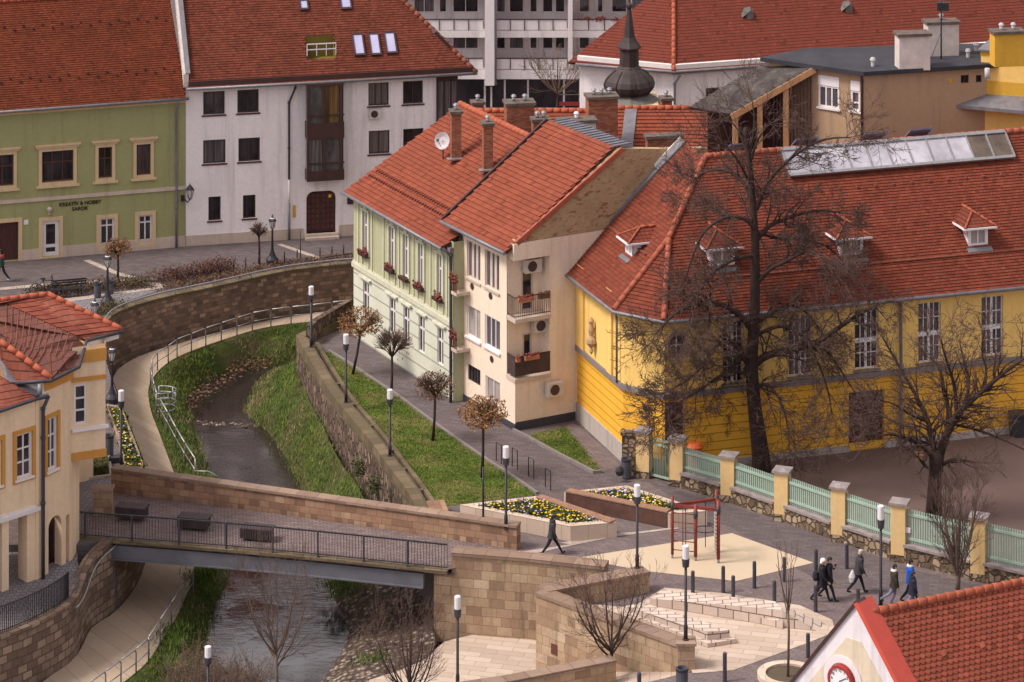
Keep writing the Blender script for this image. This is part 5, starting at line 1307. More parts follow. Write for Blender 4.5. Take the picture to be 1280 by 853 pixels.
for (u, v, W, o) in ((690, 484, WK2, .0), (672.5, 404, Wb, .0), (662, 330, Wb, .0)):
    a, z = W.px(u, v); g = MB(); W.box(g, a-.42, a+.42, z-.3, z+.3, .1, .42); ac = g.build('air_conditioner', ['ac_white'], cm); disc(W, a-.08, z, .24, .43).build('fan', ['dark_frame'], ac)
g = MB(); WK2.box(g, 0, LK2, -.2, .38, -.02, .03); WK.box(g, 0, LK-.0, -.2, .3, -.02, .03); g.build('plinth', ['iron_grey'], cm)
# brick gable : vertical firewall following the roof verge
RK = Roof(K0, K1, ZK, .70); EK = 5.15
def at_k2(s, z, o=0): return WK2.pt(s, z, o)
n2 = WK2
pts = [(-.25, ZK), (0, ZK+.02)]
zri = ZK+.70*EK
g = MB(); prof = [(-.05, ZK-.02), (LK2+.5, ZK-.02), (LK2+7.0, ZK-.02), (LK2+7.0, zri-.55), (7.6, zri-.3), (EK+.25, zri-.02), (-.05, ZK+.02)]
g.poly([WK2.pt(a, z, .0) for a, z in prof], uv=prof); g.poly([WK2.pt(a, z, -.35) for a, z in prof][::-1])
for i in range(len(prof)): p, q = prof[i], prof[(i+1) % len(prof)]; g.poly([WK2.pt(*p), WK2.pt(p[0], p[1], -.35), WK2.pt(q[0], q[1], -.35), WK2.pt(*q)])
g.build('brick_gable', ['plaster_brick'], cm)
g = MB(); pr_ = [WK2.pt(-.15, ZK+.1, .02), WK2.pt(EK+.2, zri+.06, .02)]; 
for k in range(4): o = WK2.d*(.17*k)-ZUP*(.17*k*.0+.0); 
g.bar(pr_[0]+WK2.d*.2-ZUP*.12, pr_[1]+WK2.d*.2-ZUP*.12, .16, .22); g.build('verge_brick', ['ridge_school'], cm)
roof_part(cm, RK, [RK.at(-.45, -.5), RK.at(LK-.02, -.5), RK.at(LK-.02, EK), RK.at(-.45, EK)], 'roof_band', .21, .25, lift=.045)
RK2 = Roof(RK.at(LK, 2*EK), RK.at(-.3, 2*EK), ZK, .70); roof_part(cm, RK2, [RK2.at(0, 2.6), RK2.at(LK+.3, 2.6), RK2.at(LK+.3, EK), RK2.at(0, EK)], 'slate_grey', 0, name='sheet_roof')
g = MB(); g.bar(RK.at(-.5, -.5, .05), RK.at(-.5, EK, .05), .12, .2); g.build('verge_board', ['dark_wood'], cm)
gutter(cm, [RK.at(-.5, -.57, .02), RK.at(LK+.02, -.57, .02)], .085, 'zinc_gutter')
pipe(cm, [RK.at(.45, -.5, 0), WK.pt(.55, ZK-.55, .12), WK.pt(.55, 4, .12), WK.pt(.55, 2, .12), WK.pt(.55, 0, .12)], .075, 'iron_grey')
# grey ribbed sheet roof behind the ridge
g = MB(); q = [RK.at(.0, EK, .05), RK.at(LK, EK, .05), RK.at(LK, EK+1.0, -.62), RK.at(.0, EK+1.0, -.62)]
g.poly(q[::-1]); 
for k in range(15): a_ = q[0].lerp(q[1], k/14); b_ = q[3].lerp(q[2], k/14); g.bar(a_+ZUP*.03, b_+ZUP*.03, .05, .06)
g.build('ribbed_sheet', ['slate_grey'], cm)
# narrow light well with balconies between the sage and cream houses
g = MB(); 
for z in (5.1, 2.5): g = MB(); g.obox(WS.pt(LS+.25, z, -.3), WS.d*.35, WS.n*.45, ZUP*.07); lw2 = g.build('gallery_slab', ['pale_stone'], cm)
g = MB()
for z in (5.1, 2.5):
    for k in range(7): p = WS.pt(LS+.0+.09*k, z, .12); g.tube([p, p+ZUP*.85], .015, 4)
    for k in range(18): g.lathe(WS.pt(LS+R.uniform(0, .6), z+R.uniform(.5, .95), R.uniform(.1, .25)), [(0, -.08), (.08, 0), (0, .08)], 5)
tag(g.build('gallery_rail', ['petal_red'], lw2), kind='stuff')
# ================================================================ courtyard houses behind
def small_house(name, label, ua, va, ub, vb, Y, zdrop, e, t, mat='roof_band', wall='beige_wall'):
    A_, B_ = PY(ua, va, Y), PY(ub, vb, Y); zr = (A_.z+B_.z)/2; d = (V2(B_)-V2(A_)).normalized(); n = Vector((-d.y, d.x, 0))
    P, Q = V2(A_)-n*e, V2(B_)-n*e; ze = zr-e*t
    r = thing(name, label, 'house', (P.x, P.y, 0)); rf = Roof(P, Q, ze, t); L = (Q-P).length
    mb = MB(); W = Wall(P, Q); W.facade(mb, 0, L, 0, ze); back_walls(mb, P, Q, 2*e, 0, ze)
    for s in (0, L): mb.poly([W.pt(s, ze), W.pt(s, zr, -e), W.pt(s, ze, -2*e)])
    mb.build('wall', [wall], r)
    roof_part(r, rf, [rf.at(-.2, -.3), rf.at(L+.2, -.3), rf.at(L+.2, e), rf.at(-.2, e)], mat, .21, .25, lift=.045)
    rb = Roof(Q+n*2*e, P+n*2*e, ze, t); roof_part(r, rb, [rb.at(-.2, -.3), rb.at(L+.2, -.3), rb.at(L+.2, e), rb.at(-.2, e)], mat, 0)
    g = MB(); ridge_tiles(g, rf.at(-.2, e, .06), rf.at(L+.2, e, .06), .14); g.build('ridge', ['ridge_red'], r)
    return r, rf, L
ky, kyr, kyl = small_house('courtyard_house', 'low courtyard house with banded red roof and a grey zinc strip, below the onion dome', 766, 131, 897, 142, 155.5, 0, 4.6, .62)
g = MB(); p0, p1 = kyr.px(789, 135.5), kyr.px(783, 188); nn = Vector((-kyr.n.x*kyr.t, -kyr.n.y*kyr.t, 1)).normalized(); g.obox((p0+p1)/2+nn*.09, kyr.d*.3, (p1-p0)/2, nn*.02); g.build('zinc_strip', ['zinc_gutter'], ky)
rr, rrr, _ = small_house('rear_house', 'rear courtyard house with long red roof seen just behind the brick chimneys', 572, 143, 745, 137, 160, 0, 4.5, .6)
DX = Vector((1, .16, 0))
def ch(label, u0, u1, vt, vb, Y, wy, mat='brick', pots=2, zb=4.0, pot='galvanised', cap='chimney_cap'):
    b = PY((u0+u1)/2, vb, Y); return chimney(label, b, (u1-u0)*Y/F*.97, wy, zat(vt, Y)-.1, mat, pots, dirv=DX, zb=zb, potmat=pot, cap=cap)
ch('small square red brick chimney left of the broad brick stack', 590, 604, 127, 143, 160.5, .6, pots=1)
ch('broad brick chimney stack with two pots behind the sage house roof', 631, 667, 127, 181, 153.5, .9)
ch('short brick chimney with paired metal cowls at the end of the sage house ridge', 665, 686, 148, 181, 151.5, .6)
ch('tall brick chimney stack with three metal cowls beside the white rendered stack', 733, 771, 119, 177, 153, .9, pots=3)
ch('white rendered chimney block with a flat dark cap above the ribbed sheet roof', 697, 744, 149, 181, 149.5, .8, 'chimney_white', 1, pot='white_paint')
ch('little red brick chimney beside the onion dome', 826, 839, 122, 138, 157, .6, pots=1)
ch('low brick parapet stack with white end beside the school roof verge', 807, 852, 169, 197, 146.5, .5, pots=0)
# ================================================================ yellow school
A_, B_, C_ = G(718, 521), G(779, 578), G(831, 591); D_ = G(1280, 540); dG = (D_-C_).normalized(); D_ = C_+dG*24
sch = thing('school', 'yellow school building with ochre ground floor, white dormers and broad red roof', 'school', B_)
G1, G2, G3 = Wall(A_, B_), Wall(B_, C_), Wall(C_, D_); ZG = 7.1; ZL = 3.28
wn = [G3.win(*b) for b in ((903.5, 399, 929, 476), (986, 392, 1016, 467), (1068.5, 386, 1098, 460), (1148, 379, 1176, 453), (1227, 372.5, 1254, 447), (1305, 366, 1332, 440))]
za = sum(o[2] for o in wn)/6; zb2 = sum(o[3] for o in wn)/6; wn = [(a, b, za, zb2) for a, b, _, _ in wn]
d1 = G3.win(831.5, 503, 856, 552); d1 = (d1[0], d1[1], .3, d1[3], .3); d2 = G3.win(1061, 489, 1105, 553); d2 = (d2[0], d2[1], .3, d2[3], .3)
mb = MB(); G3.facade(mb, 0, G3.L, ZL, ZG, wn, .2); G1.facade(mb, 0, G1.L, ZL, ZG); G2.facade(mb, 0, G2.L, ZL, ZG)
nG = Vector((-dG.y, dG.x, 0)); E1, E2 = D_+nG*15, A_+Vector((4, 14, 0))
for p, q in ((D_, E1), (E1, E2), (E2, A_)): mb.poly([(p.x, p.y, 0), (q.x, q.y, 0), (q.x, q.y, ZG), (p.x, p.y, ZG)])
mb.build('upper_wall', ['yellow_wall'], sch)
mb = MB(); G3.facade(mb, 0, G3.L, -.2, ZL, [d1, d2], .3); G1.facade(mb, 0, G1.L, -.2, ZL); G2.facade(mb, 0, G2.L, -.2, ZL); mb.build('ground_floor_wall', ['ochre_base'], sch)
for o in wn:
    fo = window(sch, G3, o, [1, 1, 1, 1], (1, 1, 1, 1), 'white_frame', ['pane', 'pane', 'pane_grey', 'pane_curtain'], .05, .16, mull=.035, sill=.1, sm='grey_ledge')
    g = MB(); ac_, zc_ = (o[0]+o[1])/2, o[2]+(o[3]-o[2])*.47; G3.box(g, ac_-.055, ac_+.055, o[2]+.05, o[3]-.05, -.16, -.1); G3.box(g, o[0]+.05, ac_-.056, zc_-.1, zc_+.1, -.16, -.103); G3.box(g, ac_+.056, o[1]-.05, zc_-.1, zc_+.1, -.16, -.103); g.build('transom', ['white_frame'], fo)
for o in (d1, d2):
    g = MB(); G3.box(g, o[0], o[1], o[2], o[3], -.3, -.22); dd_ = g.build('door', ['brown_frame'], sch); g = MB(); n = 2 if o is d1 else 4
    for i in range(n):
        for j in range(4): a = o[0]+(o[1]-o[0])*i/n; z = o[2]+(o[3]-o[2])*j/4; G3.box(g, a+.06, a+(o[1]-o[0])/n-.06, z+.06, z+(o[3]-o[2])/4-.06, -.22, -.19)
    tag(g.build('door_panel', ['dark_wood'], dd_), kind='stuff')
g = MB()
for W in (G1, G2, G3): W.box(g, -.04, W.L+.04, ZL-.1, ZL+.14, -.02, .13)
g.build('ledge', ['grey_ledge'], sch)
g = MB(); G1.box(g, 0, G1.L+.05, -.2, .8, -.02, .07); G2.box(g, 0, G2.L, -.2, .55, -.02, .068); G3.box(g, 0, d1[0], -.2, .3, -.02, .07); G3.box(g, d1[1], d2[0], -.2, .3, -.02, .07); G3.box(g, d2[1], G3.L, -.2, .3, -.02, .07); g.build('plinth', ['concrete'], sch)
for (ua, ub) in ((719, 731), (731.2, 732.2), (760, 766.5)):
    if ub-ua < 2: continue
    a0, a1 = G1.px(ua, 430)[0], G1.px(ub, 430)[0]; g = MB(); G1.box(g, max(a0, .02), a1, ZL+.14, ZG, -.02, .1); g.build('pilaster', ['yellow_wall'], sch)
a0, a1 = G1.px(733, 430)[0], G1.px(759, 430)[0]; g = MB(); G1.box(g, a0, a1, ZL+.14, ZG, -.02, .04); g.build('wall_panel', ['yellow_wall'], sch)
# hanging wall ornament
a, z = G1.px(745, 422); g = MB(); q = G1.pt(a, 0, .22); g.lathe(q+ZUP*z, [(0, -.75), (.1, -.6), (.05, -.45), (.26, -.2), (.22, -.05), (.1, .1), (.14, .35), (.09, .6), (.13, .75), (0, .95)], 8); g.bar(G1.pt(a, z+.4, 0), G1.pt(a, z+.4, .25), .05, .05); g.build('wall_ornament', ['beige_wall'], sch)
# oval window
a, z = G3.px(845, 431); g = MB(); N_ = 20
for k in range(N_):
    t0, t1 = 2*PI*k/N_, 2*PI*(k+1)/N_; P = lambda t, s, o: G3.pt(a+.40*s*math.cos(t), z+.58*s*math.sin(t), o)
    g.poly([P(t0, 1, .0), P(t1, 1, .0), P(t1, 1, .07), P(t0, 1, .07)]); g.poly([P(t0, 1, .07), P(t1, 1, .07), P(t1, .76, .07), P(t0, .76, .07)]); g.poly([P(t0, .76, .07), P(t1, .76, .07), P(t1, .76, .0), P(t0, .76, .0)])
ov = g.build('oval_window', ['grey_ledge'], sch); g = MB(); g.poly([G3.pt(a+.31*math.cos(2*PI*k/N_), z+.45*math.sin(2*PI*k/N_), .02) for k in range(N_)]); g.build('pane', ['pane'], ov)
g = MB(); G3.box(g, a-.02, a+.02, z-.44, z+.44, .02, .05); G3.box(g, a-.3, a+.3, z-.02, z+.02, .02, .048); g.build('glazing_bar', ['white_frame'], ov)
# roof planes
T_ = .86; EO = -.5
R1, R2, R3 = Roof(A_, B_, ZG, T_*1.04), Roof(B_, C_, ZG, T_*1.05), Roof(C_, D_, ZG, T_)
ke = ZG+EO*T_
m12, m23, m123 = meet3(R1, R2, ke), meet3(R2, R3, ke), meet3(R1, R2, R3); E_ = ae(R3, R3.px(1010, 186.5))[1]; zr = ZG+E_*T_; m13 = meet3(R1, R3, zr)
a13, e13 = ae(R1, m13); aR = ae(R3, m13)[0]
vb_ = R1.px(697, 346); va = ae(R1, vb_)[0]
print('school', proj(m12), proj(m23), proj(m123), proj(m13), proj(R1.at(va, e13)))
r_l = R1.at(va-.02, -.55); r_l.z += .0
roof_part(sch, R1, [R1.at(va, -.5), m12, m123, m13, R1.at(va, e13)], 'roof_school', .22, .185, name='roof_side', lift=.04)
roof_part(sch, R2, [m12, m23, m123], 'roof_school', .22, .185, name='roof_chamfer', lift=.04)
sk = [ae(R3, R3.px(u, v)) for u, v in ((985, 219), (1268, 200))]
roof_part(sch, R3, [m23, R3.at(24, EO), R3.at(24, E_), m13, m123], 'roof_school', .19, .155, name='roof_front', lift=.03)
Rb = Roof(R3.at(24, 2*E_), R3.at(aR, 2*E_), ZG, T_); roof_part(sch, Rb, [Rb.at(0, -.4), Rb.at(22-aR, -.4), Rb.at(24-aR, E_), Rb.at(0, E_)], 'roof_school', 0, name='roof_rear')
Rc = Roof(R1.at(a13, 2*e13), R1.at(va, 2*e13), ZG, T_*1.04); roof_part(sch, Rc, [Rc.at(0, 3.3), Rc.at(a13-va, 3.3), Rc.at(a13-va, e13), Rc.at(0, e13)], 'roof_school', 0, name='roof_rear')
g = MB()
for q0, q1 in ((m12, m123), (m23, m123), (m123, m13)): g = MB(); ridge_tiles(g, q0+ZUP*.07, q1+ZUP*.07, .13); g.build('hip_ridge', ['ridge_school'], sch)
g = MB(); ridge_tiles(g, m13+ZUP*.07, R3.at(24, E_, .07), .13); g.build('ridge', ['ridge_school'], sch)
g = MB(); p, q = R1.at(va, -.55, .12), R1.at(va, e13, .12); g.bar(p, q, .42, .12); g.build('verge_flashing', ['zinc_gutter'], sch); g = MB(); g.bar(p+ZUP*.05-R1.d*.22, q+ZUP*.05-R1.d*.22, .06, .3); g.build('verge_edge', ['white_trim'], sch)
gutter(sch, [R1.at(va, EO-.07, .02), m12+(m12-m123).normalized()*.05, m23+(m23-m123).normalized()*.05, R3.at(24, EO-.07, .02)], .085)
g = MB()
for W in (G1, G2, G3): W.box(g, -.1, W.L+.1, ZG-.42, ZG-.3, -.02, .38)
g.build('soffit', ['grey_ledge'], sch)
a_ = G3.px(1124, 450)[0]; pipe(sch, [R3.at(a_, EO, 0), G3.pt(a_, ZG-.7, .14), G3.pt(a_, ZL, .2), G3.pt(a_, 1.5, .14), G3.pt(a_, 0, .14)], .075)
a_ = G2.px(777, 430)[0]; pipe(sch, [G1.pt(G1.L-.35, ZG-.4, .3), G1.pt(G1.L-.35, ZG-.9, .17), G1.pt(G1.L-.35, ZL+.1, .17)], .05); pipe(sch, [G1.pt(.06, ZG-.3, .2), G1.pt(.06, 3, .1), G1.pt(.06, .8, .1)], .06)
g = MB(); e_s = .85
g.bar(R3.at(2.6, e_s, .08), R3.at(24, e_s, .08), .12, .05); g.build('snow_rail', ['ridge_dark'], sch)
g = MB(); g.bar(R1.at(va+.4, 1.55, .1), R1.at(G1.L-1.2, 1.55, .1), .16, .05); g.build('snow_rail', ['ridge_dark'], sch)
def dormer(rf, u, vb, wpx, hpx, plain_=False):
    p = rf.px(u, vb); a, e = ae(rf, p); w_ = wpx*p.y/F/2; h = hpx*p.y/F*.98; d, n = rf.d, -rf.n
    z0 = rf.z(p); P = lambda x, z, o: rf.at(a, e)+d*x+n*o+ZUP*z
    g = MB(); dep = h/rf.t
    for sx in (-1, 1):
        g.poly([P(sx*w_, -.1, 0), P(sx*w_, h, 0), P(sx*w_, h, -dep)])
    g.poly([P(-w_, h, 0), P(w_, h, 0), P(w_, h, -dep), P(-w_, h, -dep)])
    for x0, x1, za_, zb_ in ((-w_, -w_+.14, -.05, h), (w_-.14, w_, -.05, h), (-w_+.14, w_-.14, h-.14, h), (-w_+.14, w_-.14, -.05, .12)): g.obox(P((x0+x1)/2, (za_+zb_)/2, -.03), d*((x1-x0)/2), n*.04, ZUP*((zb_-za_)/2))
    do = g.build('dormer', ['white_paint'], sch)
    g = MB(); g.obox(P(0, h/2, -.08), d*(w_-.1), n*.015, ZUP*(h/2-.05)); g.build('pane', ['pane_shutter' if not plain_ else 'white_paint'], do)
    g = MB(); g.obox(P(0, h/2, -.04), d*.03, n*.03, ZUP*(h/2-.13)); g.build('glazing_bar', ['white_paint'], do)
    g = MB(); ov = .3; W2 = w_+ov; f = [P(-W2, h, ov), P(W2, h, ov), P(0, h+W2*.66, -W2*.75)]; bk = h+W2*.66
    back = -(bk)/rf.t+.0; apx = P(0, bk, -W2*.75); rb = P(0, bk, back)
    g.poly(f); lb = P(-W2, h, -h/rf.t-.05); rbk = P(W2, h, -h/rf.t-.05)
    g.poly([P(W2, h, ov), rbk, rb, apx]); g.poly([lb, P(-W2, h, ov), apx, rb])
    g.poly([P(-W2, h-.02, ov), lb-ZUP*.02, rbk-ZUP*.02, P(W2, h-.02, ov)]); g.build('dormer_roof', ['roof_school'], do)
    g = MB(); g.bar(P(-W2, h-.03, ov), P(W2, h-.03, ov), .07, .08); g.bar(P(W2, h-.03, ov), P(W2, h-.03, back*.6), .07, .08); g.bar(P(-W2, h-.03, ov), P(-W2, h-.03, back*.6), .07, .08); g.build('dormer_fascia', ['white_paint'], do)
    g = MB(); 
    for x in (-1, 1): ridge_tiles(g, P(x*W2, h+.03, ov), apx+ZUP*.03, .045)
    ridge_tiles(g, apx+ZUP*.03, rb+ZUP*.03, .06); g.build('dormer_ridge', ['ridge_red'], do)
    g = MB(); g.obox(P(0, -.08, .14), d*(w_+.12), n*.16+ZUP*(-.1), ZUP*.02); g.build('apron_flashing', ['zinc_gutter'], do)
dormer(R3, 903, 333, 33, 25); dormer(R3, 1064.5, 320.5, 31, 25); dormer(R3, 1222.5, 307.5, 27, 25); dormer(R1, 786, 319, 24, 20, True)
# glazed strip of skylights below the ridge
g = MB()
for k in range(22): g.obox(R3.at(3.5+k*.9, E_-1.75, .06), R3.d*.06, R3.n*.09, ZUP*.05)
tag(g.build('snow_guard', ['ridge_dark'], sch), kind='stuff')
c = [R3.px(u, v, .0) for u, v in ((985, 220), (1268, 202))]
e_b = (ae(R3, c[0])[1]+ae(R3, c[1])[1])/2; a_l, a_r = ae(R3, c[0])[0], ae(R3, c[1])[0]; up0 = .22
et = e_b
top = [PY(1012, 186, 0.0), PY(1254, 162, 0)]
nn = Vector((-R3.n.x*R3.t, -R3.n.y*R3.t, 1)).normalized()
SK = lambda a, e, o=0: R3.at(a, e)+nn*(up0+o)
e_t = E_-.05; print('sky', e_b, e_t, a_l, a_r)
so_ = MB()
for e, wdt in ((e_b, .14), (e_t, .16)): so_.bar(SK(a_l, e), SK(a_r, e), wdt, .12, up=nn)
npn = 11; so_
for k in range(npn+1): a = a_l+(a_r-a_l)*k/npn; so_.bar(SK(a, e_b), SK(a, e_t), .07, .1, up=nn)
sko = so_.build('skylight', ['fence_green' if False else 'galvanised'], sch)
g = MB(); 
for (p, q) in ((SK(a_l, e_b), SK(a_r, e_b)), (SK(a_r, e_b), SK(a_r, e_t)), (SK(a_r, e_t), SK(a_l, e_t)), (SK(a_l, e_t), SK(a_l, e_b))): g.poly([p-nn*.3, q-nn*.3, q, p])
g.build('skylight_kerb', ['zinc_gutter'], sko)
for k in range(npn):
    a0, a1 = a_l+(a_r-a_l)*k/npn+.03, a_l+(a_r-a_l)*(k+1)/npn-.03; g = MB(); g.poly([SK(a0, e_b+.05, -.01), SK(a1, e_b+.05, -.01), SK(a1, e_t-.05, -.01), SK(a0, e_t-.05, -.01)]); g.build('pane', ['skylight_frost' if k < npn-2 else 'skylight_dark'], sko)
for u in (1098, 1157, 925, 1010):
    p = R3.at(ae(R3, R3.px(u, 190))[0], E_); g = MB(); g.obox(p+ZUP*.25+nG*.3, dG*.55, nG*.35+ZUP*-.25, ZUP*.03); g.bar(p+dG*.5, p+dG*.5+ZUP*.6, .05, .05); g.build('ridge_hatch', ['sky_blue_sheet'], sch)
# ================================================================ flat roofed beige house
ZF = 13.9; fc = G(1080, 90, ZF); fl0 = G(967, 74, ZF); fr = G(1240, 80, ZF)
bh = thing('flat_roofed_house', 'beige flat roofed house with two white window units behind the school skylight', 'house', (fc.x, fc.y, 0))
dL_ = (V2(fc)-V2(fl0)).normalized(); dR_ = (V2(fr)-V2(fc)).normalized()
cW = V2(fc)-dL_*.15-Vector((dL_.y, -dL_.x, 0))*.3; WE1, WE2 = Wall(cW-dL_*5.2, cW), Wall(cW, cW+dR_*9)
e1 = WE1.win(1023, 96, 1049, 135); e2 = WE1.win(1063.5, 102, 1075, 139)
e3 = WE2.win(1201, 94, 1211, 104); e4 = WE2.win(1220, 94, 1227, 103)
mb = MB(); WE1.facade(mb, 0, WE1.L, 0, ZF-.2, [e1, e2], .1); WE2.facade(mb, 0, 9, 0, ZF-.2, [e3, e4], .15); b0, b1_ = WE1.pt(0, 0), WE2.pt(9, 0); b2_ = b1_+Vector((-.3, 3.6, 0)); b3_ = b0+Vector((2.2, 1.6, 0))
for p, q in ((b1_, b2_), (b2_, b3_), (b3_, b0)): mb.poly([(p.x, p.y, 0), (q.x, q.y, 0), (q.x, q.y, ZF-.2), (p.x, p.y, ZF-.2)])
mb.build('wall', ['beige_wall'], bh)
for o, n in ((e1, 3), (e2, 1)):
    fo = window(bh, WE1, (o[0], o[1], o[2], o[3]-.45), n, (1,) if n > 1 else (1, 1.6), 'white_frame', 'pane_curtain', .09, .06, sill=.08); g = MB(); WE1.box(g, o[0], o[1], o[3]-.45, o[3]+.02, -.09, .02); g.build('shutter_box', ['white_paint'], fo)
for o in (e3, e4): window(bh, WE2, o, 2 if o is e3 else 1, (1,), 'dark_frame', 'pane', .04, .1)
g = MB(); o1 = [V2(p) for p in (WE1.pt(-.3, 0, .35), WE1.pt(WE1.L+.15, 0, .35), WE2.pt(9, 0, .35), b2_+Vector((0, .3, 0)), b3_+Vector((-.3, .3, 0)))]; g.prism(o1, ZF-.2, ZF, bottom=True); g.build('flat_roof', ['roof_felt'], bh)
a, z = WE2.px(1187.5, 101); g = MB(); WE2.box(g, a-.09, a+.09, z-.1, z+.1, -.02, .03); g.build('vent_plate', ['ochre_trim'], bh)
pipe(bh, [WE1.pt(WE1.L-.08, ZF-.2, .15), WE1.pt(WE1.L-.08, ZF-.5, .08), WE1.pt(WE1.L-.08, 9, .08)], .055, 'dark_frame')
ch('white rendered chimney block standing on the flat roof, nearer of two', 1120, 1161, 41, 80, 150.5, .8, 'chimney_white', 0, zb=ZF-.1)
ch('white rendered chimney block with a thin pipe on the flat roof, farther of two', 1156, 1197, 26, 62, 153.2, .8, 'chimney_white', 1, zb=ZF-.1, pot='galvanised')
p = PY(1176.5, 66, 152.2); g = MB(); g.tube([Vector((p.x, p.y, ZF)), Vector((p.x, p.y, ZF+3.2))], .035, 6); g.obox((p.x+.08, p.y, ZF+2.55), (.28, 0, 0), (0, .12, 0), (0, 0, .2)); g.tube([Vector((p.x-.5, p.y, ZF)), Vector((p.x, p.y, ZF+1.3))], .012, 4)
tag(g.build('roof_antenna', ['iron_black'], loc=(p.x, p.y, ZF)), 'dark aerial mast with a boxy head on the flat roof', 'antenna')
for u, v in ((1091, 83), (1185, 69), (1210, 72), (1220, 64)):
    q = G(u, v, ZF); g = MB(); g.lathe(q, [(.09, 0), (.09, .3), (.15, .3), (.1, .42), (0, .44)], 8); g.build('roof_pipe', ['dish_grey'], bh)
# lean-to shed
ls = thing('lean_to', 'ramshackle lean-to with weathered grey sheet roof on wooden posts beside the beige house', 'shed', PY(950, 150, 151))
sq = [PY(861, 134, 151.2), PY(913, 142.8, 150.0), PY(1018, 83, 151.0), PY(966, 72.5, 153.5)]
g = MB(); g.poly(sq); nrm = (sq[1]-sq[0]).cross(sq[3]-sq[0]).normalized(); g.poly([p-nrm*.12 for p in sq][::-1])
for i in range(4): j = (i+1) % 4; g.poly([sq[i]-nrm*.12, sq[j]-nrm*.12, sq[j], sq[i]])
for k in range(14): t = k/13; a_, b_ = sq[0].lerp(sq[3], t), sq[1].lerp(sq[2], t); g.bar(a_+nrm*.02, b_+nrm*.02, .06, .05, up=nrm)
g.build('roof', ['shed_sheet'], ls)
g = MB(); g.bar(sq[1]-nrm*.17+Vector((0, -.05, 0)), sq[2]-nrm*.17+Vector((0, -.05, 0)), .1, .3); g.build('fascia', ['lean_wood'], ls)
for t in (.06, .35, .66): p = sq[1].lerp(sq[2], t)+Vector((0, .15, -.2)); g = MB(); g.bar(p, Vector((p.x, p.y, 6)), .26, .26); g.build('post', ['lean_wood'], ls)
g = MB(); wl = Wall(V2(sq[0])+Vector((.3, .6, 0)), V2(sq[2])+Vector((0, .8, 0))); n_ = 9
for k in range(n_):
    t0, t1 = k/n_, (k+1)/n_; A0, A1 = sq[0].lerp(sq[3], t0).lerp(sq[1].lerp(sq[2], t0), .45), sq[0].lerp(sq[3], t1).lerp(sq[1].lerp(sq[2], t1), .45)
    g.poly([(A0.x, A0.y, 5), (A1.x, A1.y, 5), (A1.x, A1.y, A1.z-.15), (A0.x, A0.y, A0.z-.15)])
g.build('board_wall', ['dark_wood'], ls)
g = MB()
for k in range(12): p = sq[1].lerp(sq[2], .52+.04*k)+Vector((0, .3, -.35)); g.bar(p, Vector((p.x, p.y, 8.5)), .05, .05)
tag(g.build('lattice', ['dark_frame'], ls), kind='stuff')
# ================================================================ yellow tower block at the right edge
YT = 151.5
yt = thing('yellow_tower', 'yellow and ochre banded stair tower with grey canopy roof at the right picture edge', 'tower', PY(1228, 150, YT))
t0 = PY(1226, 62, YT); dT = Vector((.93, -.37, 0)).normalized(); WT = Wall(V2(t0), V2(t0)+dT*6); dT2 = Vector((-dT.y, dT.x, 0))
zT = lambda v: zat(v, YT)
def tower_box(z0, z1, mat, o, name): 
    g = MB(); c = WT.pt(3, (z0+z1)/2, -2.5+o/2); g.obox(c, dT*(3+o), dT2*(2.5+o/2), ZUP*((z1-z0)/2)); return g.build(name, [mat], yt)
tower_box(0, zT(128), 'yellow_wall', .06, 'lower_wall'); tower_box(zT(122), zT(100), 'ochre_trim', .0, 'ochre_band'); tower_box(zT(100), zT(69), 'yellow_wall', -.005, 'upper_wall'); tower_box(zT(69), zT(63.5), 'ochre_trim', .02, 'top_band'); tower_box(zT(63.5), zT(61.5), 'zinc_gutter', .12, 'roof_edge')
g = MB(); zc = zT(128); cc = [WT.pt(-1.05, zc, .95), WT.pt(6.2, zc, .95), WT.pt(6.2, zc+.5, -.0), WT.pt(-.0, zc+.42, -.0)]; g.poly(cc); g.poly([cc[0], cc[3], WT.pt(0, zc+.42, -5), WT.pt(-1.05, zc, -5)]); lo_ = [p-ZUP*.16 for p in cc]; g.poly([lo_[0], lo_[1], cc[1], cc[0]]); g.poly([lo_[0], cc[0], WT.pt(-1.05, zc, -5), WT.pt(-1.05, zc-.16, -5)]); g.poly([WT.pt(-1.05, zc-.16, .95), WT.pt(-1.05, zc-.16, -5), WT.pt(6.2, zc-.16, -5), WT.pt(6.2, zc-.16, .95)]); g.build('canopy_roof', ['zinc_gutter'], yt)
ch('ochre rendered chimney with two white flues at the top right corner', 1239, 1279, 38, 58, 149.5, .8, 'ochre_trim', 2, zb=zT(62)-.3, pot='dish_grey')
p = PY(1234, 55, 145.5); g = MB(); g.tube([Vector((p.x, p.y, zT(63))), Vector((p.x, p.y, zT(50.5)))], .12, 8); g.build('vent_pipe', ['dish_grey'], yt)
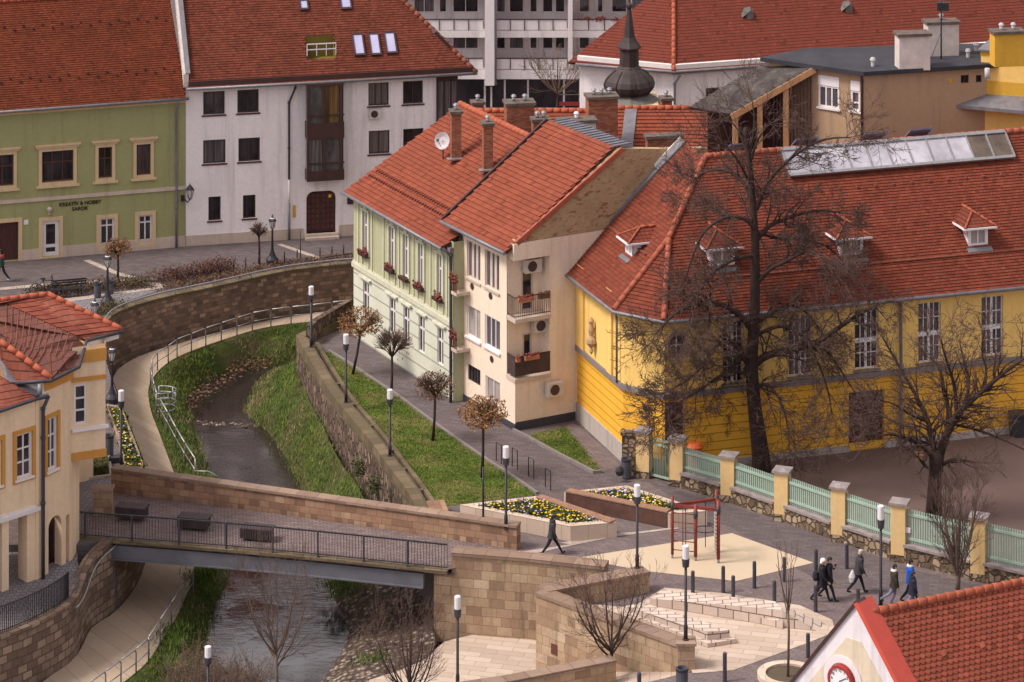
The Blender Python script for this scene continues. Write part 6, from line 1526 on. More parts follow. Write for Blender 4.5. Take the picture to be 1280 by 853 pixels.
# ================================================================ corner house at the left edge
ZT_ = -.65
lp = Vector((-18.72, 124.0, 0)); l0 = lp-Vector((.70, .714, 0))*6.5; l2 = Vector((-17.72, 125.7, 0)); l3 = Vector((-16.45, 126.25, 0))
lh = thing('corner_house', 'cream corner house with orange trim, arcade and layered red roof at the left picture edge', 'house', (lp.x, lp.y, ZT_))
L1, L2, L3 = Wall(l0, lp), Wall(lp, l2), Wall(l2, l3); ZL1 = 6.7; ZB1 = 2.45
zar = L1.px(45, 640)[1]                       # top of the arcade openings
o1 = [L1.win(20, 541, 40, 597), L1.win(-22, 556, 1.5, 612)]
o1 = [(o[0], o[1], o1[0][2], o1[0][3]) for o in o1]
o2 = [L2.win(58.5, 521.5, 71, 587)]
aA = L2.win(60.5, 645, 77, 720); aA = (aA[0], aA[1], ZT_, aA[3], .35); aB = L2.win(82.5, 640, 87, 720); aB = (aB[0], aB[1], ZT_, aB[3]-.1, .3)
colW = .62
mb = MB(); opn = [(L1.px(-40, 700)[0], L1.px(2.5, 700)[0], ZT_, zar, .5), (L1.px(11, 700)[0], L1.px(34, 700)[0], ZT_, zar, .6)]
L1.facade(mb, 0, L1.L, ZT_-.3, ZL1, o1+opn, .2); L2.facade(mb, 0, L2.L, ZT_-.3, 7.4, o2+[aA, aB], .2)
nb = L2.n
bk_ = [l3+Vector((-1.5, 7.5, 0)), l0+Vector((-7, 6, 0))]
zb3 = L3.px(110, 573)[1]                      # underside of the projecting bay
ob = L3.win(92.2, 480.5, 108.5, 530.5, 0)
L3.facade(mb, 0, L3.L, zb3, 8.2, [ob], .12)
Lr = Wall(l3, bk_[0]); mb.poly([Lr.pt(0, zb3), Lr.pt(Lr.L, zb3), Lr.pt(Lr.L, 6.3), Lr.pt(2.6, 8.2), Lr.pt(0, 8.2)])
for p, q in ((bk_[0], bk_[1]), (bk_[1], l0)): mb.poly([(p.x, p.y, ZT_), (q.x, q.y, ZT_), (q.x, q.y, 6.3), (p.x, p.y, 6.3)])
mb.poly([(l2.x, l2.y, zb3), (l3.x, l3.y, zb3), (bk_[0].x, bk_[0].y, zb3), (bk_[0].x-1.5, bk_[0].y, zb3)])
r0_ = l2+Vector((.12, 1.2, 0)); mb.poly([(l2.x, l2.y, ZT_), (r0_.x, r0_.y, ZT_), (r0_.x, r0_.y, zb3), (l2.x, l2.y, zb3)]); mb.poly([(r0_.x, r0_.y, ZT_), (bk_[0].x-1.5, bk_[0].y, ZT_), (bk_[0].x-1.5, bk_[0].y, zb3), (r0_.x, r0_.y, zb3)])
mb.build('wall', ['left_cream'], lh)
for o in o1: window(lh, L1, o, 2, (1, 1, 1), 'white_frame', 'pane', .09, .1, sill=.1, sm='white_paint', mull=.06); 
for o in o1+o2:
    W = L1 if o in o1 else L2; g = MB(); s = .16
    W.box(g, o[0]-s, o[0], o[2]-s, o[3]+s, -.02, .06); W.box(g, o[1], o[1]+s, o[2]-s, o[3]+s, -.02, .06); W.box(g, o[0], o[1], o[3], o[3]+s, -.02, .057); W.box(g, o[0], o[1], o[2]-s, o[2]-.1, -.02, .063); g.build('window_surround', ['orange_trim'], lh)
for o in o2: window(lh, L2, o, 2, (1, 1, 1), 'white_frame', 'pane_grey', .09, .1, sill=.12, sm='white_paint', mull=.06)
window(lh, L3, ob, 1, (1, 1, 1), 'white_frame', 'pane_grey', .09, .08, mull=.07)
a1, z1 = L3.px(88.5, 537); a2, z2 = L3.px(131, 531); zs = (z1+z2)/2; g = MB(); L3.box(g, -.02, L3.L+.1, zs-.1, zs+.02, -.02, .14); g.build('bay_sill', ['white_paint'], lh)
g = MB(); L3.box(g, -.05, L3.L+.03, zb3-.02, zb3+.3, -.1, .05); g.build('bay_trim', ['orange_trim'], lh)
zt1 = L3.px(108, 474)[1]; g = MB(); L3.box(g, -.02, L3.L+.02, zt1-.06, zt1+.1, -.02, .07); g.build('bay_lintel', ['orange_trim'], lh)
g = MB(); L3.box(g, .45, L3.L+.03, 7.55, 8.05, -.02, .06); L2.box(g, .2, L2.L, 6.95, 7.3, -.02, .06); g.build('frieze', ['orange_trim'], lh)
zk = zar; g = MB(); L1.box(g, 0, L1.L-.1, zk+.05, zk+.2, -.02, .12); L1.box(g, 0, L1.L-.1, zk+.2, zk+.3, -.02, .05); g.build('belt_course', ['white_trim'], lh)
g = MB(); L1.box(g, L1.L-.28, L1.L-.12, ZT_, ZL1, -.02, .05); g.build('corner_strip', ['left_cream'], lh)
# arch head of the side arcade
g = MB()
for (o, n) in ((aA, 8), (aB, 5)):
    w_ = (o[1]-o[0])/2; c_ = (o[0]+o[1])/2; zc_ = o[3]-w_
    for k in range(n):
        t0, t1 = PI*k/n, PI*(k+1)/n; P = lambda t: (c_-w_*math.cos(t), zc_+w_*math.sin(t)); q0, q1 = P(t0), P(t1); cor = (o[0] if t0 < PI/2-.01 else o[1], o[3])
        g.poly([L2.pt(*cor, -.003), L2.pt(*q0, -.003), L2.pt(*q1, -.003)]); g.poly([L2.pt(*q0, -.003), L2.pt(*q0, -.35), L2.pt(*q1, -.35), L2.pt(*q1, -.003)])
g.build('arch_head', ['left_cream'], lh)
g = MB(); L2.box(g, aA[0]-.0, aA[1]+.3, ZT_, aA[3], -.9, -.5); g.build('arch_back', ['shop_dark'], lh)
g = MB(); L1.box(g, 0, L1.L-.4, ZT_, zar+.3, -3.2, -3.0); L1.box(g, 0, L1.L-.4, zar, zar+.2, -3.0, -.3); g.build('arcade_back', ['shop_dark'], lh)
a_, _ = L1.px(6.8, 690); g = MB(); q = L1.pt(a_, 0, -.35); g.lathe(q, [(.2, ZT_), (.2, zar)], 14); g.build('column', ['white_trim'], lh)
pipe(lh, [L1.pt(L1.L+.15, 6.85, .3), L1.pt(L1.L+.0, 6.35, .14), L1.pt(L1.L+.0, 5.2, .14), L1.pt(L1.L+.0, 2.6, .14), L1.pt(L1.L+.0, ZT_, .14)], .075, 'iron_grey')
# roofs, each a solid shell
def shell(name, pts, mat, th=.12, parent=lh, tl=None):
    g = MB(); n = Vector((0, 0, 0))
    for i in range(len(pts)): n += pts[i].cross(pts[(i+1) % len(pts)])
    n.normalize()
    if n.z < 0: pts = pts[::-1]; n = -n
    lo = [p-n*th for p in pts]; g.poly(pts); g.poly(lo[::-1])
    for i in range(len(pts)): j = (i+1) % len(pts); g.poly([lo[i], lo[j], pts[j], pts[i]])
    return g.build(name, [mat], parent)
Y_ = lambda u, v, z: G(u, v, z)
rA, rB = Y_(-60, 384, 9.6), Y_(60, 368.5, 9.6); rC = Y_(152, 412.5, 8.35); rD = Y_(106, 424, 8.35); rE = Y_(94, 420, 8.5); rF = Y_(0, 377, 9.55); rF0 = Y_(-60, 390, 9.55)
def tiled(name, pts, mat, rw, rh, parent=lh, lift=.035, th=.12):
    """tiles on a polygon whose first edge is the eave (left to right)"""
    p0, p1 = pts[0], pts[1]; d = (V2(p1)-V2(p0)).normalized(); n_ = Vector((-d.y, d.x, 0)); far_ = max(pts[2:], key=lambda p: (V2(p)-V2(p0)).dot(n_))
    q = V2(far_)-V2(p0); zz = p0.z+(p1.z-p0.z)*q.dot(d)/(V2(p1)-V2(p0)).length; t = (far_.z-zz)/q.dot(n_)
    rf = Roof(p0, p1, p0.z, t, p1.z)
    pl = [Vector((p.x, p.y, rf.z(p))) for p in pts]; return roof_part(parent, rf, pl, mat, rw, rh, name=name, lift=lift, th=th)
def patch_tiles(name, base, q, rw, rh, mat='roof_house', lift=.035):
    """real tiles laid over a four-cornered roof patch: bottom left, bottom right, top right, top left"""
    a, b, c, d = q; nrm = ((b-a).cross(d-a)+(c-b).cross(d-b)).normalized(); nrm = nrm if nrm.z > 0 else -nrm
    nr = max(2, int(((d-a).length+(c-b).length)/2/rh)); m = MB(); P = lambda s, t: a.lerp(b, s).lerp(d.lerp(c, s), t)
    for r in range(nr):
        t0, t1 = r/nr, min(1, (r+1.05)/nr); nc = max(1, int((P(0, t0)-P(1, t0)).length/rw)); o_ = .5/nc if r % 2 else 0
        for k in range(nc+1):
            s0, s1 = max(0, k/nc-o_), min(1, (k+1)/nc-o_)
            if s1-s0 < .1/nc: continue
            e = .02*(s1-s0); j = R.uniform(0, .012); u, v = (R.randrange(90)+.25)*.2, (R.randrange(91)+.6)*.2
            p0, p1, p2, p3 = P(s0+e, t0)+nrm*(lift+j), P(s1-e, t0)+nrm*(lift+j), P(s1-e, t1)+nrm*.012, P(s0+e, t1)+nrm*.012
            m.poly([p0, p1, p2, p3], uv=[(u, v)]*4); m.poly([p0-nrm*lift*1.4, p1-nrm*lift*1.4, p1, p0], uv=[(u, v)]*4)
    return m.build(name, [mat], base)
ru = shell('roof_upper', [rE, rD, rC, rB, rA, rF0, rF], 'roof_house_flat')
patch_tiles('roof_tiles', ru, [rE, rC, rB, rF], .36, .36); patch_tiles('roof_tiles', ru, [rF, rB, rA, rF0], .36, .36)
vA, vB = Y_(0, 419, 8.95), Y_(84, 449.5, 7.95); vA0 = Y_(-60, 400, 9.1); vm = Y_(40, 438, 8.35)
shell('roof_copper_upper', [vA0, vA, vm, vB, rD+Vector((.0, .0, -.25)), rE, rF, rF0], 'roof_copper')
eA, eB = Y_(64, 474, 7.45), Y_(96, 457, 7.65); hA = Y_(0, 428, 8.75)
shell('roof_copper_lower', [eA, eB, rD+Vector((0, 0, -.3)), vB, vm, vA, hA], 'roof_copper')
g = MB()
for k in range(1, 12):
    t = k/12; p = rF.lerp(rE, t); q = vA.lerp(vm, t*2) if t < .5 else vm.lerp(vB, t*2-1); g.bar(p+ZUP*.02, q+ZUP*.02, .03, .03); r = hA.lerp(eA, t*1.0); 
    g.bar(q+ZUP*.03, (r if t < .75 else eA.lerp(eB, (t-.75)*4)).lerp(q, 0)+ZUP*.02, .03, .03)
g.build('standing_seam', ['ridge_dark'], lh)
hB = Y_(0, 448, 8.0); hC = Y_(22, 477, 7.35)
rh_ = shell('roof_hip', [hC, eA-ZUP*.02, hA, hB], 'roof_house_flat'); patch_tiles('roof_tiles', rh_, [hC, eA, hA, hB], .22, .2)
g = MB(); ridge_tiles(g, Y_(-30, 408, 9.3), hA, .1); ridge_tiles(g, hA+ZUP*.05, eA+ZUP*.05, .11); g.build('hip_ridge', ['ridge_red'], lh)
for q0, q1 in ((rB, rC), (rA, rB)): g = MB(); ridge_tiles(g, q0+ZUP*.04, q1+ZUP*.04, .1); g.build('ridge', ['ridge_red'], lh)
dA1, dB1 = Y_(-70, 536, 6.85), Y_(46, 497, 6.85); dC, dD = Y_(8, 476, 7.5), Y_(-70, 420, 8.6)
rl_ = shell('roof_lower', [dA1, dB1, dC, dD], 'roof_house_flat'); patch_tiles('roof_tiles', rl_, [dA1, dB1, dC, dD], .3, .34)
shell('zinc_valley', [Y_(-2, 447, 8.0), Y_(5, 447, 8.0), Y_(22, 478, 7.3), Y_(9, 478, 7.35)], 'zinc_gutter', .05)
shell('zinc_apron', [Y_(10, 478, 7.3), Y_(45, 495, 6.95), Y_(52, 490, 7.0), Y_(24, 478, 7.3)], 'iron_grey', .05)
shell('lower_wall_top', [Y_(24, 478, 7.25), Y_(60, 476, 7.3), Y_(60, 490, 6.9), Y_(48, 497, 6.8)], 'white_trim', .2)
gutter(lh, [dA1-ZUP*.05, dB1-ZUP*.05, L1.pt(L1.L+.15, 6.85, .3)], .08, 'iron_grey'); gutter(lh, [hC-ZUP*.04+Vector((-.05, -.08, 0)), eA-ZUP*.04+Vector((.0, -.08, 0)), eB+Vector((.1, -.05, -.04)), rD+Vector((.08, -.06, -.05)), rC+Vector((.08, -.08, -.04))], .075, 'iron_grey')
g = MB(); g.tube([Y_(50, 480, 7.3), Y_(49.5, 494, 6.9)], .1, 8); g.build('rainwater_head', ['zinc_gutter'], lh)
# fascia under the upper eave
g = MB(); g.bar(rD-ZUP*.22+Vector((.1, .05, 0)), rC-ZUP*.22+Vector((-.15, .05, 0)), .12, .26); g.build('fascia', ['white_trim'], lh)
# terrace balustrade
tbp = [Vector((p[0], p[1], t+.1)) for p, t in zip(offset(nl, -.18), tops)]
tb_ = [p for p in tbp if p.y < 122.6]; tb_ = resample(tb_, 60)
bs = thing('balustrade', 'black barred iron balustrade along the curved terrace of the corner house', 'railing', tb_[8])
g = MB(); g.tube([p+ZUP*1.0 for p in tb_], .025, 5); g.tube([p+ZUP*.08 for p in tb_], .02, 5); g.build('rail', ['iron_black'], bs)
g = MB(); tt = resample(tb_, 110)
for p in tt: g.tube([p, p+ZUP*1.0], .02, 4, cap=False)
tag(g.build('baluster', ['iron_black'], bs), kind='stuff')
# ================================================================ little clock house, bottom right
AP = G(1068, 753, 6.5); RE = G(1280, 723.5, 6.5); rd = (RE-AP); rd.z = 0; rd.normalize()
gd = Vector((.74, -.675, 0)); gt_ = 1.30
ck = thing('clock_house', 'small clock house with white gable, red capping and scalloped tile roof in the near corner', 'house', (AP.x, AP.y, 0))
gR = AP+gd*5.2-ZUP*5.2*gt_; gL = AP-gd*5.2-ZUP*5.2*gt_
WG = Wall(V2(AP)-gd*5.2, V2(AP)+gd*5.2); hw = 5.2
g = MB(); prof = [(hw-5.0, 6.5-5.0*gt_), (hw+5.0, 6.5-5.0*gt_), (hw, 6.5)]
g.poly([WG.pt(a, z) for a, z in prof]); g.poly([WG.pt(a, z, -.3) for a, z in prof][::-1]); g.build('gable', ['pediment_white'], ck)
g = MB(); pf = [(hw-3.3, 1.0), (hw+3.3, 1.0), (hw+.26, 6.5-.42-1.0), (hw-.26, 6.5-.42-1.0)]; pf = [(hw-3.7, 6.5-1.3-3.2*gt_), (hw+3.7, 6.5-1.3-3.2*gt_), (hw+.3, 5.25), (hw-.3, 5.25)]
g.poly([WG.pt(a, z, .02) for a, z in pf]); 
for i in range(4): p, q = pf[i], pf[(i+1) % 4]; g.poly([WG.pt(*p, 0), WG.pt(*q, 0), WG.pt(*q, .02), WG.pt(*p, .02)])
g.build('gable_panel', ['pediment_cream'], ck)
g = MB(); p, q = WG.pt(hw+.1, 6.52, -.34), WG.pt(hw+5.0, 6.52-4.9*gt_, -.34); g.bar(p, q, .85, .16, up=WG.n.cross(q-p)); g.build('red_coping', ['red_capping'], ck)
g = MB(); p, q = WG.pt(hw+.15, 6.58, -.17), WG.pt(hw-5.0, 6.55-5.0*gt_, -.17); g.bar(p, q, .5, .1, up=WG.n.cross(q-p)); g.build('left_coping', ['brown_metal'], ck)
a, z = WG.px(1055, 851); N_ = 28; cz = 6.5-3.05; a = WG.px(1054.5, 848)[0]; cz = WG.px(1054.5, 849)[1]
def ringm(r0, r1, o0, o1, mat, name, par):
    g = MB()
    for k in range(N_):
        t0, t1 = 2*PI*k/N_, 2*PI*(k+1)/N_; P = lambda t, r, o: WG.pt(a+r*math.cos(t), cz+r*math.sin(t), o)
        g.poly([P(t0, r0, o0), P(t1, r0, o0), P(t1, r0, o1), P(t0, r0, o1)]); g.poly([P(t0, r0, o1), P(t1, r0, o1), P(t1, r1, o1), P(t0, r1, o1)]); g.poly([P(t0, r1, o1), P(t1, r1, o1), P(t1, r1, o0), P(t0, r1, o0)])
    return g.build(name, [mat], par)
ringm(.78, .55, .0, .06, 'pediment_white', 'clock_moulding', ck); clk = ringm(.5, .42, .03, .24, 'clock_red', 'clock_rim', ck)
g = MB(); g.poly([WG.pt(a+.44*math.cos(2*PI*k/N_), cz+.44*math.sin(2*PI*k/N_), .2) for k in range(N_)]); g.build('clock_face', ['clock_face'], clk)
for k in range(12):
    t = 2*PI*k/12; pt = WG.pt(a+.34*math.sin(t), cz+.34*math.cos(t), .206); text_obj('numeral', str(k or 12), .13, pt, WG, 'letter_brown', clk, .004, .002)
g = MB(); 
for ang, L_, w_ in ((math.radians(58), .3, .022), (math.radians(205), .2, .03)): g.bar(WG.pt(a, cz, .215), WG.pt(a+L_*math.sin(ang), cz+L_*math.cos(ang), .215), w_, .012, up=WG.n)
g.build('clock_hands', ['letter_brown'], clk)
# tile roof built of individual scalloped tiles
A2, R2 = G(1075, 769, 6.1), G(1280, 727.5, 6.1); rd = R2-A2; rd.z = 0; rd.normalize()
fall = (gd*1.0-ZUP*gt_); n3 = rd.cross(fall).normalized(); n3 = n3 if n3.z > 0 else -n3
RL, FL = 12.0, 5.2
base_ = [A2, A2+rd*RL, A2+rd*RL+fall*FL, A2+fall*FL]
shell('roof_deck', [p-n3*.05 for p in base_], 'ridge_dark', .12, ck)
g = MB(); sl = fall.normalized(); e1 = rd-sl*rd.dot(sl); cosk = e1.length; e1.normalize(); rows = int(FL*fall.length/.175); TW = .22
for r in range(rows):
    s0 = r*.175
    ncol = int(RL/TW)
    for c in range(ncol):
        off = (r % 2)*.5*TW; c0 = A2+rd*(.45+c*TW+off)+sl*s0
        jit = R.uniform(0, .012); x = e1*(TW*.485)
        up0, up1 = n3*.01, n3*(.045+jit); L_ = sl*.21
        P = [c0-x+up0, c0-x+L_*.62+up1*.9, c0-x*.55+L_*.9+up1, c0+L_*1.0+up1, c0+x*.55+L_*.9+up1, c0+x+L_*.62+up1*.9, c0+x+up0]
        u = (R.randrange(90)+.25)*.2; v = (R.randrange(90)+.6)*.2
        g.poly(P[::-1] if (P[1]-P[0]).cross(P[3]-P[0]).dot(n3) < 0 else P, uv=[(u, v)]*7)
        Q = [p-n3*.022 for p in P[1:6]]
        for k in range(4): g.poly([Q[k], Q[k+1], P[k+2], P[k+1]], uv=[(u, v)]*4)
g.build('roof_tiles', ['roof_near'], ck)
g = MB(); n_ = 30
for k in range(n_):
    p, q = A2+rd*(.35+k*.38)+ZUP*.02, A2+rd*(.35+(k+1.1)*.38)+ZUP*.02; g.tube([p, p.lerp(q, .12), q], [.14, .145, .115], 10)
g.build('ridge_tiles', ['ridge_red'], ck)
g = MB()
for k in range(7): p = A2+rd*(2.2+k*1.55)+sl*(1.75-.0*k)+n3*.06; g.obox(p, e1*.085, sl*.09, n3*.035)
tag(g.build('vent_tile', ['ridge_school'], ck), kind='stuff')
b_ = A2-gd*FL-ZUP*gt_*FL; shell('roof_left', [A2-ZUP*.05, A2+rd*RL-ZUP*.05, b_+rd*RL, b_], 'ridge_dark', .1, ck)
g = MB(); g.prism([V2(A2)+gd*4.6+rd*.1, V2(A2)-gd*4.6+rd*.1, V2(A2)-gd*4.6+rd*RL, V2(A2)+gd*4.6+rd*RL], 0, .7); g.build('wall', ['pediment_white'], ck)
# ================================================================ lamps
def modern_lamp(h=3.2):
    r = thing('street_lamp', 'x', 'street lamp', (0, 0, 0), 'slim lamps with frosted heads')
    m = MB(); m.tube([(0, 0, 0), (0, 0, .5), (0, 0, .52), (0, 0, h-.75)], [.075, .075, .055, .05], 10); m.lathe((0, 0, 0), [(.12, 0), (.12, .03), (.075, .05)], 10); m.build('pole', ['iron_black'], r)
    m = MB(); m.lathe((0, 0, 0), [(.05, h-.75), (.12, h-.72), (.14, h-.5), (.14, h-.44), (0, h-.44)], 12); m.build('lamp_base', ['iron_grey'], r)
    m = MB(); m.lathe((0, 0, 0), [(.125, h-.44), (.125, h-.02), (.1, h), (0, h)], 12); m.build('lamp_head', ['lamp_white'], r); return r
ML = modern_lamp(); first = [True]
def lamp(u, v0, v1, z, label, loc=None):
    p = loc or G(u, v1, z); h = (v1-v0)*p.y/F; o = ML if first[0] else copy_tree(ML); first[0] = False
    o.location = p; o.scale = (1, 1, h/3.2) if False else (1.0, 1.0, h/3.2); o['label'] = label; return o
lamp(389, 358, 434, .4, 'slim lamp with frosted head at the far end of the mossy river wall')
lamp(432.5, 418, 503, .4, 'slim lamp with frosted head on the river wall beside the upper lawn')
lamp(487.5, 487, 570, .4, 'slim lamp with frosted head on the river wall beside the middle of the lawn')
lamp(632.5, 558, 661, .8, 'slim lamp with frosted head on the bridge parapet in front of the flower bed', loc=None)
lamp(796.5, 606, 710, .82, 'slim lamp with frosted head at the corner of the plaza wall beside the play area')
lamp(855, 688, 806, .98, 'slim lamp with frosted head on the sandstone pillar above the grey bin', loc=PIL)
lamp(572, 745, 862, LP, 'tall slim lamp with frosted head on the lower paving in the foreground')
lamp(1101, 632, 758, 0, 'slim lamp with frosted head among the walking people by the clock house')
lamp(151.5, 488, 583, .05, 'slim lamp with frosted head beside the narrow planter of pansies')
lamp(260, 808, 905, -2.9, 'slim lamp with speckled frosted head half buried in the brown bush')
p = G(604, 652, .8); m = MB(); m.tube([p, p+ZUP*2.2], [.045, .04], 8); m.lathe(p, [(.09, 0), (.07, .15), (.05, .2)], 8); tag(m.build('lamp_pole', ['iron_black'], loc=p), 'bare black pole without a head on the bridge parapet', 'pole')
m = MB(); c_ = PIL+Vector((0, 0, -.98))
def ornate_lamp():
    r = thing('ornate_lamp', 'x', 'street lamp', (0, 0, 0), 'old fashioned black lantern lamps')
    m = MB(); m.lathe((0, 0, 0), [(.36, 0), (.36, .22), (.3, .3), (.2, .42), (.12, .62), (.07, .8), (.055, 1.75), (.08, 1.8), (.05, 1.86), (.05, 1.95), (.1, 2.0), (0, 2.0)], 10); m.build('pole', ['iron_black'], r)
    m = MB(); m.lathe((0, 0, 0), [(.09, 2.0), (.19, 2.42), (0, 2.42)], 6, sm=False); m.build('lantern_glass', ['lantern_glass'], r)
    m = MB()
    for k in range(6): a = 2*PI*k/6; m.tube([(.1*math.cos(a), .1*math.sin(a), 2.0), (.2*math.cos(a), .2*math.sin(a), 2.42)], .014, 4)
    m.lathe((0, 0, 0), [(.23, 2.41), (.24, 2.44), (.1, 2.6), (.03, 2.68), (.035, 2.74), (0, 2.84)], 6, sm=False); m.build('lantern_frame', ['iron_black'], r)
    m = MB(); m.lathe((0, 0, 0), [(.2, 2.465), (.11, 2.6)], 6, sm=False); m.build('lantern_cap', ['lamp_white'], r); return r
OL = ornate_lamp(); of = [True]
def olamp(u, v0, v1, z, label):
    p = G(u, v1, z); k = (v1-v0)*p.y/F/2.84; o = OL if of[0] else copy_tree(OL); of[0] = False; o.location = p; o.scale = (k, k, k); o['label'] = label
olamp(340.5, 267, 329, .02, 'black lantern lamp in front of the white apartment house')
olamp(134.5, 314, 381, .02, 'black lantern lamp beside the rusty ball tree and litter bin')
olamp(140, 429, 503, .02, 'black lantern lamp at the head of the narrow planter by the towpath')
olamp(118.5, 371, 440, .0, 'black lantern lamp whose head peeps over the corner house roof')
# wall lantern between the green and white houses
a, z = WA.px(229, 245); r = thing('wall_lantern', 'black wall lantern on a bracket where the green and white houses meet', 'wall lamp', WA.pt(a, z))
m = MB(); m.obox(WA.pt(a-.05, z-.1, .1), WA.d*.08, WA.n*.1, ZUP*.15); m.tube([WA.pt(a, z-.1, .15), WA.pt(a+.15, z-.25, .45), WA.pt(a+.25, z-.05, .6)], .035, 5); m.build('bracket', ['iron_black'], r)
q = WA.pt(a+.25, z, .6); m = MB(); m.lathe(q, [(.09, 0), (.21, .48), (0, .48)], 6, sm=False); m.build('lantern_glass', ['lantern_glass'], r)
m = MB(); m.lathe(q, [(.24, .47), (.1, .66), (.03, .74), (0, .88)], 6, sm=False); m.lathe(q, [(.0, -.1), (.09, -.03), (.1, .02)], 6)
for k in range(6): t = 2*PI*k/6; m.tube([q+Vector((.1*math.cos(t), .1*math.sin(t), 0)), q+Vector((.22*math.cos(t), .22*math.sin(t), .48))], .016, 4)
m.build('lantern_frame', ['iron_black'], r)
# ================================================================ bollards, posts, racks, bins
m = MB(); m.lathe((0, 0, 0), [(.075, 0), (.075, .95), (.06, .98), (0, .98)], 10); bol = m.build('bollard', ['iron_grey']); bf = [True]
def bollard(u, v0, v1, label, z=.004):
    p = G(u, v1, z); o = bol if bf[0] else bol.copy()
    if not bf[0]: col.objects.link(o)
    bf[0] = False; o.location = p; o.scale = (1, 1, (v1-v0)*p.y/F/.98); tag(o, label, 'bollard', 'dark steel bollards on the plaza')
for b in ((866, 714, 741, 'leftmost dark bollard of the row above the pale seat wall'), (904, 708, 741, 'dark bollard at the front tip of the beige play surface'), (916.5, 720, 748, 'dark bollard standing close to the edge of the long seat wall, left part'),
          (943, 702, 735, 'dark bollard on the right half of the beige play surface edge'), (980.5, 697, 727, 'dark bollard between the play surface and the thin sapling'), (968, 726, 753, 'dark bollard just behind the right half of the long seat wall'),
          (1020, 687, 718, 'dark bollard right behind the couple in black coats'), (1019.5, 732, 765, 'dark bollard just in front of the couple in black coats'), (1058.5, 680, 711, 'dark bollard nearest the stone fence plinth'),
          (1072.5, 736, 765, 'dark bollard half hidden by the red gable of the clock house'), (1010, 792, 822, 'dark bollard on the beige paving edge beside the clock house gable'), (906, 816, 852, 'dark bollard on the line between beige and grey paving'), (799, 841, 875, 'dark bollard cut off by the bottom of the picture')): bollard(*b)
m = MB(); q0 = Vector((0, 0, 0)); m.tube([(-.3, 0, 0), (-.3, 0, .82), (.3, 0, .82), (.3, 0, 0)], .03, 6); rk = m.build('bike_rack', ['iron_black']); rf_ = True
for u, v, l in ((623.5, 578, 'black hoop bike rack farthest from the flower beds'), (643.5, 585, 'black hoop bike rack second nearest the lawn corner'), (664, 597, 'black hoop bike rack by the small triangular lawn'), (685, 611, 'black hoop bike rack closest to the flower beds')):
    o = rk if rf_ else rk.copy()
    if not rf_: col.objects.link(o)
    rf_ = False; o.location = G(u, v, .01); o.rotation_euler = (0, 0, -1.05); o.scale = (.75, .75, .98); tag(o, l, 'bike rack', 'hoop bike racks')
def bin_(u, v, h, rad, label, mat='bin_grey', z=.0, name='litter_bin'):
    p = G(u, v, z); r = thing(name, label, 'litter bin', p)
    m = MB(); m.lathe(p, [(rad*.82, 0), (rad*.95, .06), (rad, h*.9), (rad, h), (rad*.8, h), (rad*.75, h*.85), (0, h*.85)], 14)
    m.build('bin_body', [mat], r); m = MB(); m.lathe(p, [(rad*1.04, h-.1), (rad*1.06, h-.02), (rad*1.0, h+.01)], 14); m.build('bin_rim', ['bin_black'], r); return r
b = bin_(852.5, 868, .95, .22, 'dark grey cylinder bin beneath the lamp pillar in the foreground')
bin_(783, 598, .85, .22, 'dark bin with a black bag beside the school fence gate'); p = G(774.5, 590, .45); m = MB()
m.lathe(p, [(0, -.2), (.16, -.12), (.2, .05), (.12, .2), (.05, .25), (0, .27)], 9, sy=.8); tag(m.build('bin_bag', ['bin_black'], loc=p), 'black rubbish bag hanging on the side of the bin by the gate', 'bag')
bin_(122, 372, .75, .19, 'dark round bin next to the clipped hedge strip on the upper street'); bin_(138, 368, .7, .17, 'dark bin right behind the ornate lamp by the hedge strip'); bin_(136.5, 571, .95, .2, 'dark grey bin tucked beside the bay of the corner house')
m = MB(); p = G(145, 578, .0); m.obox(p+ZUP*.12, (.3, .05, 0), (-.02, .15, 0), (0, 0, .12)); tag(m.build('planter_box', ['bin_black'], loc=p), 'small black box standing at the foot of the narrow planter', 'box')
p = G(1271, 545, 0); r = thing('wheelie_bin', 'black wheelie bin against the ochre wall at the right edge', 'wheelie bin', p); m = MB(); m.prism([V2(p)+Vector(q) for q in ((-.3, -.3, 0), (.35, -.3, 0), (.35, .35, 0), (-.3, .35, 0))], .05, .95); m.build('body', ['bin_black'], r); m = MB(); m.obox(p+Vector((.02, .02, 1.0)), (.37, 0, 0), (0, .38, 0), (0, .0, .05)); m.build('lid', ['bin_black'], r)
# cable and post for the bikes etc: sign pole in front of the white house
p = G(375.5, 323, 0); m = MB(); m.tube([p, p+ZUP*1.55], .03, 6); tag(m.build('sign_pole', ['iron_grey'], loc=p), 'thin bare grey pole on the street in front of the arched door', 'pole')
# low posts in the planted strip above the quay wall
post0 = None
for u, v in ((227, 352), (243.5, 349), (259, 346.5), (275.5, 343), (292, 338.5), (307, 335), (324, 332), (355.5, 328), (371.5, 325.5), (400, 323), (415, 320.5), (429.5, 318.5)):
    if post0 is None: m = MB(); m.tube([(0, 0, 0), (0, 0, .55)], .035, 6); post0 = m.build('low_post', ['iron_black']); o = post0
    else: o = post0.copy(); col.objects.link(o)
    o.location = G(u, v, 0); tag(o, 'short black iron post in the planted strip above the river wall', 'post', 'short posts above the river wall')
m = MB(); pts = [G(u, v, .5) for u, v in ((400, 323), (415, 320.5), (429.5, 318.5), (441, 317))]
m.tube(pts, .025, 5); tag(m.build('low_rail', ['iron_black'], loc=pts[1]), 'short black rail along the planted strip beside the sage house corner', 'rail')
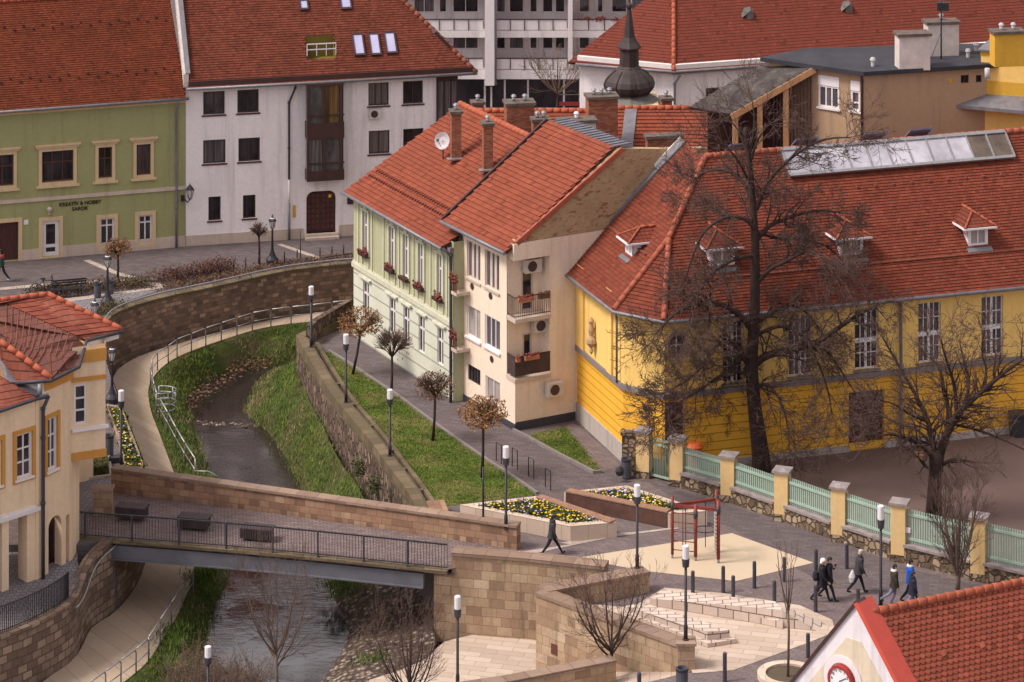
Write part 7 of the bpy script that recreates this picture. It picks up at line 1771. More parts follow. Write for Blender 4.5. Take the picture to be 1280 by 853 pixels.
# ================================================================ towpath guard rails : inverted hoops
def rail_run(label, line_, n, z=.9, mat='galvanised', mid=True):
    ln = resample(line_, n+1); r = thing('guard_rail', label, 'guard rail', ln[0])
    for i in range(n):
        a, b = ln[i], ln[i+1]; d = (b-a); L = d.length; d = d/L; rr = min(.16, L*.3); m = MB()
        pts = [a+d*.03]
        for k in range(5): t = PI/2*k/4; pts.append(a+d*(.03+rr-rr*math.cos(t))+ZUP*(z-rr+rr*math.sin(t)))
        pts.append(b-d*.04+ZUP*z); m.tube(pts, .032, 6); m.tube([a+d*.03+ZUP*.45, b+ZUP*.45], .022, 5)
        m.build('rail_hoop', [mat], r)
    m = MB(); m.tube([ln[-1], ln[-1]+ZUP*z], .032, 6); m.build('end_post', [mat], r); return r
rl1 = [G(u, v, -2.2) for u, v in ((440, 396), (397.5, 402), (357, 406), (321.5, 411), (290, 421.5), (262, 430.5), (238, 440), (219, 447.5), (206, 459), (195, 464), (190, 472))]
rail_run('grey hooped guard rail curving along the upper towpath below the stone wall', rl1, 13)
rl2 = [G(u, v, -2.3) for u, v in ((188, 480), (191, 497), (196, 514))]; rail_run('short grey guard rail on the bend of the towpath above the curled bay', rl2, 3, .85)
rl3 = [G(u, v, -2.35) for u, v in ((199, 522), (212, 545), (226, 572), (244, 600))]; rail_run('straight grey guard rail down the grass towards the footbridge', rl3, 4, .95)
cb_ = thing('curled_rail', 'semicircular bay of stacked grey rails at the bend of the towpath', 'guard rail', G(210, 505, -2.3))
for h in (.12, .42, .72, .98):
    m = MB(); c = G(197, 513, -2.3); e = G(222, 512, -2.3); R_ = (e-c).length*.93; pts = [c+Vector((0, .55, 0))]+[c+Vector((R_*.25+R_*.75*math.cos(t), .55*math.sin(t), 0)) for t in [PI/2-PI*k/12 for k in range(13)]]+[c+Vector((0, -.55, 0))]
    m.tube([q+ZUP*h for q in pts], .026, 6); m.build('rail', ['galvanised'], cb_)
for q in (pts[0], pts[4], pts[8], pts[11], pts[-1]): m = MB(); m.tube([q, q+ZUP*.98], .028, 6); m.build('post', ['galvanised'], cb_)
rl4 = [G(u, v, -2.9) for u, v in ((250, 738), (242, 741), (223, 770), (202, 803), (186, 828))]; rail_run('grey guard rail beside the towpath emerging from under the bridge', rl4[1:], 4, .98)
rl5 = [G(u, v, -2.9) for u, v in ((186, 829), (172, 842), (150, 858), (113, 885))]; rail_run('grey hooped guard rail along the near towpath at the bottom of the picture', rl5, 4, .98)
m = MB(); a_, b_ = G(243, 600, -2.3), G(272, 601, -2.3); m.tube([a_+ZUP*.4, a_.lerp(b_, .6)+ZUP*.4, b_+ZUP*.2, b_], .03, 6); tag(m.build('curved_rail', ['galvanised'], loc=a_), 'low curved grey rail end in the grass just behind the bridge parapet', 'rail')
# ================================================================ narrow pansy planter, flower beds
def flowers(name, area, z, n, cols, parent, sz=.045):
    m = MB(); xs = [p.x for p in area]; ys = [p.y for p in area]; k = 0
    while k < n:
        q = Vector((R.uniform(min(xs), max(xs)), R.uniform(min(ys), max(ys)), z))
        if not inside(q, area): continue
        k += 1; f = noise.noise(q*.8+Vector((0, 0, 3))); c = R.choice([0, 0, 0, 0, 1]) if f > -.2 else R.choice([0, 1, 2, 2]); h = R.uniform(.08, .2)
        for _ in range(3): blades(m, q, .16, 3, .1, [3, 3, 4], .9, .045)
        if R.random() < .3:
            s = sz*R.uniform(.7, 1.2); a = R.uniform(0, 6); 
            m.lathe(q+ZUP*h, [(0, -s*.3), (s, 0), (s*.7, s*.35), (0, s*.4)], 6, m=c)
    return tag(m.build(name, cols, parent), kind='stuff')
PETALS = ['petal_yellow', 'petal_white', 'petal_violet', 'leaf_green', 'leaf_olive']
npx = [(133, 505), (146, 507), (154, 514), (167, 546), (179, 580), (178, 586), (157, 585), (146, 545)]
r = thing('narrow_planter', 'long narrow stone planter of yellow pansies between lane and towpath', 'planter', G(155, 545))
P_ = [V2(G(u, v, .25)) for u, v in npx]; m = MB()
cen = sum(P_, Vector((0, 0, 0)))/len(P_); inn_ = [p+(cen-p).normalized()*min(.22, (cen-p).length*.4) for p in P_]
for i in range(len(P_)):
    j = (i+1) % len(P_); a, b, c, d = P_[i], P_[j], inn_[j], inn_[i]
    m.poly([(a.x, a.y, -.05), (b.x, b.y, -.05), (b.x, b.y, .25), (a.x, a.y, .25)]); m.poly([(a.x, a.y, .25), (b.x, b.y, .25), (c.x, c.y, .25), (d.x, d.y, .25)]); m.poly([(d.x, d.y, .25), (c.x, c.y, .25), (c.x, c.y, .1), (d.x, d.y, .1)])
m.build('stone_edge', ['coping'], r); m = MB(); m.poly([(p.x, p.y, .14) for p in inn_]); m.build('soil', ['earth'], r); flowers('pansies', inn_, .14, 260, PETALS, r)
def bed(label, top, z, wood, loc, nfl):
    r = thing('flower_bed', label, 'flower bed', loc); P = [G(u, v, z) for u, v in top]; n = len(P)
    cen = sum(P, Vector((0, 0, 0)))/n; ins = []
    for i in range(n):
        a, b, c = P[i-1], P[i], P[(i+1) % n]; d1, d2 = (b-a).normalized(), (c-b).normalized(); n1, n2 = Vector((-d1.y, d1.x, 0)), Vector((-d2.y, d2.x, 0)); s = 1 if (cen-b).dot(n1+n2) > 0 else -1
        bi = (n1+n2); ins.append(b+bi*(s*.36/max(.35, bi.length_squared/2*1.0))*.5*1.0 if False else b+bi.normalized()*s*.36/max(.5, bi.normalized().dot(n1)))
    m = MB()
    for i in range(n):
        j = (i+1) % n; a, b, c, d = P[i], P[j], ins[j], ins[i]
        lo = lambda p, zz: Vector((p.x, p.y, zz))
        L = (b-a).length
        m.poly([lo(a, -.02), lo(b, -.02), b, a], uv=[(0, 0), (L, 0), (L, z), (0, z)]); m.poly([a, b, c, d]); m.poly([d, c, lo(c, z-.25), lo(d, z-.25)])
    m.build('stone_edge', ['pale_coping'], r); m = MB(); m.poly([p-ZUP*.08 for p in ins]); m.build('soil', ['earth'], r)
    flowers('pansies', ins, z-.1, nfl, PETALS, r, .05)
    i, out = wood; j = (i+1) % n; a, b = P[i], P[j]; d = (b-a).normalized(); nn = Vector((-d.y, d.x, 0)); nn = nn if (cen-a).dot(nn) < 0 else -nn
    m = MB(); m.obox((a+b)/2+nn*.01-ZUP*(z/2), d*((b-a).length/2-.1), nn*.03, ZUP*(z/2-.02)); bb = m.build('bench_side', ['planter_wood'], r)
    for k in range(4): m = MB(); m.obox((a+b)/2-nn*(-.02+.1*k)+ZUP*.05, d*((b-a).length/2-.1), nn*.043, ZUP*.025); m.build('bench_slat', ['planter_wood_top'], bb)
bed('left stone edged bed of yellow white and violet pansies behind the dark walker', [(575, 631), (674, 620), (771, 653), (713, 658)], .62, (1, 1), G(670, 650), 620)
bed('right stone edged pansy bed with long dark wooden bench side', [(705, 615), (783, 607), (884, 639), (837, 642)], .62, (3, 1), G(800, 630), 430)
# ================================================================ climbing frame
cf = thing('climbing_frame', 'red steel climbing frame with rungs and ropes on the beige play surface', 'climbing frame', G(868, 699))
PA_, PB_, PC_, PD_ = G(840.5, 698, .01), G(869.5, 701, .01), G(898, 704, .01), G(895.5, 690, .01)
for p, h, rr in ((PA_, 2.5, .06), (PB_, 2.25, .07), (PC_, 2.5, .07), (PD_, 2.5, .06)):
    m = MB(); m.tube([p, p+ZUP*.18], rr*.7, 8); m.build('post_foot', ['galvanised'], cf); m = MB(); m.tube([p+ZUP*.16, p+ZUP*h], rr, 10); m.build('post', ['play_red'], cf)
    m = MB(); m.tube([p+ZUP*(h-.55), p+ZUP*(h-.25)], rr*1.25, 10); m.build('collar', ['iron_grey'], cf)
T = 2.12
for a, b in ((PA_, PB_), (PB_, PC_), (PA_, PD_), (PD_, PC_)): m = MB(); m.bar(a+ZUP*T, b+ZUP*T, .09, .11); m.build('top_beam', ['play_red'], cf)
for k in range(5): m = MB(); z = .35+.37*k; m.tube([PA_+ZUP*z, PB_+ZUP*z], .022, 6); m.build('rung', ['play_red'], cf)
for t, (a, b) in ((.45, (PA_, PB_)), (.3, (PA_, PD_)), (.75, (PA_, PD_)), (.5, (PD_, PC_))): m = MB(); q = a.lerp(b, t); m.tube([q+ZUP*T, q+ZUP*.25], .018, 5); m.build('rope', ['dark_frame'], cf)
m = MB(); q = PB_.lerp(PC_, .5)+Vector((0, 1.2, .85)); 
for k in range(24): t0, t1 = 2*PI*k/24, 2*PI*(k+1)/24; m.tube([q+Vector((.45*math.cos(t0), .35*math.sin(t0), 0)), q+Vector((.45*math.cos(t1), .35*math.sin(t1), 0))], .025, 5)
m.build('net_ring', ['iron_grey'], cf)
m = MB()
for k in range(12): q = PC_+Vector((-.12, -.02, .35+.15*k)); m.obox(q, (.05, 0, 0), (0, .06, 0), (0, 0, .045))
tag(m.build('climbing_hold', ['pale_stone'], cf), kind='stuff')
# ================================================================ school fence
fn = thing('school_fence', 'school boundary fence of yellow capped posts, stone plinths and pale green pickets', 'fence', G(910, 625))
fp = [(803, 540, 598), (845, 550, 609), (909, 571, 628), (976, 590, 652), (1047.5, 610, 678), (1122.5, 630, 703), (1222, 648, 727), (1330, 670, 752)]
FB = [G(u, v1, 0) for u, v0, v1 in fp]; FH = [(v1-v0)*b.y/F for (u, v0, v1), b in zip(fp, FB)]
for i, (b, h) in enumerate(zip(FB, FH)):
    d = (FB[min(i+1, 7)]-FB[max(i-1, 0)]); d.normalize(); n = Vector((-d.y, d.x, 0))
    d, n = Vector((.94, -.34, 0)), Vector((.34, .94, 0)); c = b+n*.28
    m = MB(); m.obox(c+ZUP*.14, d*.33, n*.33, ZUP*.15); st = m.build('post_base', ['rubble_base'], fn); m = MB(); m.obox(c+ZUP*(h/2+.05), d*.29, n*.29, ZUP*(h/2-.1)); m.build('post', ['fence_yellow'], fn)
    m = MB(); t = h-.05; m.obox(c+ZUP*(t+.03), d*.37, n*.37, ZUP*.05)
    q = [c+d*x+n*y+ZUP*(t+.08) for x, y in ((-.37, -.37), (.37, -.37), (.37, .37), (-.37, .37))]; ap = c+ZUP*(t+.14)
    for k in range(4): m.poly([q[k], q[(k+1) % 4], ap])
    m.build('post_cap', ['cap_grey'], fn)
n_ = Vector((.34, .94, 0))
for i in range(1, 7):
    a, b = FB[i]+n_*.28, FB[i+1]+n_*.28; d = (b-a).normalized(); a, b = a+d*.3, b-d*.3; nn = Vector((-d.y, d.x, 0)); hp_ = .62+.02*i; L = (b-a).length; m = MB()
    m.obox((a+b)/2+ZUP*(hp_/2-.06), d*(L/2), nn*.22, ZUP*(hp_/2)); m.build('plinth', ['rubble_base'], fn); m = MB(); m.obox((a+b)/2+ZUP*(hp_-.02), d*(L/2), nn*.3, ZUP*.05); m.build('plinth_cap', ['cap_grey'], fn)
    ht = min(FH[i], FH[i+1])-.22; g_ = MB()
    for z in (hp_+.22, ht-.2): g_.bar(a+ZUP*z-nn*.03, b+ZUP*z-nn*.03, .05, .1)
    po = g_.build('fence_rail', ['fence_green'], fn); np_ = int(L/.105); g_ = MB()
    for k in range(np_): q = a.lerp(b, (k+.5)/np_); g_.obox(q+ZUP*((hp_+.06+ht)/2), d*.032, nn*.012, ZUP*((ht-hp_-.06)/2))
    tag(g_.build('picket', ['fence_green'], po), kind='stuff')
m = MB(); a, b = FB[0]+n_*.28, FB[1]+n_*.28; d = (b-a).normalized(); nn = Vector((-d.y, d.x, 0)); a, b = a+d*.3, b-d*.3; L = (b-a).length; h = FH[0]-.25
gt2 = thing('gate', 'closed pale green picket gate between the first two yellow fence posts', 'gate', a)
for q0, q1 in ((a+d*.04, a+d*.04+ZUP*h), (b-d*.04, b-d*.04+ZUP*h)): m.bar(q0+ZUP*.06, q1, .07, .07)
for z in (.15, h-.25, h-.03): m.bar(a+ZUP*z+d*.08, b+ZUP*z-d*.08, .05, .09)
m.build('gate_frame', ['fence_green'], gt2); m = MB()
for k in range(14): q = a.lerp(b, (k+.5)/14)+nn*.04; m.bar(q+ZUP*.12, q+ZUP*(h-.05), .085, .02)
tag(m.build('picket', ['fence_green'], gt2), kind='stuff')
q = FB[0]+Vector((-.55, .55, 0)); m = MB(); m.obox(q+ZUP*.85, (.3, -.02, 0), (.02, .2, 0), (0, 0, .85)); m.obox(q+ZUP*1.78, (.36, -.02, 0), (.02, .26, 0), (0, 0, .06)); tag(m.build('stone_pillar', ['rubble_base'], loc=q), 'old rubble stone pillar between the gate post and the school wall', 'pillar')
m = MB(); q = FB[5].lerp(FB[6], .12)+Vector((0, .2, 1.3)); m.obox(q, (.14, -.04, 0), (.01, .015, 0), (0, 0, .1)); tag(m.build('notice_plate', ['white_paint'], loc=q), 'small pale plate fixed on the green picket fence', 'sign')
for u, v, mt, l in ((860, 557, 'plastic_blue', 'blue plastic play object behind the school fence'), (868, 561, 'plastic_red', 'orange red plastic play object behind the school fence')):
    q = G(u, v, .9); q.z = 0; r_ = thing('play_toy', l, 'toy', q); m = MB(); m.lathe(q, [(.3, .9), (.34, 1.0), (.25, 1.15), (0, 1.2)], 12, sx=1.2 if mt == 'plastic_red' else .8); m.build('dome', [mt], r_); m = MB(); m.lathe(q, [(.26, 0), (.3, .9), (0, .92)], 10); m.build('stand', [mt], r_)
# benches on the upper street
r = thing('park_bench', 'dark metal park bench in front of the clipped hedge on the upper street', 'bench', G(78, 375))
for (u, v) in ((66, 374), (98, 371)):
    p = G(u, v, 0); m = MB(); m.tube([p, p+ZUP*.42], .03, 5); m.tube([p+Vector((.1, .4, 0)), p+Vector((.1, .45, .85))], .03, 5); m.build('leg', ['iron_black'], r)
a, b = G(60, 374.5, 0), G(104, 370.5, 0); m = MB()
for k in range(4): o = Vector((.03*k, .1*k, .42)); m.bar(a+o, b+o, .08, .03)
m.build('seat', ['iron_black'], r); m = MB()
for k in range(3): o = Vector((.11, .44, .55+.12*k)); m.bar(a+o, b+o, .03, .08)
m.build('backrest', ['iron_black'], r)
p = G(57, 372, 0); r = thing('cycle', 'dark parked bicycle leaning by the hedge above the corner house roof', 'bicycle', p)
for dx in (-.5, .5):
    m = MB(); c = p+Vector((dx, .1, .34)); pts = [c+Vector((.33*math.cos(2*PI*k/18), 0, .33*math.sin(2*PI*k/18))) for k in range(19)]; m.tube(pts, .03, 5, cap=False); m.build('wheel', ['iron_black'], r)
m = MB(); A0, A1, A2, A3 = p+Vector((-.5, .1, .34)), p+Vector((-.15, .1, .85)), p+Vector((.35, .1, .85)), p+Vector((.0, .1, .3))
for q0, q1 in ((A0, A1), (A0, A3), (A1, A3), (A1, A2), (A3, A2), (A2, p+Vector((.5, .1, .34))), (A2, A2+Vector((-.05, 0, .2)))): m.tube([q0, q1], .025, 5)
m.build('frame', ['iron_black'], r); m = MB(); m.obox(A1+ZUP*.08, (.12, 0, 0), (0, .07, 0), (0, 0, .03)); m.build('saddle', ['iron_black'], r); m = MB(); m.bar(A2+Vector((-.05, -.25, .2)), A2+Vector((-.05, .25, .2)), .04, .04); m.build('handlebar', ['iron_black'], r)
# tree ring planter at the bottom right
p = G(985, 848, 0); r = thing('tree_ring', 'round pale stone ring planter around the thin sapling', 'planter', p)
m = MB(); m.lathe(p, [(1.12, 0), (1.12, .2), (.82, .2), (.82, .1)], 28, sm=False); m.build('stone_ring', ['pale_coping'], r); m = MB(); m.lathe(p, [(.82, .12), (0, .14)], 20); m.build('soil', ['earth'], r); RINGP = p
# ================================================================ bare trees
def perp(d):
    x = d.cross(Vector((R.gauss(0, 1), R.gauss(0, 1), R.gauss(0, 1))))
    return x.normalized() if x.length > 1e-4 else d.orthogonal().normalized()
def grow(mb, p, d, L, r, lev, o):
    """one branch and its children. o: dict(lv, ang, up, wob, kids, ratio, minr)"""
    n = 4 if lev > 1 else 3; pts = [p]; rad = [r]; dd = d.normalized(); st = L/n; dirs = [dd]
    for i in range(n):
        dd = (dd+perp(dd)*R.uniform(0, o['wob'])+ZUP*o['up']*R.uniform(.3, 1)).normalized(); pts.append(pts[-1]+dd*st); dirs.append(dd); rad.append(max(o['minr'], r*(1-.62*(i+1)/n)))
    mb.tube(pts, rad, 6 if r > .06 else (4 if r > .02 else 3), m=0 if r > .03 else 1, cap=False)
    if lev <= 0:
        return
    k = o['kids'][min(lev, len(o['kids'])-1)]
    for j in range(k):
        t = R.uniform(.25, 1.0) if j else 1.0; i = min(n-1, int(t*n)); f = t*n-i; q = pts[i].lerp(pts[i+1], min(1, f)); b = dirs[i+1]
        a = R.uniform(*o['ang']) if j else R.uniform(0, .35); nd = (b*math.cos(a)+perp(b)*math.sin(a)).normalized()
        grow(mb, q, nd, L*R.uniform(*o['ratio'])*(1.1-.35*t), max(o['minr'], rad[i]*R.uniform(.5, .72)), lev-1, o)
def limb(mb, pts, r0, r1, lev, o, dens=1.0):
    """a hand-placed limb with side shoots"""
    pts = smooth_line(pts, 2); n = len(pts); rad = [r0+(r1-r0)*i/(n-1) for i in range(n)]
    mb.tube(pts, rad, 8 if r0 > .1 else 6, cap=True); L = sum((pts[i+1]-pts[i]).length for i in range(n-1))
    k = int(L*dens*2.2)
    for j in range(k):
        t = R.uniform(.12, 1) if j > 1 else 1.0; i = min(n-2, int(t*(n-1))); b = (pts[i+1]-pts[i]).normalized(); q = pts[i].lerp(pts[i+1], R.random())
        a = R.uniform(*o['ang']) if j > 1 else R.uniform(0, .5); nd = (b*math.cos(a)+perp(b)*math.sin(a)).normalized()
        grow(mb, q, nd, o['L']*R.uniform(.55, 1.2), max(o['minr'], min(.05, rad[i]*.5)), lev, o)
def pxl(pts, Y0, y1=None, wob=.0):
    n = len(pts); y1 = Y0 if y1 is None else y1
    return [PY(u, v, Y0+(y1-Y0)*i/max(1, n-1)+R.uniform(-wob, wob)) for i, (u, v) in enumerate(pts)]
# the big bare tree in the school yard
b = G(952, 588); YB = b.y; bt = thing('bare_tree', 'tall bare dark tree with spreading limbs in front of the yellow school', 'tree', b)
m = MB(); tr = smooth_line([PY(u, v, YB) for u, v in ((953, 590), (950, 560), (942, 500), (939, 455), (943, 400), (944, 345), (944, 295), (940, 246), (937, 200), (931, 160))], 1)
nt_ = len(tr); m.tube(tr, [.45-.13*min(1, i/4)-.26*max(0, (i-3)/(nt_-3)) for i in range(nt_)], 12); m.build('trunk', ['bark'], bt)
m = MB(); OB = dict(ang=(.35, 1.15), up=.04, wob=.42, kids=[0, 4, 4, 5], ratio=(.5, .8), minr=.009, L=1.35)
LM = [([(944, 455), (958, 444), (982, 439), (1020, 430), (1042, 414), (1075, 392), (1100, 380)], -2.0, .27, .05), ([(938, 410), (918, 386), (883, 375), (844, 389), (820, 418)], -1.2, .22, .03),
      ([(937, 460), (920, 430), (899, 427), (883, 450), (866, 472), (838, 488)], -2.5, .17, .03), ([(946, 300), (960, 283), (982, 273), (1020, 262), (1050, 266)], 1.0, .17, .03), ([(946, 355), (962, 336), (985, 326), (1012, 310), (1034, 330)], -2.2, .15, .03),
      ([(943, 285), (930, 272), (908, 270), (880, 287), (866, 318), (858, 345)], -1.5, .15, .025), ([(940, 250), (928, 225), (910, 213), (886, 212), (866, 226)], 1.5, .14, .025), ([(945, 262), (955, 236), (971, 213), (998, 190), (1031, 173), (1062, 172)], -1.0, .16, .025),
      ([(938, 205), (930, 180), (922, 160), (908, 148)], .8, .1, .02), ([(939, 200), (946, 176), (960, 156), (975, 150)], -.8, .09, .02), ([(940, 490), (955, 478), (968, 488), (980, 510), (986, 540)], -2.2, .13, .03), ([(943, 405), (965, 392), (985, 378), (1010, 390), (1030, 420)], 1.5, .14, .03),
      ([(942, 320), (925, 322), (900, 332), (878, 355), (865, 385), (858, 420)], -2.6, .13, .025), ([(942, 440), (925, 450), (905, 470), (896, 500), (884, 530)], 1.8, .11, .02), ([(944, 420), (975, 405), (1000, 415), (1022, 450), (1036, 490), (1040, 520)], -3.0, .14, .025), ([(1020, 430), (1040, 445), (1055, 470), (1075, 500)], -2.0, .09, .02),
      ([(940, 235), (920, 195), (900, 178), (880, 170)], -2.0, .1, .02), ([(938, 190), (944, 150), (940, 125)], .3, .08, .015), ([(945, 290), (975, 300), (1005, 298), (1040, 310), (1062, 340)], 2.2, .12, .02), ([(942, 470), (910, 462), (872, 490), (845, 505), (826, 520)], -3.5, .12, .02)]
for pts, dy, r0, r1 in LM: limb(m, pxl(pts, YB, YB+dy, .12), r0*.72, r1, 3 if len(pts) > 4 else 2, OB, 1.95)
cr = m.build('crown', ['bark', 'twig'], bt); print('big tree', len(m.f))
# second tree
b = G(1168, 650); YB = b.y; bt = thing('bare_tree', 'shorter bare spreading tree with a low fork in the brown school yard', 'tree', b)
m = MB(); tr = [PY(u, v, YB) for u, v in ((1167, 650), (1168, 615), (1170, 585), (1171, 565))]; m.tube(tr, [.36, .29, .29, .33], 10); m.build('trunk', ['bark'], bt)
m = MB(); OB2 = dict(ang=(.35, 1.2), up=.03, wob=.42, kids=[0, 4, 4, 5], ratio=(.5, .8), minr=.009, L=1.1)
LM = [([(1171, 580), (1185, 537), (1200, 513), (1220, 496), (1251, 469), (1280, 448)], -1.5, .26, .05), ([(1170, 582), (1165, 545), (1156, 516), (1142, 489), (1122, 455), (1103, 421)], 1.2, .17, .03), ([(1184, 537), (1186, 510), (1180, 489), (1176, 462), (1163, 445)], .8, .13, .03), ([(1196, 515), (1193, 479), (1183, 452), (1176, 425)], -1.2, .12, .025),
      ([(1168, 575), (1152, 556), (1134, 548), (1112, 542), (1098, 546)], -1.5, .13, .03), ([(1172, 585), (1190, 574), (1201, 575)], -.8, .12, .06), ([(1190, 530), (1220, 537), (1248, 547), (1280, 562)], -2.0, .1, .03), ([(1205, 508), (1213, 480), (1205, 452), (1200, 430)], 1.3, .11, .025), ([(1168, 560), (1146, 535), (1120, 530), (1095, 515)], 2.0, .1, .02), ([(1225, 492), (1235, 465), (1226, 440), (1230, 415)], -.5, .08, .02), ([(1160, 528), (1140, 520), (1118, 505), (1100, 500)], -1.5, .08, .02), ([(1170, 590), (1158, 585), (1150, 575)], -.6, .1, .05)]
for pts, dy, r0, r1 in LM: limb(m, pxl(pts, YB, YB+dy, .1), r0*.8, r1, 2, OB2, 2.7)
m.build('crown', ['bark', 'twig'], bt)
q = PY(1149, 572, YB-.3); m = MB(); m.obox(q, (.12, 0, 0), (0, .1, 0), (0, 0, .14)); m.poly([q+Vector((-.18, -.15, .13)), q+Vector((.18, -.15, .13)), q+Vector((.18, .15, .2)), q+Vector((-.18, .15, .2))]); tag(m.build('bird_box', ['lean_wood'], loc=q), 'small orange brown nest box hanging in the forked yard tree', 'nest box')
# clipped ball trees
def ball_tree(label, u, v, cu, cv, rw, rh, z, leaves, nleaf, twigs, group='clipped ball trees by the lane'):
    b = G(u, v, z); r = thing('ball_tree', label, 'tree', b, group); c = PY(cu, cv, b.y); m = MB(); s = F/b.y; rx, rz = rw/s, rh/s; k0 = c-ZUP*rz*.75
    m.tube([b, b.lerp(k0, .5)+Vector((.02, 0, 0)), k0], [.075, .06, .055], 8); m.build('trunk', ['bark'], r)
    m = MB()
    for k in range(16):
        d = Vector((R.gauss(0, 1), R.gauss(0, 1), R.uniform(.15, 1.3))).normalized(); e = c+Vector((d.x*rx, d.y*rx, (d.z-.35)*rz*1.25))*.55
        pts = [k0, k0.lerp(e, .5)+ZUP*.05, e]; m.tube(pts, [.035, .022, .015], 4, cap=False)
        for _ in range(twigs):
            a = pts[1].lerp(e, R.uniform(.2, 1)); dd = (a-k0+Vector((R.gauss(0, .3), R.gauss(0, .3), R.gauss(0, .2)))).normalized(); t = R.uniform(.3, .75)*rx
            tip = a+dd*t; w = tip-c; f = math.sqrt((w.x/rx)**2+(w.y/rx)**2+(w.z/rz)**2); tip = c+w*min(1, R.uniform(.92, 1.1)/max(f, .01)); m.tube([a, a.lerp(tip, .5)+Vector((0, 0, .02)), tip], [.011, .008, .005], 3, m=1, cap=False)
    m.build('branches', ['bark', 'twig'], r)
    nleaf = int(nleaf*.95)
    if nleaf:
        m = MB()
        for _ in range(nleaf):
            d = Vector((R.gauss(0, 1), R.gauss(0, 1), R.gauss(0, 1))).normalized()*R.random()**.3; f = 1+.18*noise.noise(d*2.5+Vector((u, 0, 0))); q = c+Vector((d.x*rx, d.y*rx, d.z*rz))*f
            if noise.noise(q*3.0) < -.22: continue
            x = Vector((R.gauss(0, 1), R.gauss(0, 1), R.gauss(0, 1))).normalized()*R.uniform(.04, .07); y = perp(x.normalized())*x.length*.6
            m.poly([q-x, q-y*.8, q+x, q+y], uv=[(0, 0)]*4, m=R.choice([0, 0, 1, 2]))
        m.build('crown', leaves, r)
    return r
ball_tree('ball tree with rust brown leaves nearest the sage house corner', 441, 468, 450.5, 403, 29, 19, .02, ['leaf_rust', 'leaf_brown', 'leaf_ochre'], 2400, 12)
ball_tree('leafless ball tree of dense bare twigs in front of the sage house', 489, 498, 490, 431, 28, 21, .02, ['leaf_brown', 'leaf_brown', 'leaf_rust'], 90, 38)
ball_tree('smaller ball tree with pinkish brown leaves on the lawn edge', 541, 551, 544, 483, 27, 18, .02, ['leaf_brown', 'leaf_rust', 'twig_pale'], 900, 26)
ball_tree('ball tree with ochre leaves at the lower end of the lawn', 602.5, 597, 604, 516, 31, 20, .02, ['leaf_ochre', 'leaf_rust', 'leaf_brown'], 2600, 12)
ball_tree('small rusty ball tree on the upper street in front of the green house', 147, 352, 147.5, 310, 18, 13, .02, ['leaf_rust', 'leaf_brown', 'leaf_ochre'], 900, 14, None)
ball_tree('small bare ball tree in front of the white apartment house', 324, 330, 323.5, 288, 13, 11, .02, ['leaf_brown']*3, 40, 22, None)
# vase shaped young bare trees in the foreground
def young(label, u, v, z, top, pr, n, L, lev, mat=('bark', 'twig'), spread=.75, rad=.09, o=None, start=.35, hz=None):
    b = G(u, v, z); r = thing('young_tree', label, 'tree', b); H_ = zat(top, b.y)-z; m = MB(); k = b+ZUP*H_*start; m.tube([b, b.lerp(k, .6)+Vector((.03, 0, 0)), k], [rad, rad*.85, rad*.8], 8); m.build('trunk', [mat[0]], r)
    oo = dict(ang=(.25, .8), up=.12, wob=.22, kids=[0, 3, 4, 4], ratio=(.5, .75), minr=.006, L=L); oo.update(o or {}); m = MB()
    for j in range(n):
        a = 2*PI*j/n+R.uniform(-.3, .3); sp = spread*R.uniform(.5, 1.15); d = Vector((math.cos(a)*sp, math.sin(a)*sp, 1)).normalized() if j else Vector((.03, .03, 1)); q = k-ZUP*R.uniform(0, .12)*H_; LL = H_*(1-start)*R.uniform(.62, .95)
        pts = [q, q+d*LL*.35, q+(d+ZUP*.25).normalized()*LL*.72, q+(d+ZUP*.5).normalized()*LL]; limb(m, pts, rad*.55, .012, lev, oo, pr)
    m.build('crown', list(mat), r); return r
young('pale barked young tree with fanning bare twigs over the river below the bridge', 345, 905, -2.9, 692, 1.5, 11, 1.0, 2, ('bark_pale', 'twig'), .75, .07, dict(minr=.005, kids=[0, 3, 3]), start=.43)
young('dark bare young tree at the bottom edge between river and lower paving', 512, 935, LP, 757, 1.5, 11, .9, 2, ('bark', 'twig'), 1.0, .08, dict(minr=.005), start=.45)
young('bare young tree with upright dark branches in front of the sandstone ramp wall', 764, 905, -2.6, 712, 1.5, 13, .8, 2, ('bark', 'twig'), 1.5, .08, dict(wob=.25, up=.08, minr=.005), start=.53)
young('very thin leafless sapling in the round stone ring planter', 985, 847, .1, 682, .8, 6, .6, 1, ('bark_pale', 'twig'), .38, .05, start=.55)
young('bare young tree with upswept branches beside the fence at the right', 1197, 742, .02, 592, 1.6, 11, .9, 2, ('bark_pale', 'twig'), .48, .1, start=.2)
young('slender bare shrub tree behind the fence in the school yard', 1181, 655, .02, 600, 1.3, 9, .6, 1, ('twig', 'twig'), .4, .03, start=.12)
b = PY(692, 150, 186); b.z = 0; r = thing('young_tree', 'small bare tree with pale twigs in front of the apartment block', 'tree', b); m = MB(); k = PY(697, 118, 186); m.tube([b, k], [.09, .05], 6); m.tube([k, PY(697, 72, 186)], [.05, .015], 5); m.build('trunk', ['bark'], r)
m = MB()
for j in range(13): a = 2*PI*j/13; d = Vector((math.cos(a), math.sin(a)*.8, .75)); limb(m, [k, k+d*.8, k+d*1.3+ZUP*.3], .035, .012, 2, dict(ang=(.3, .9), up=.08, wob=.3, kids=[0, 3, 3], ratio=(.5, .8), minr=.009, L=.9), 1.2)
for j in range(4): a = -.4+j*.6; limb(m, [k, k+Vector((math.cos(a)*1.0, -.4, .05)), k+Vector((math.cos(a)*1.9, -.5, .12))], .03, .012, 1, dict(ang=(.3, .9), up=.0, wob=.3, kids=[0, 3], ratio=(.5, .8), minr=.009, L=.6), 1)
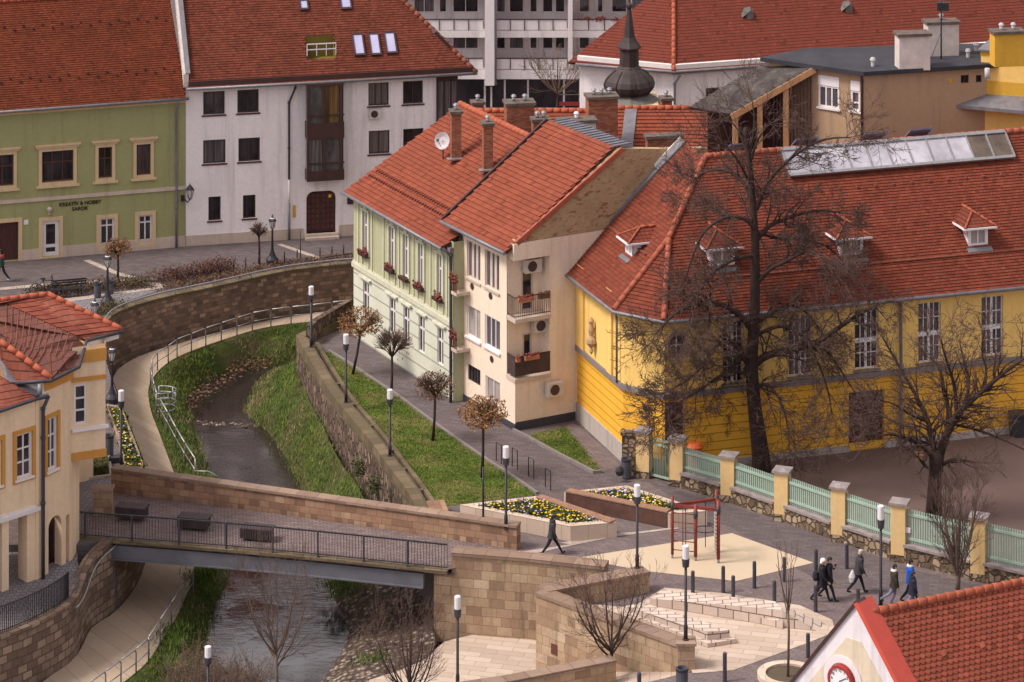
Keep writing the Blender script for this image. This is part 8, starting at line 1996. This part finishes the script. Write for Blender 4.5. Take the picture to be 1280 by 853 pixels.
m.build('crown', ['twig_pale', 'twig_pale'], r)
# ================================================================ bushes and hedges
def bush(name, label, pts, n, h, mats, cat='bush', up=1.2, lsz=.05, z=0, twig_=None, spread=.3):
    b = G(*pts[0], z); r = thing(name, label, cat, b); m = MB(); t = MB(); ln = resample([G(u, v, z) for u, v in pts], 40) if len(pts) > 1 else [b]*40
    for _ in range(n//14+4):
        q = R.choice(ln)+Vector((R.gauss(0, spread*.6), R.gauss(0, spread*.6), 0)); d = Vector((R.gauss(0, .35), R.gauss(0, .35), up)).normalized(); L = h*R.uniform(.5, 1.1)
        t.tube([q, q+d*L*.6, q+d*L+Vector((R.gauss(0, .08), R.gauss(0, .08), 0))], [.014, .009, .005], 3, cap=False)
    tag(t.build('stems', [twig_ or 'twig'], r), kind='stuff')
    for _ in range(n):
        q = R.choice(ln)+Vector((R.gauss(0, spread), R.gauss(0, spread), 0)); f = .5+.5*noise.noise(Vector((q.x*1.3, q.y*1.3, 2))); q.z += h*R.uniform(.05, 1)*(.55+.45*f)
        x = Vector((R.gauss(0, 1), R.gauss(0, 1), R.gauss(0, 1))).normalized()*lsz*R.uniform(.6, 1.3); y = perp(x.normalized())*x.length*.6; m.poly([q-x, q-y, q+x, q+y], uv=[(0, 0)]*4, m=R.randrange(len(mats)))
    if n > 20: m.build('foliage', mats, r)
    return r
bush('hedge', 'dark red barberry hedge in the strip behind the short iron posts', [(200, 352), (235, 347), (288, 336)], 2600, .75, ['leaf_red', 'leaf_red', 'leaf_brown'], 'hedge', spread=.33)
bush('hedge', 'low mixed hedge along the planted strip over the curved river wall', [(205, 362), (260, 352), (310, 341), (360, 332), (441, 323)], 3200, .35, ['leaf_red', 'leaf_olive', 'leaf_brown', 'leaf_brown'], 'hedge', spread=.35)
bush('hedge', 'clipped green brown hedge behind the dark bench on the upper street', [(40, 370), (80, 366), (140, 361), (186, 356)], 3600, .62, ['leaf_green', 'leaf_olive', 'leaf_red', 'leaf_brown'], 'hedge', spread=.42)
bush('shrub', 'green creeping shrub around the foot of the ornate lamp by the pipe rail', [(120, 396), (135, 388), (150, 384)], 900, .5, ['leaf_green', 'leaf_olive', 'leaf_brown'], 'shrub', spread=.3)
m = MB(); P = [G(u, v, .0) for u, v in ((99, 600), (136, 595), (133, 575), (104, 578))]; r = thing('box_hedge', 'small clipped box hedge with pale kerb beside the corner house', 'hedge', P[0]); m.prism([V2(p) for p in P], 0, .45); m.build('core', ['leaf_hedge'], r); m = MB(); lv = MB()
for _ in range(2600):
    s, t = R.random(), R.random(); q = P[0].lerp(P[1], s).lerp(P[3].lerp(P[2], s), t)+ZUP*(.45+R.uniform(-.02, .06))
    if R.random() < .35: q = P[0].lerp(P[1], s)+ZUP*R.uniform(.02, .47)+Vector((0, -.03, 0))
    x = Vector((R.gauss(0, 1), R.gauss(0, 1), R.gauss(0, 1))).normalized()*.045; y = perp(x.normalized())*.025; lv.poly([q-x, q-y, q+x, q+y], uv=[(0, 0)]*4, m=R.randrange(2))
lv.build('foliage', ['leaf_hedge', 'leaf_olive'], r)
m = MB()
for i in range(4): a, b2 = P[i], P[(i+1) % 4]; c = sum(P, Vector((0, 0, 0)))/4; o = lambda p: p+(p-c).normalized()*.2; m.bar(o(a)+ZUP*.05, o(b2)+ZUP*.05, .14, .14)
m.build('kerb', ['pale_line'], r)
bush('dry_bush', 'tangled brown leafless bush at the water edge around the frosted lamp', [(232, 880), (262, 868), (300, 862), (325, 872)], 500, 1.75, ['twig_pale', 'leaf_brown'], 'bush', z=-3.2, twig_='twig_pale', spread=.55, lsz=.035)
r = bush('dry_bush', 'brown twiggy scrub along the river bank left of the lamp bush', [(245, 800), (258, 830), (240, 850)], 240, 1.0, ['twig_pale', 'leaf_brown'], 'bush', z=-3.2, twig_='twig_pale', spread=.5, lsz=.03)
t = MB()
for _ in range(420):
    u = R.uniform(205, 330); q = G(u, R.uniform(850, 885), -3.2); d = Vector((R.gauss(0, .3), R.gauss(0, .3), 1)).normalized(); L = R.uniform(.8, 1.9); t.tube([q, q+d*L*.5, q+d*L*.8+Vector((R.gauss(0, .15), 0, 0)), q+d*L+Vector((R.gauss(0, .3), R.gauss(0, .2), -.1))], [.014, .011, .008, .005], 3, cap=False)
q = G(270, 870, -3.2); rr_ = t.build('thicket', ['twig_pale'], loc=q); tag(rr_, 'dense thicket of pale brown stalks at the bottom left of the river', 'thicket')
t = MB()
for _ in range(420):
    u = R.uniform(440, 555); v = R.uniform(738, 822); q = G(u, v, -2.9); d = Vector((R.gauss(0, .5), R.gauss(0, .5), 1)).normalized(); L = R.uniform(.3, .9); t.tube([q, q+d*L*.6, q+d*L+Vector((R.gauss(0, .1), 0, 0))], [.01, .008, .004], 3, cap=False)
q = G(500, 780, -2.9); tag(t.build('dry_weeds', ['twig_pale'], loc=q), 'dry brown weeds over the stone bank below the bridge abutment', 'weeds')
for u, v, l in ((449, 585, 'upper green ivy clump growing out of the river wall'), (468, 607, 'lower green ivy clump growing out of the river wall')):
    q = PY(u, v, G(u, v, -.3).y-.15); m = MB(); r = thing('ivy_clump', l, 'plant', q)
    for _ in range(260): p = q+Vector((R.gauss(0, .14), R.gauss(0, .12), R.gauss(0, .22))); x = perp(ZUP)*.06; y = perp(x.normalized())*.04; m.poly([p-x, p-y, p+x, p+y], uv=[(0, 0)]*4, m=R.randrange(2))
    m.build('leaves', ['leaf_green', 'leaf_olive'], r)
# brown leaf litter along the upstream water edge
t = MB()
for _ in range(450):
    k = R.random(); u = 236+k*105; v = (512-48*min(1, k*1.6) if k < .6 else 464-20*(k-.6))+R.gauss(0, 6)-3; q = G(u, v, -3.4)+ZUP*R.uniform(0, .3); x = perp(ZUP)*R.uniform(.05, .12); x.z *= .4; y = perp(x.normalized())*.05; t.poly([q-x, q-y, q+x, q+y], uv=[(0, 0)]*4, m=R.randrange(3))
tag(t.build('leaf_litter', ['leaf_brown', 'twig', 'leaf_red']), kind='stuff')
# ================================================================ people
def skin_body(joints, edges, root):
    me = bpy.data.meshes.new('sk'); me.from_pydata([j[0] for j in joints], edges, []); o = bpy.data.objects.new('sk', me); col.objects.link(o)
    md = o.modifiers.new('s', 'SKIN'); md.use_smooth_shade = True; md.branch_smoothing = .6
    for i, j in enumerate(joints):
        sv = me.skin_vertices[0].data[i]; sv.radius = (j[1], j[2]); sv.use_root = (i == root)
    o.modifiers.new('u', 'SUBSURF').levels = 1
    dg = bpy.context.evaluated_depsgraph_get(); dg.update(); ev = bpy.data.meshes.new_from_object(o.evaluated_get(dg))
    V = [v.co.copy() for v in ev.vertices]; Fc = [tuple(p.vertices) for p in ev.polygons]
    bpy.data.objects.remove(o); bpy.data.meshes.remove(me); bpy.data.meshes.remove(ev); return V, Fc
def person(label, u, v, z, yaw, height, legs, arms, mats, coat=None, hat=None, hair='hair_dark', lean=.0, head=(0, 0), loc=None, group=None, bulk=1.0, hood=None):
    """legs/arms: (left, right) as (swing angle, bend) degrees; mats: torso, legs, shoes; coat: hem height as a share of 1.75"""
    p0 = loc or G(u, v, z); k = height/1.75; rad = math.radians
    J = []; E = []; SEG = []
    def add(p, rx, ry=None, par=None, mat=None):
        J.append((Vector(p)*k, rx*k, (ry or rx)*k)); i = len(J)-1
        if par is not None: E.append((par, i)); SEG.append((par, i, mat))
        return i
    ln = math.sin(rad(lean))
    pel = add((0, 0, .95), .125*bulk, .15*bulk); sp = add((.16*ln, 0, 1.15), .12*bulk, .15*bulk, pel, 0); chs = add((.36*ln, 0, 1.36), .115*bulk, .165*bulk, sp, 0)
    nk = add((.46*ln+.01, 0, 1.49), .055, .06, chs, 0); hd = add((.5*ln+.025, 0, 1.585), .078, .07, nk, 3); hy, hpz = rad(head[0]), head[1]
    ht = add((.5*ln+.035+.06*math.sin(rad(hpz)), 0, 1.69), .085, .075, hd, 3)
    HND = []
    for s, (sw, bd) in zip((1, -1), arms):
        sh = add((.38*ln, .195*s, 1.4), .065*bulk, .065*bulk, chs, 0); a = rad(sw); e = Vector((.38*ln, .235*s, 1.4))+Vector((math.sin(a)*.29, .02*s, -math.cos(a)*.29)); el = add(e, .052*bulk, None, sh, 0)
        b = a+rad(bd); w = e+Vector((math.sin(b)*.25, -.03*s, -math.cos(b)*.25)); wr = add(w, .036, None, el, 0); h = w+Vector((math.sin(b)*.08, -.01*s, -math.cos(b)*.08)); add(h, .034, .022, wr, 3); HND.append((h*k, Vector((math.sin(b), 0, -math.cos(b))), s))
    for s, (sw, bd) in zip((1, -1), legs):
        hp = add((0, .095*s, .9), .1*bulk, .1*bulk, pel, 1); a = rad(sw); kn = Vector((0, .1*s, .9))+Vector((math.sin(a)*.43, 0, -math.cos(a)*.43)); ki = add(kn, .068, None, hp, 1); b = a-rad(bd)
        an = kn+Vector((math.sin(b)*.41, 0, -math.cos(b)*.41)); ai = add(an, .045, None, ki, 1); fa = b*.5; toe = an+Vector((.17*math.cos(fa), .02*s, .17*math.sin(fa)*.4-.035)); hl = add(an+Vector((0, 0, -.045)), .045, .042, ai, 2); add(toe, .032, .042, hl, 2)
    low = min(j[0].z-j[1] for j in J); V, Fc = skin_body(J, E, pel)
    lowv = min(v_.z for v_ in V); dzv = -lowv
    rot = Matrix.Rotation(yaw, 4, 'Z'); X = lambda p: p0+rot @ (p+Vector((0, 0, dzv)))
    mb = MB(); sk = 3
    for f in Fc:
        c = sum((V[i] for i in f), Vector((0, 0, 0)))/len(f); best = None
        for (a, b, m) in SEG:
            A, B = J[a][0], J[b][0]; d = B-A; t = max(0, min(1, (c-A).dot(d)/max(1e-9, d.length_squared))); q = (c-A-d*t).length/(max(J[a][1], J[b][1])+.02)
            if best is None or q < best[0]: best = (q, m)
        mb.poly([X(V[i]) for i in f], uv=[(0, 0)]*len(f), m=best[1], sm=True)
    hc = J[hd][0].lerp(J[ht][0], .5); hr = Matrix.Rotation(hy, 4, 'Z'); Hd = lambda q: X(hc+hr @ (Vector(q)*k))
    mb.poly([Hd((.075, -.014, -.02)), Hd((.075, .014, -.02)), Hd((.105, 0, -.025)), ], m=3); mb.poly([Hd((.08, 0, .03)), Hd((.105, 0, -.025)), Hd((.075, .014, -.02))], m=3); mb.poly([Hd((.08, 0, .03)), Hd((.075, -.014, -.02)), Hd((.105, 0, -.025))], m=3)
    for s in (-1, 1):
        mb.lathe(Hd((.074, .032*s, .025)), [(0, -.012*k), (.012*k, 0), (0, .012*k)], 6, m=4); mb.obox(Hd((-.005, .083*s, .0)), (.018*k, 0, 0), (0, .012*k, 0), (0, 0, .03*k), m=3)
    mb.obox(Hd((.077, 0, -.055)), (.004, 0, 0), (0, .022*k, 0), (0, 0, .005*k), m=4)
    for h, d, s in HND:                       # five fingers on each hand
        for j in range(4):
            q = h+Vector((-.028+.019*j, 0, 0))*k; mb.tube([X(q), X(q+d*.045*k), X(q+(d*.075+Vector((.012, -.015*s, 0)))*k)], [.0095*k, .009*k, .007*k], 5, m=3)
        mb.tube([X(h+Vector((.02, 0, .03))*k), X(h+(Vector((.045, -.01*s, .0))+d*.02)*k), X(h+(Vector((.05, -.02*s, 0))+d*.05)*k)], [.011*k, .01*k, .008*k], 5, m=3)
    root = thing('person', label, 'person', p0, group)
    body = mb.build('body', [mats[0], mats[1], mats[2], 'skin', 'hair_dark'], root)
    hmb = MB(); rows = [(.083, -.0), (.097, .035), (.093, .07), (.07, .1), (.035, .115), (0, .118)]
    if hat: rows = [(.1, -.005), (.108, .03), (.105, .07), (.085, .108), (.045, .13), (0, .135)]
    N = 14
    for i in range(len(rows)-1):
        for q in range(N):
            P = lambda r, a, zz: Hd((r*math.cos(a)*1.02-.008-(.02 if zz < .03 else 0), r*math.sin(a)*.93, zz-(.05 if (math.cos(a) < .1 and zz < .03) else 0)))
            t0, t1 = 2*PI*q/N, 2*PI*(q+1)/N; hmb.poly([P(rows[i][0], t0, rows[i][1]), P(rows[i][0], t1, rows[i][1]), P(rows[i+1][0], t1, rows[i+1][1]), P(rows[i+1][0], t0, rows[i+1][1])], sm=True)
    hmb.build('hat' if hat else 'hair', [hat or hair], root)
    if hood:
        g = MB(); g.lathe(X(J[nk][0]+Vector((-.03, 0, .0))), [(.1*k, -.05*k), (.14*k, .0), (.12*k, .06*k), (.07*k, .07*k)], 12); g.build('hood', [hood], root)
    if coat:
        hem, cm_ = coat; g = MB(); rings = [(.46*ln+.0, 1.47, .09, .12), (.4*ln, 1.42, .135, .2), (.36*ln, 1.33, .15, .215), (.2*ln, 1.15, .148, .2), (.05*ln, .95, .165, .205), (0, (hem+.95)/2, .18, .215), (0, hem, .2, .23)]
        N = 18
        for i in range(len(rings)-1):
            for q in range(N):
                def P(rg, a):
                    w = 1+.05*math.sin(3*a+rg[1]*9); return X(Vector((rg[0]+rg[2]*bulk*w*math.cos(a), rg[3]*bulk*w*math.sin(a), rg[1]))*k)
                t0, t1 = 2*PI*q/N, 2*PI*(q+1)/N; g.poly([P(rings[i], t0), P(rings[i+1], t0), P(rings[i+1], t1), P(rings[i], t1)], sm=True)
        g.build('coat', [cm_], root)
    return root, X, k, J
WALK = ((24, 8), (-20, 22)); WALKB = ((-18, 24), (22, 6)); AR = ((-18, 12), (20, 18)); ARB = ((18, 18), (-18, 12))
person('person in black walking along the flower bed kerb with a long stride', 689.5, 693, .01, .05, 1.66, ((34, 6), (-24, 14)), ((-8, 14), (10, 14)), ('cloth_charcoal', 'cloth_black', 'cloth_black'), (.82, 'cloth_charcoal'), lean=7, hat='cloth_black', hood='cloth_charcoal')
person('person in white knitted hat and long black coat walking beside a man', 1027, 752, .01, -.2, 1.70, WALK, ((30, 95), (12, 30)), ('cloth_black', 'cloth_black', 'cloth_black'), (.66, 'cloth_black'), hat='cloth_white', lean=4)
person('person in black coat with dark hair holding a hand near the face', 1035.5, 750, .01, -.2, 1.70, WALKB, ((35, 125), (10, 20)), ('cloth_black', 'cloth_black', 'cloth_black'), (.72, 'cloth_black'), lean=4)
m = MB(); p = G(1027, 752, .01); q = p+Vector((-.24, -.06, 1.0)); m.lathe(q, [(0, -.2), (.13, -.15), (.17, 0), (.12, .17), (0, .2)], 10, sx=.75); tag(m.build('shoulder_bag', ['cloth_black'], loc=q), 'black shoulder bag on the back of the person in the white hat', 'bag')
person('person with grey hair in a charcoal jacket striding past the fence', 1073, 742, .01, .1, 1.74, ((20, 4), (-26, 16)), ((-10, 10), (8, 20)), ('cloth_charcoal', 'cloth_black', 'cloth_black'), (.84, 'cloth_charcoal'), hair='hair_grey', lean=9, bulk=1.1)
m = MB(); q = G(1066, 742, .0)+Vector((-.02, -.1, .72)); m.lathe(q, [(0, -.28), (.13, -.24), (.16, -.05), (.08, .14), (.03, .22), (0, .24)], 9, sy=.55); tag(m.build('carrier_bag', ['shoe_white'], loc=q), 'pale plastic carrier bag in the hand of the grey haired walker', 'bag')
person('person with dark hair in a dark brown padded jacket and pale grey trousers', 1118, 757, .01, .1, 1.60, ((6, 30), (-34, 30)), ((-4, 8), (6, 10)), ('cloth_brown', 'cloth_jean', 'cloth_black'), (.80, 'cloth_brown'), bulk=1.08, hood='cloth_white')
person('person in a bright blue jacket with white collar behind a smaller one', 1138, 752, .01, .05, 1.66, WALK, ((-6, 10), (6, 12)), ('cloth_blue', 'cloth_navy', 'cloth_black'), (.82, 'cloth_blue'), bulk=1.08, hood='cloth_white')
person('person in a navy black padded jacket walking in front of the blue jacket', 1141, 764, .01, .2, 1.50, ((8, 10), (-30, 26)), ((-8, 14), (8, 14)), ('cloth_navy', 'cloth_jean', 'cloth_black'), (.76, 'cloth_navy'), bulk=1.15, hood='cloth_navy')
r, X, k, J = person('person in a red and green jacket with white shoes by the dark gate', 1.5, 352, .01, 2.9, 1.72, WALK, AR, ('cloth_green', 'cloth_navy', 'shoe_white'), (.92, 'cloth_green'), lean=3)
g = MB(); g.lathe(X(Vector((0, 0, 1.3))*k), [(.17, 0), (.17, .1), (.16, .15), (.12, .2)], 14, sy=1.25, sx=.95); g.build('shoulder_yoke', ['cloth_red'], r)
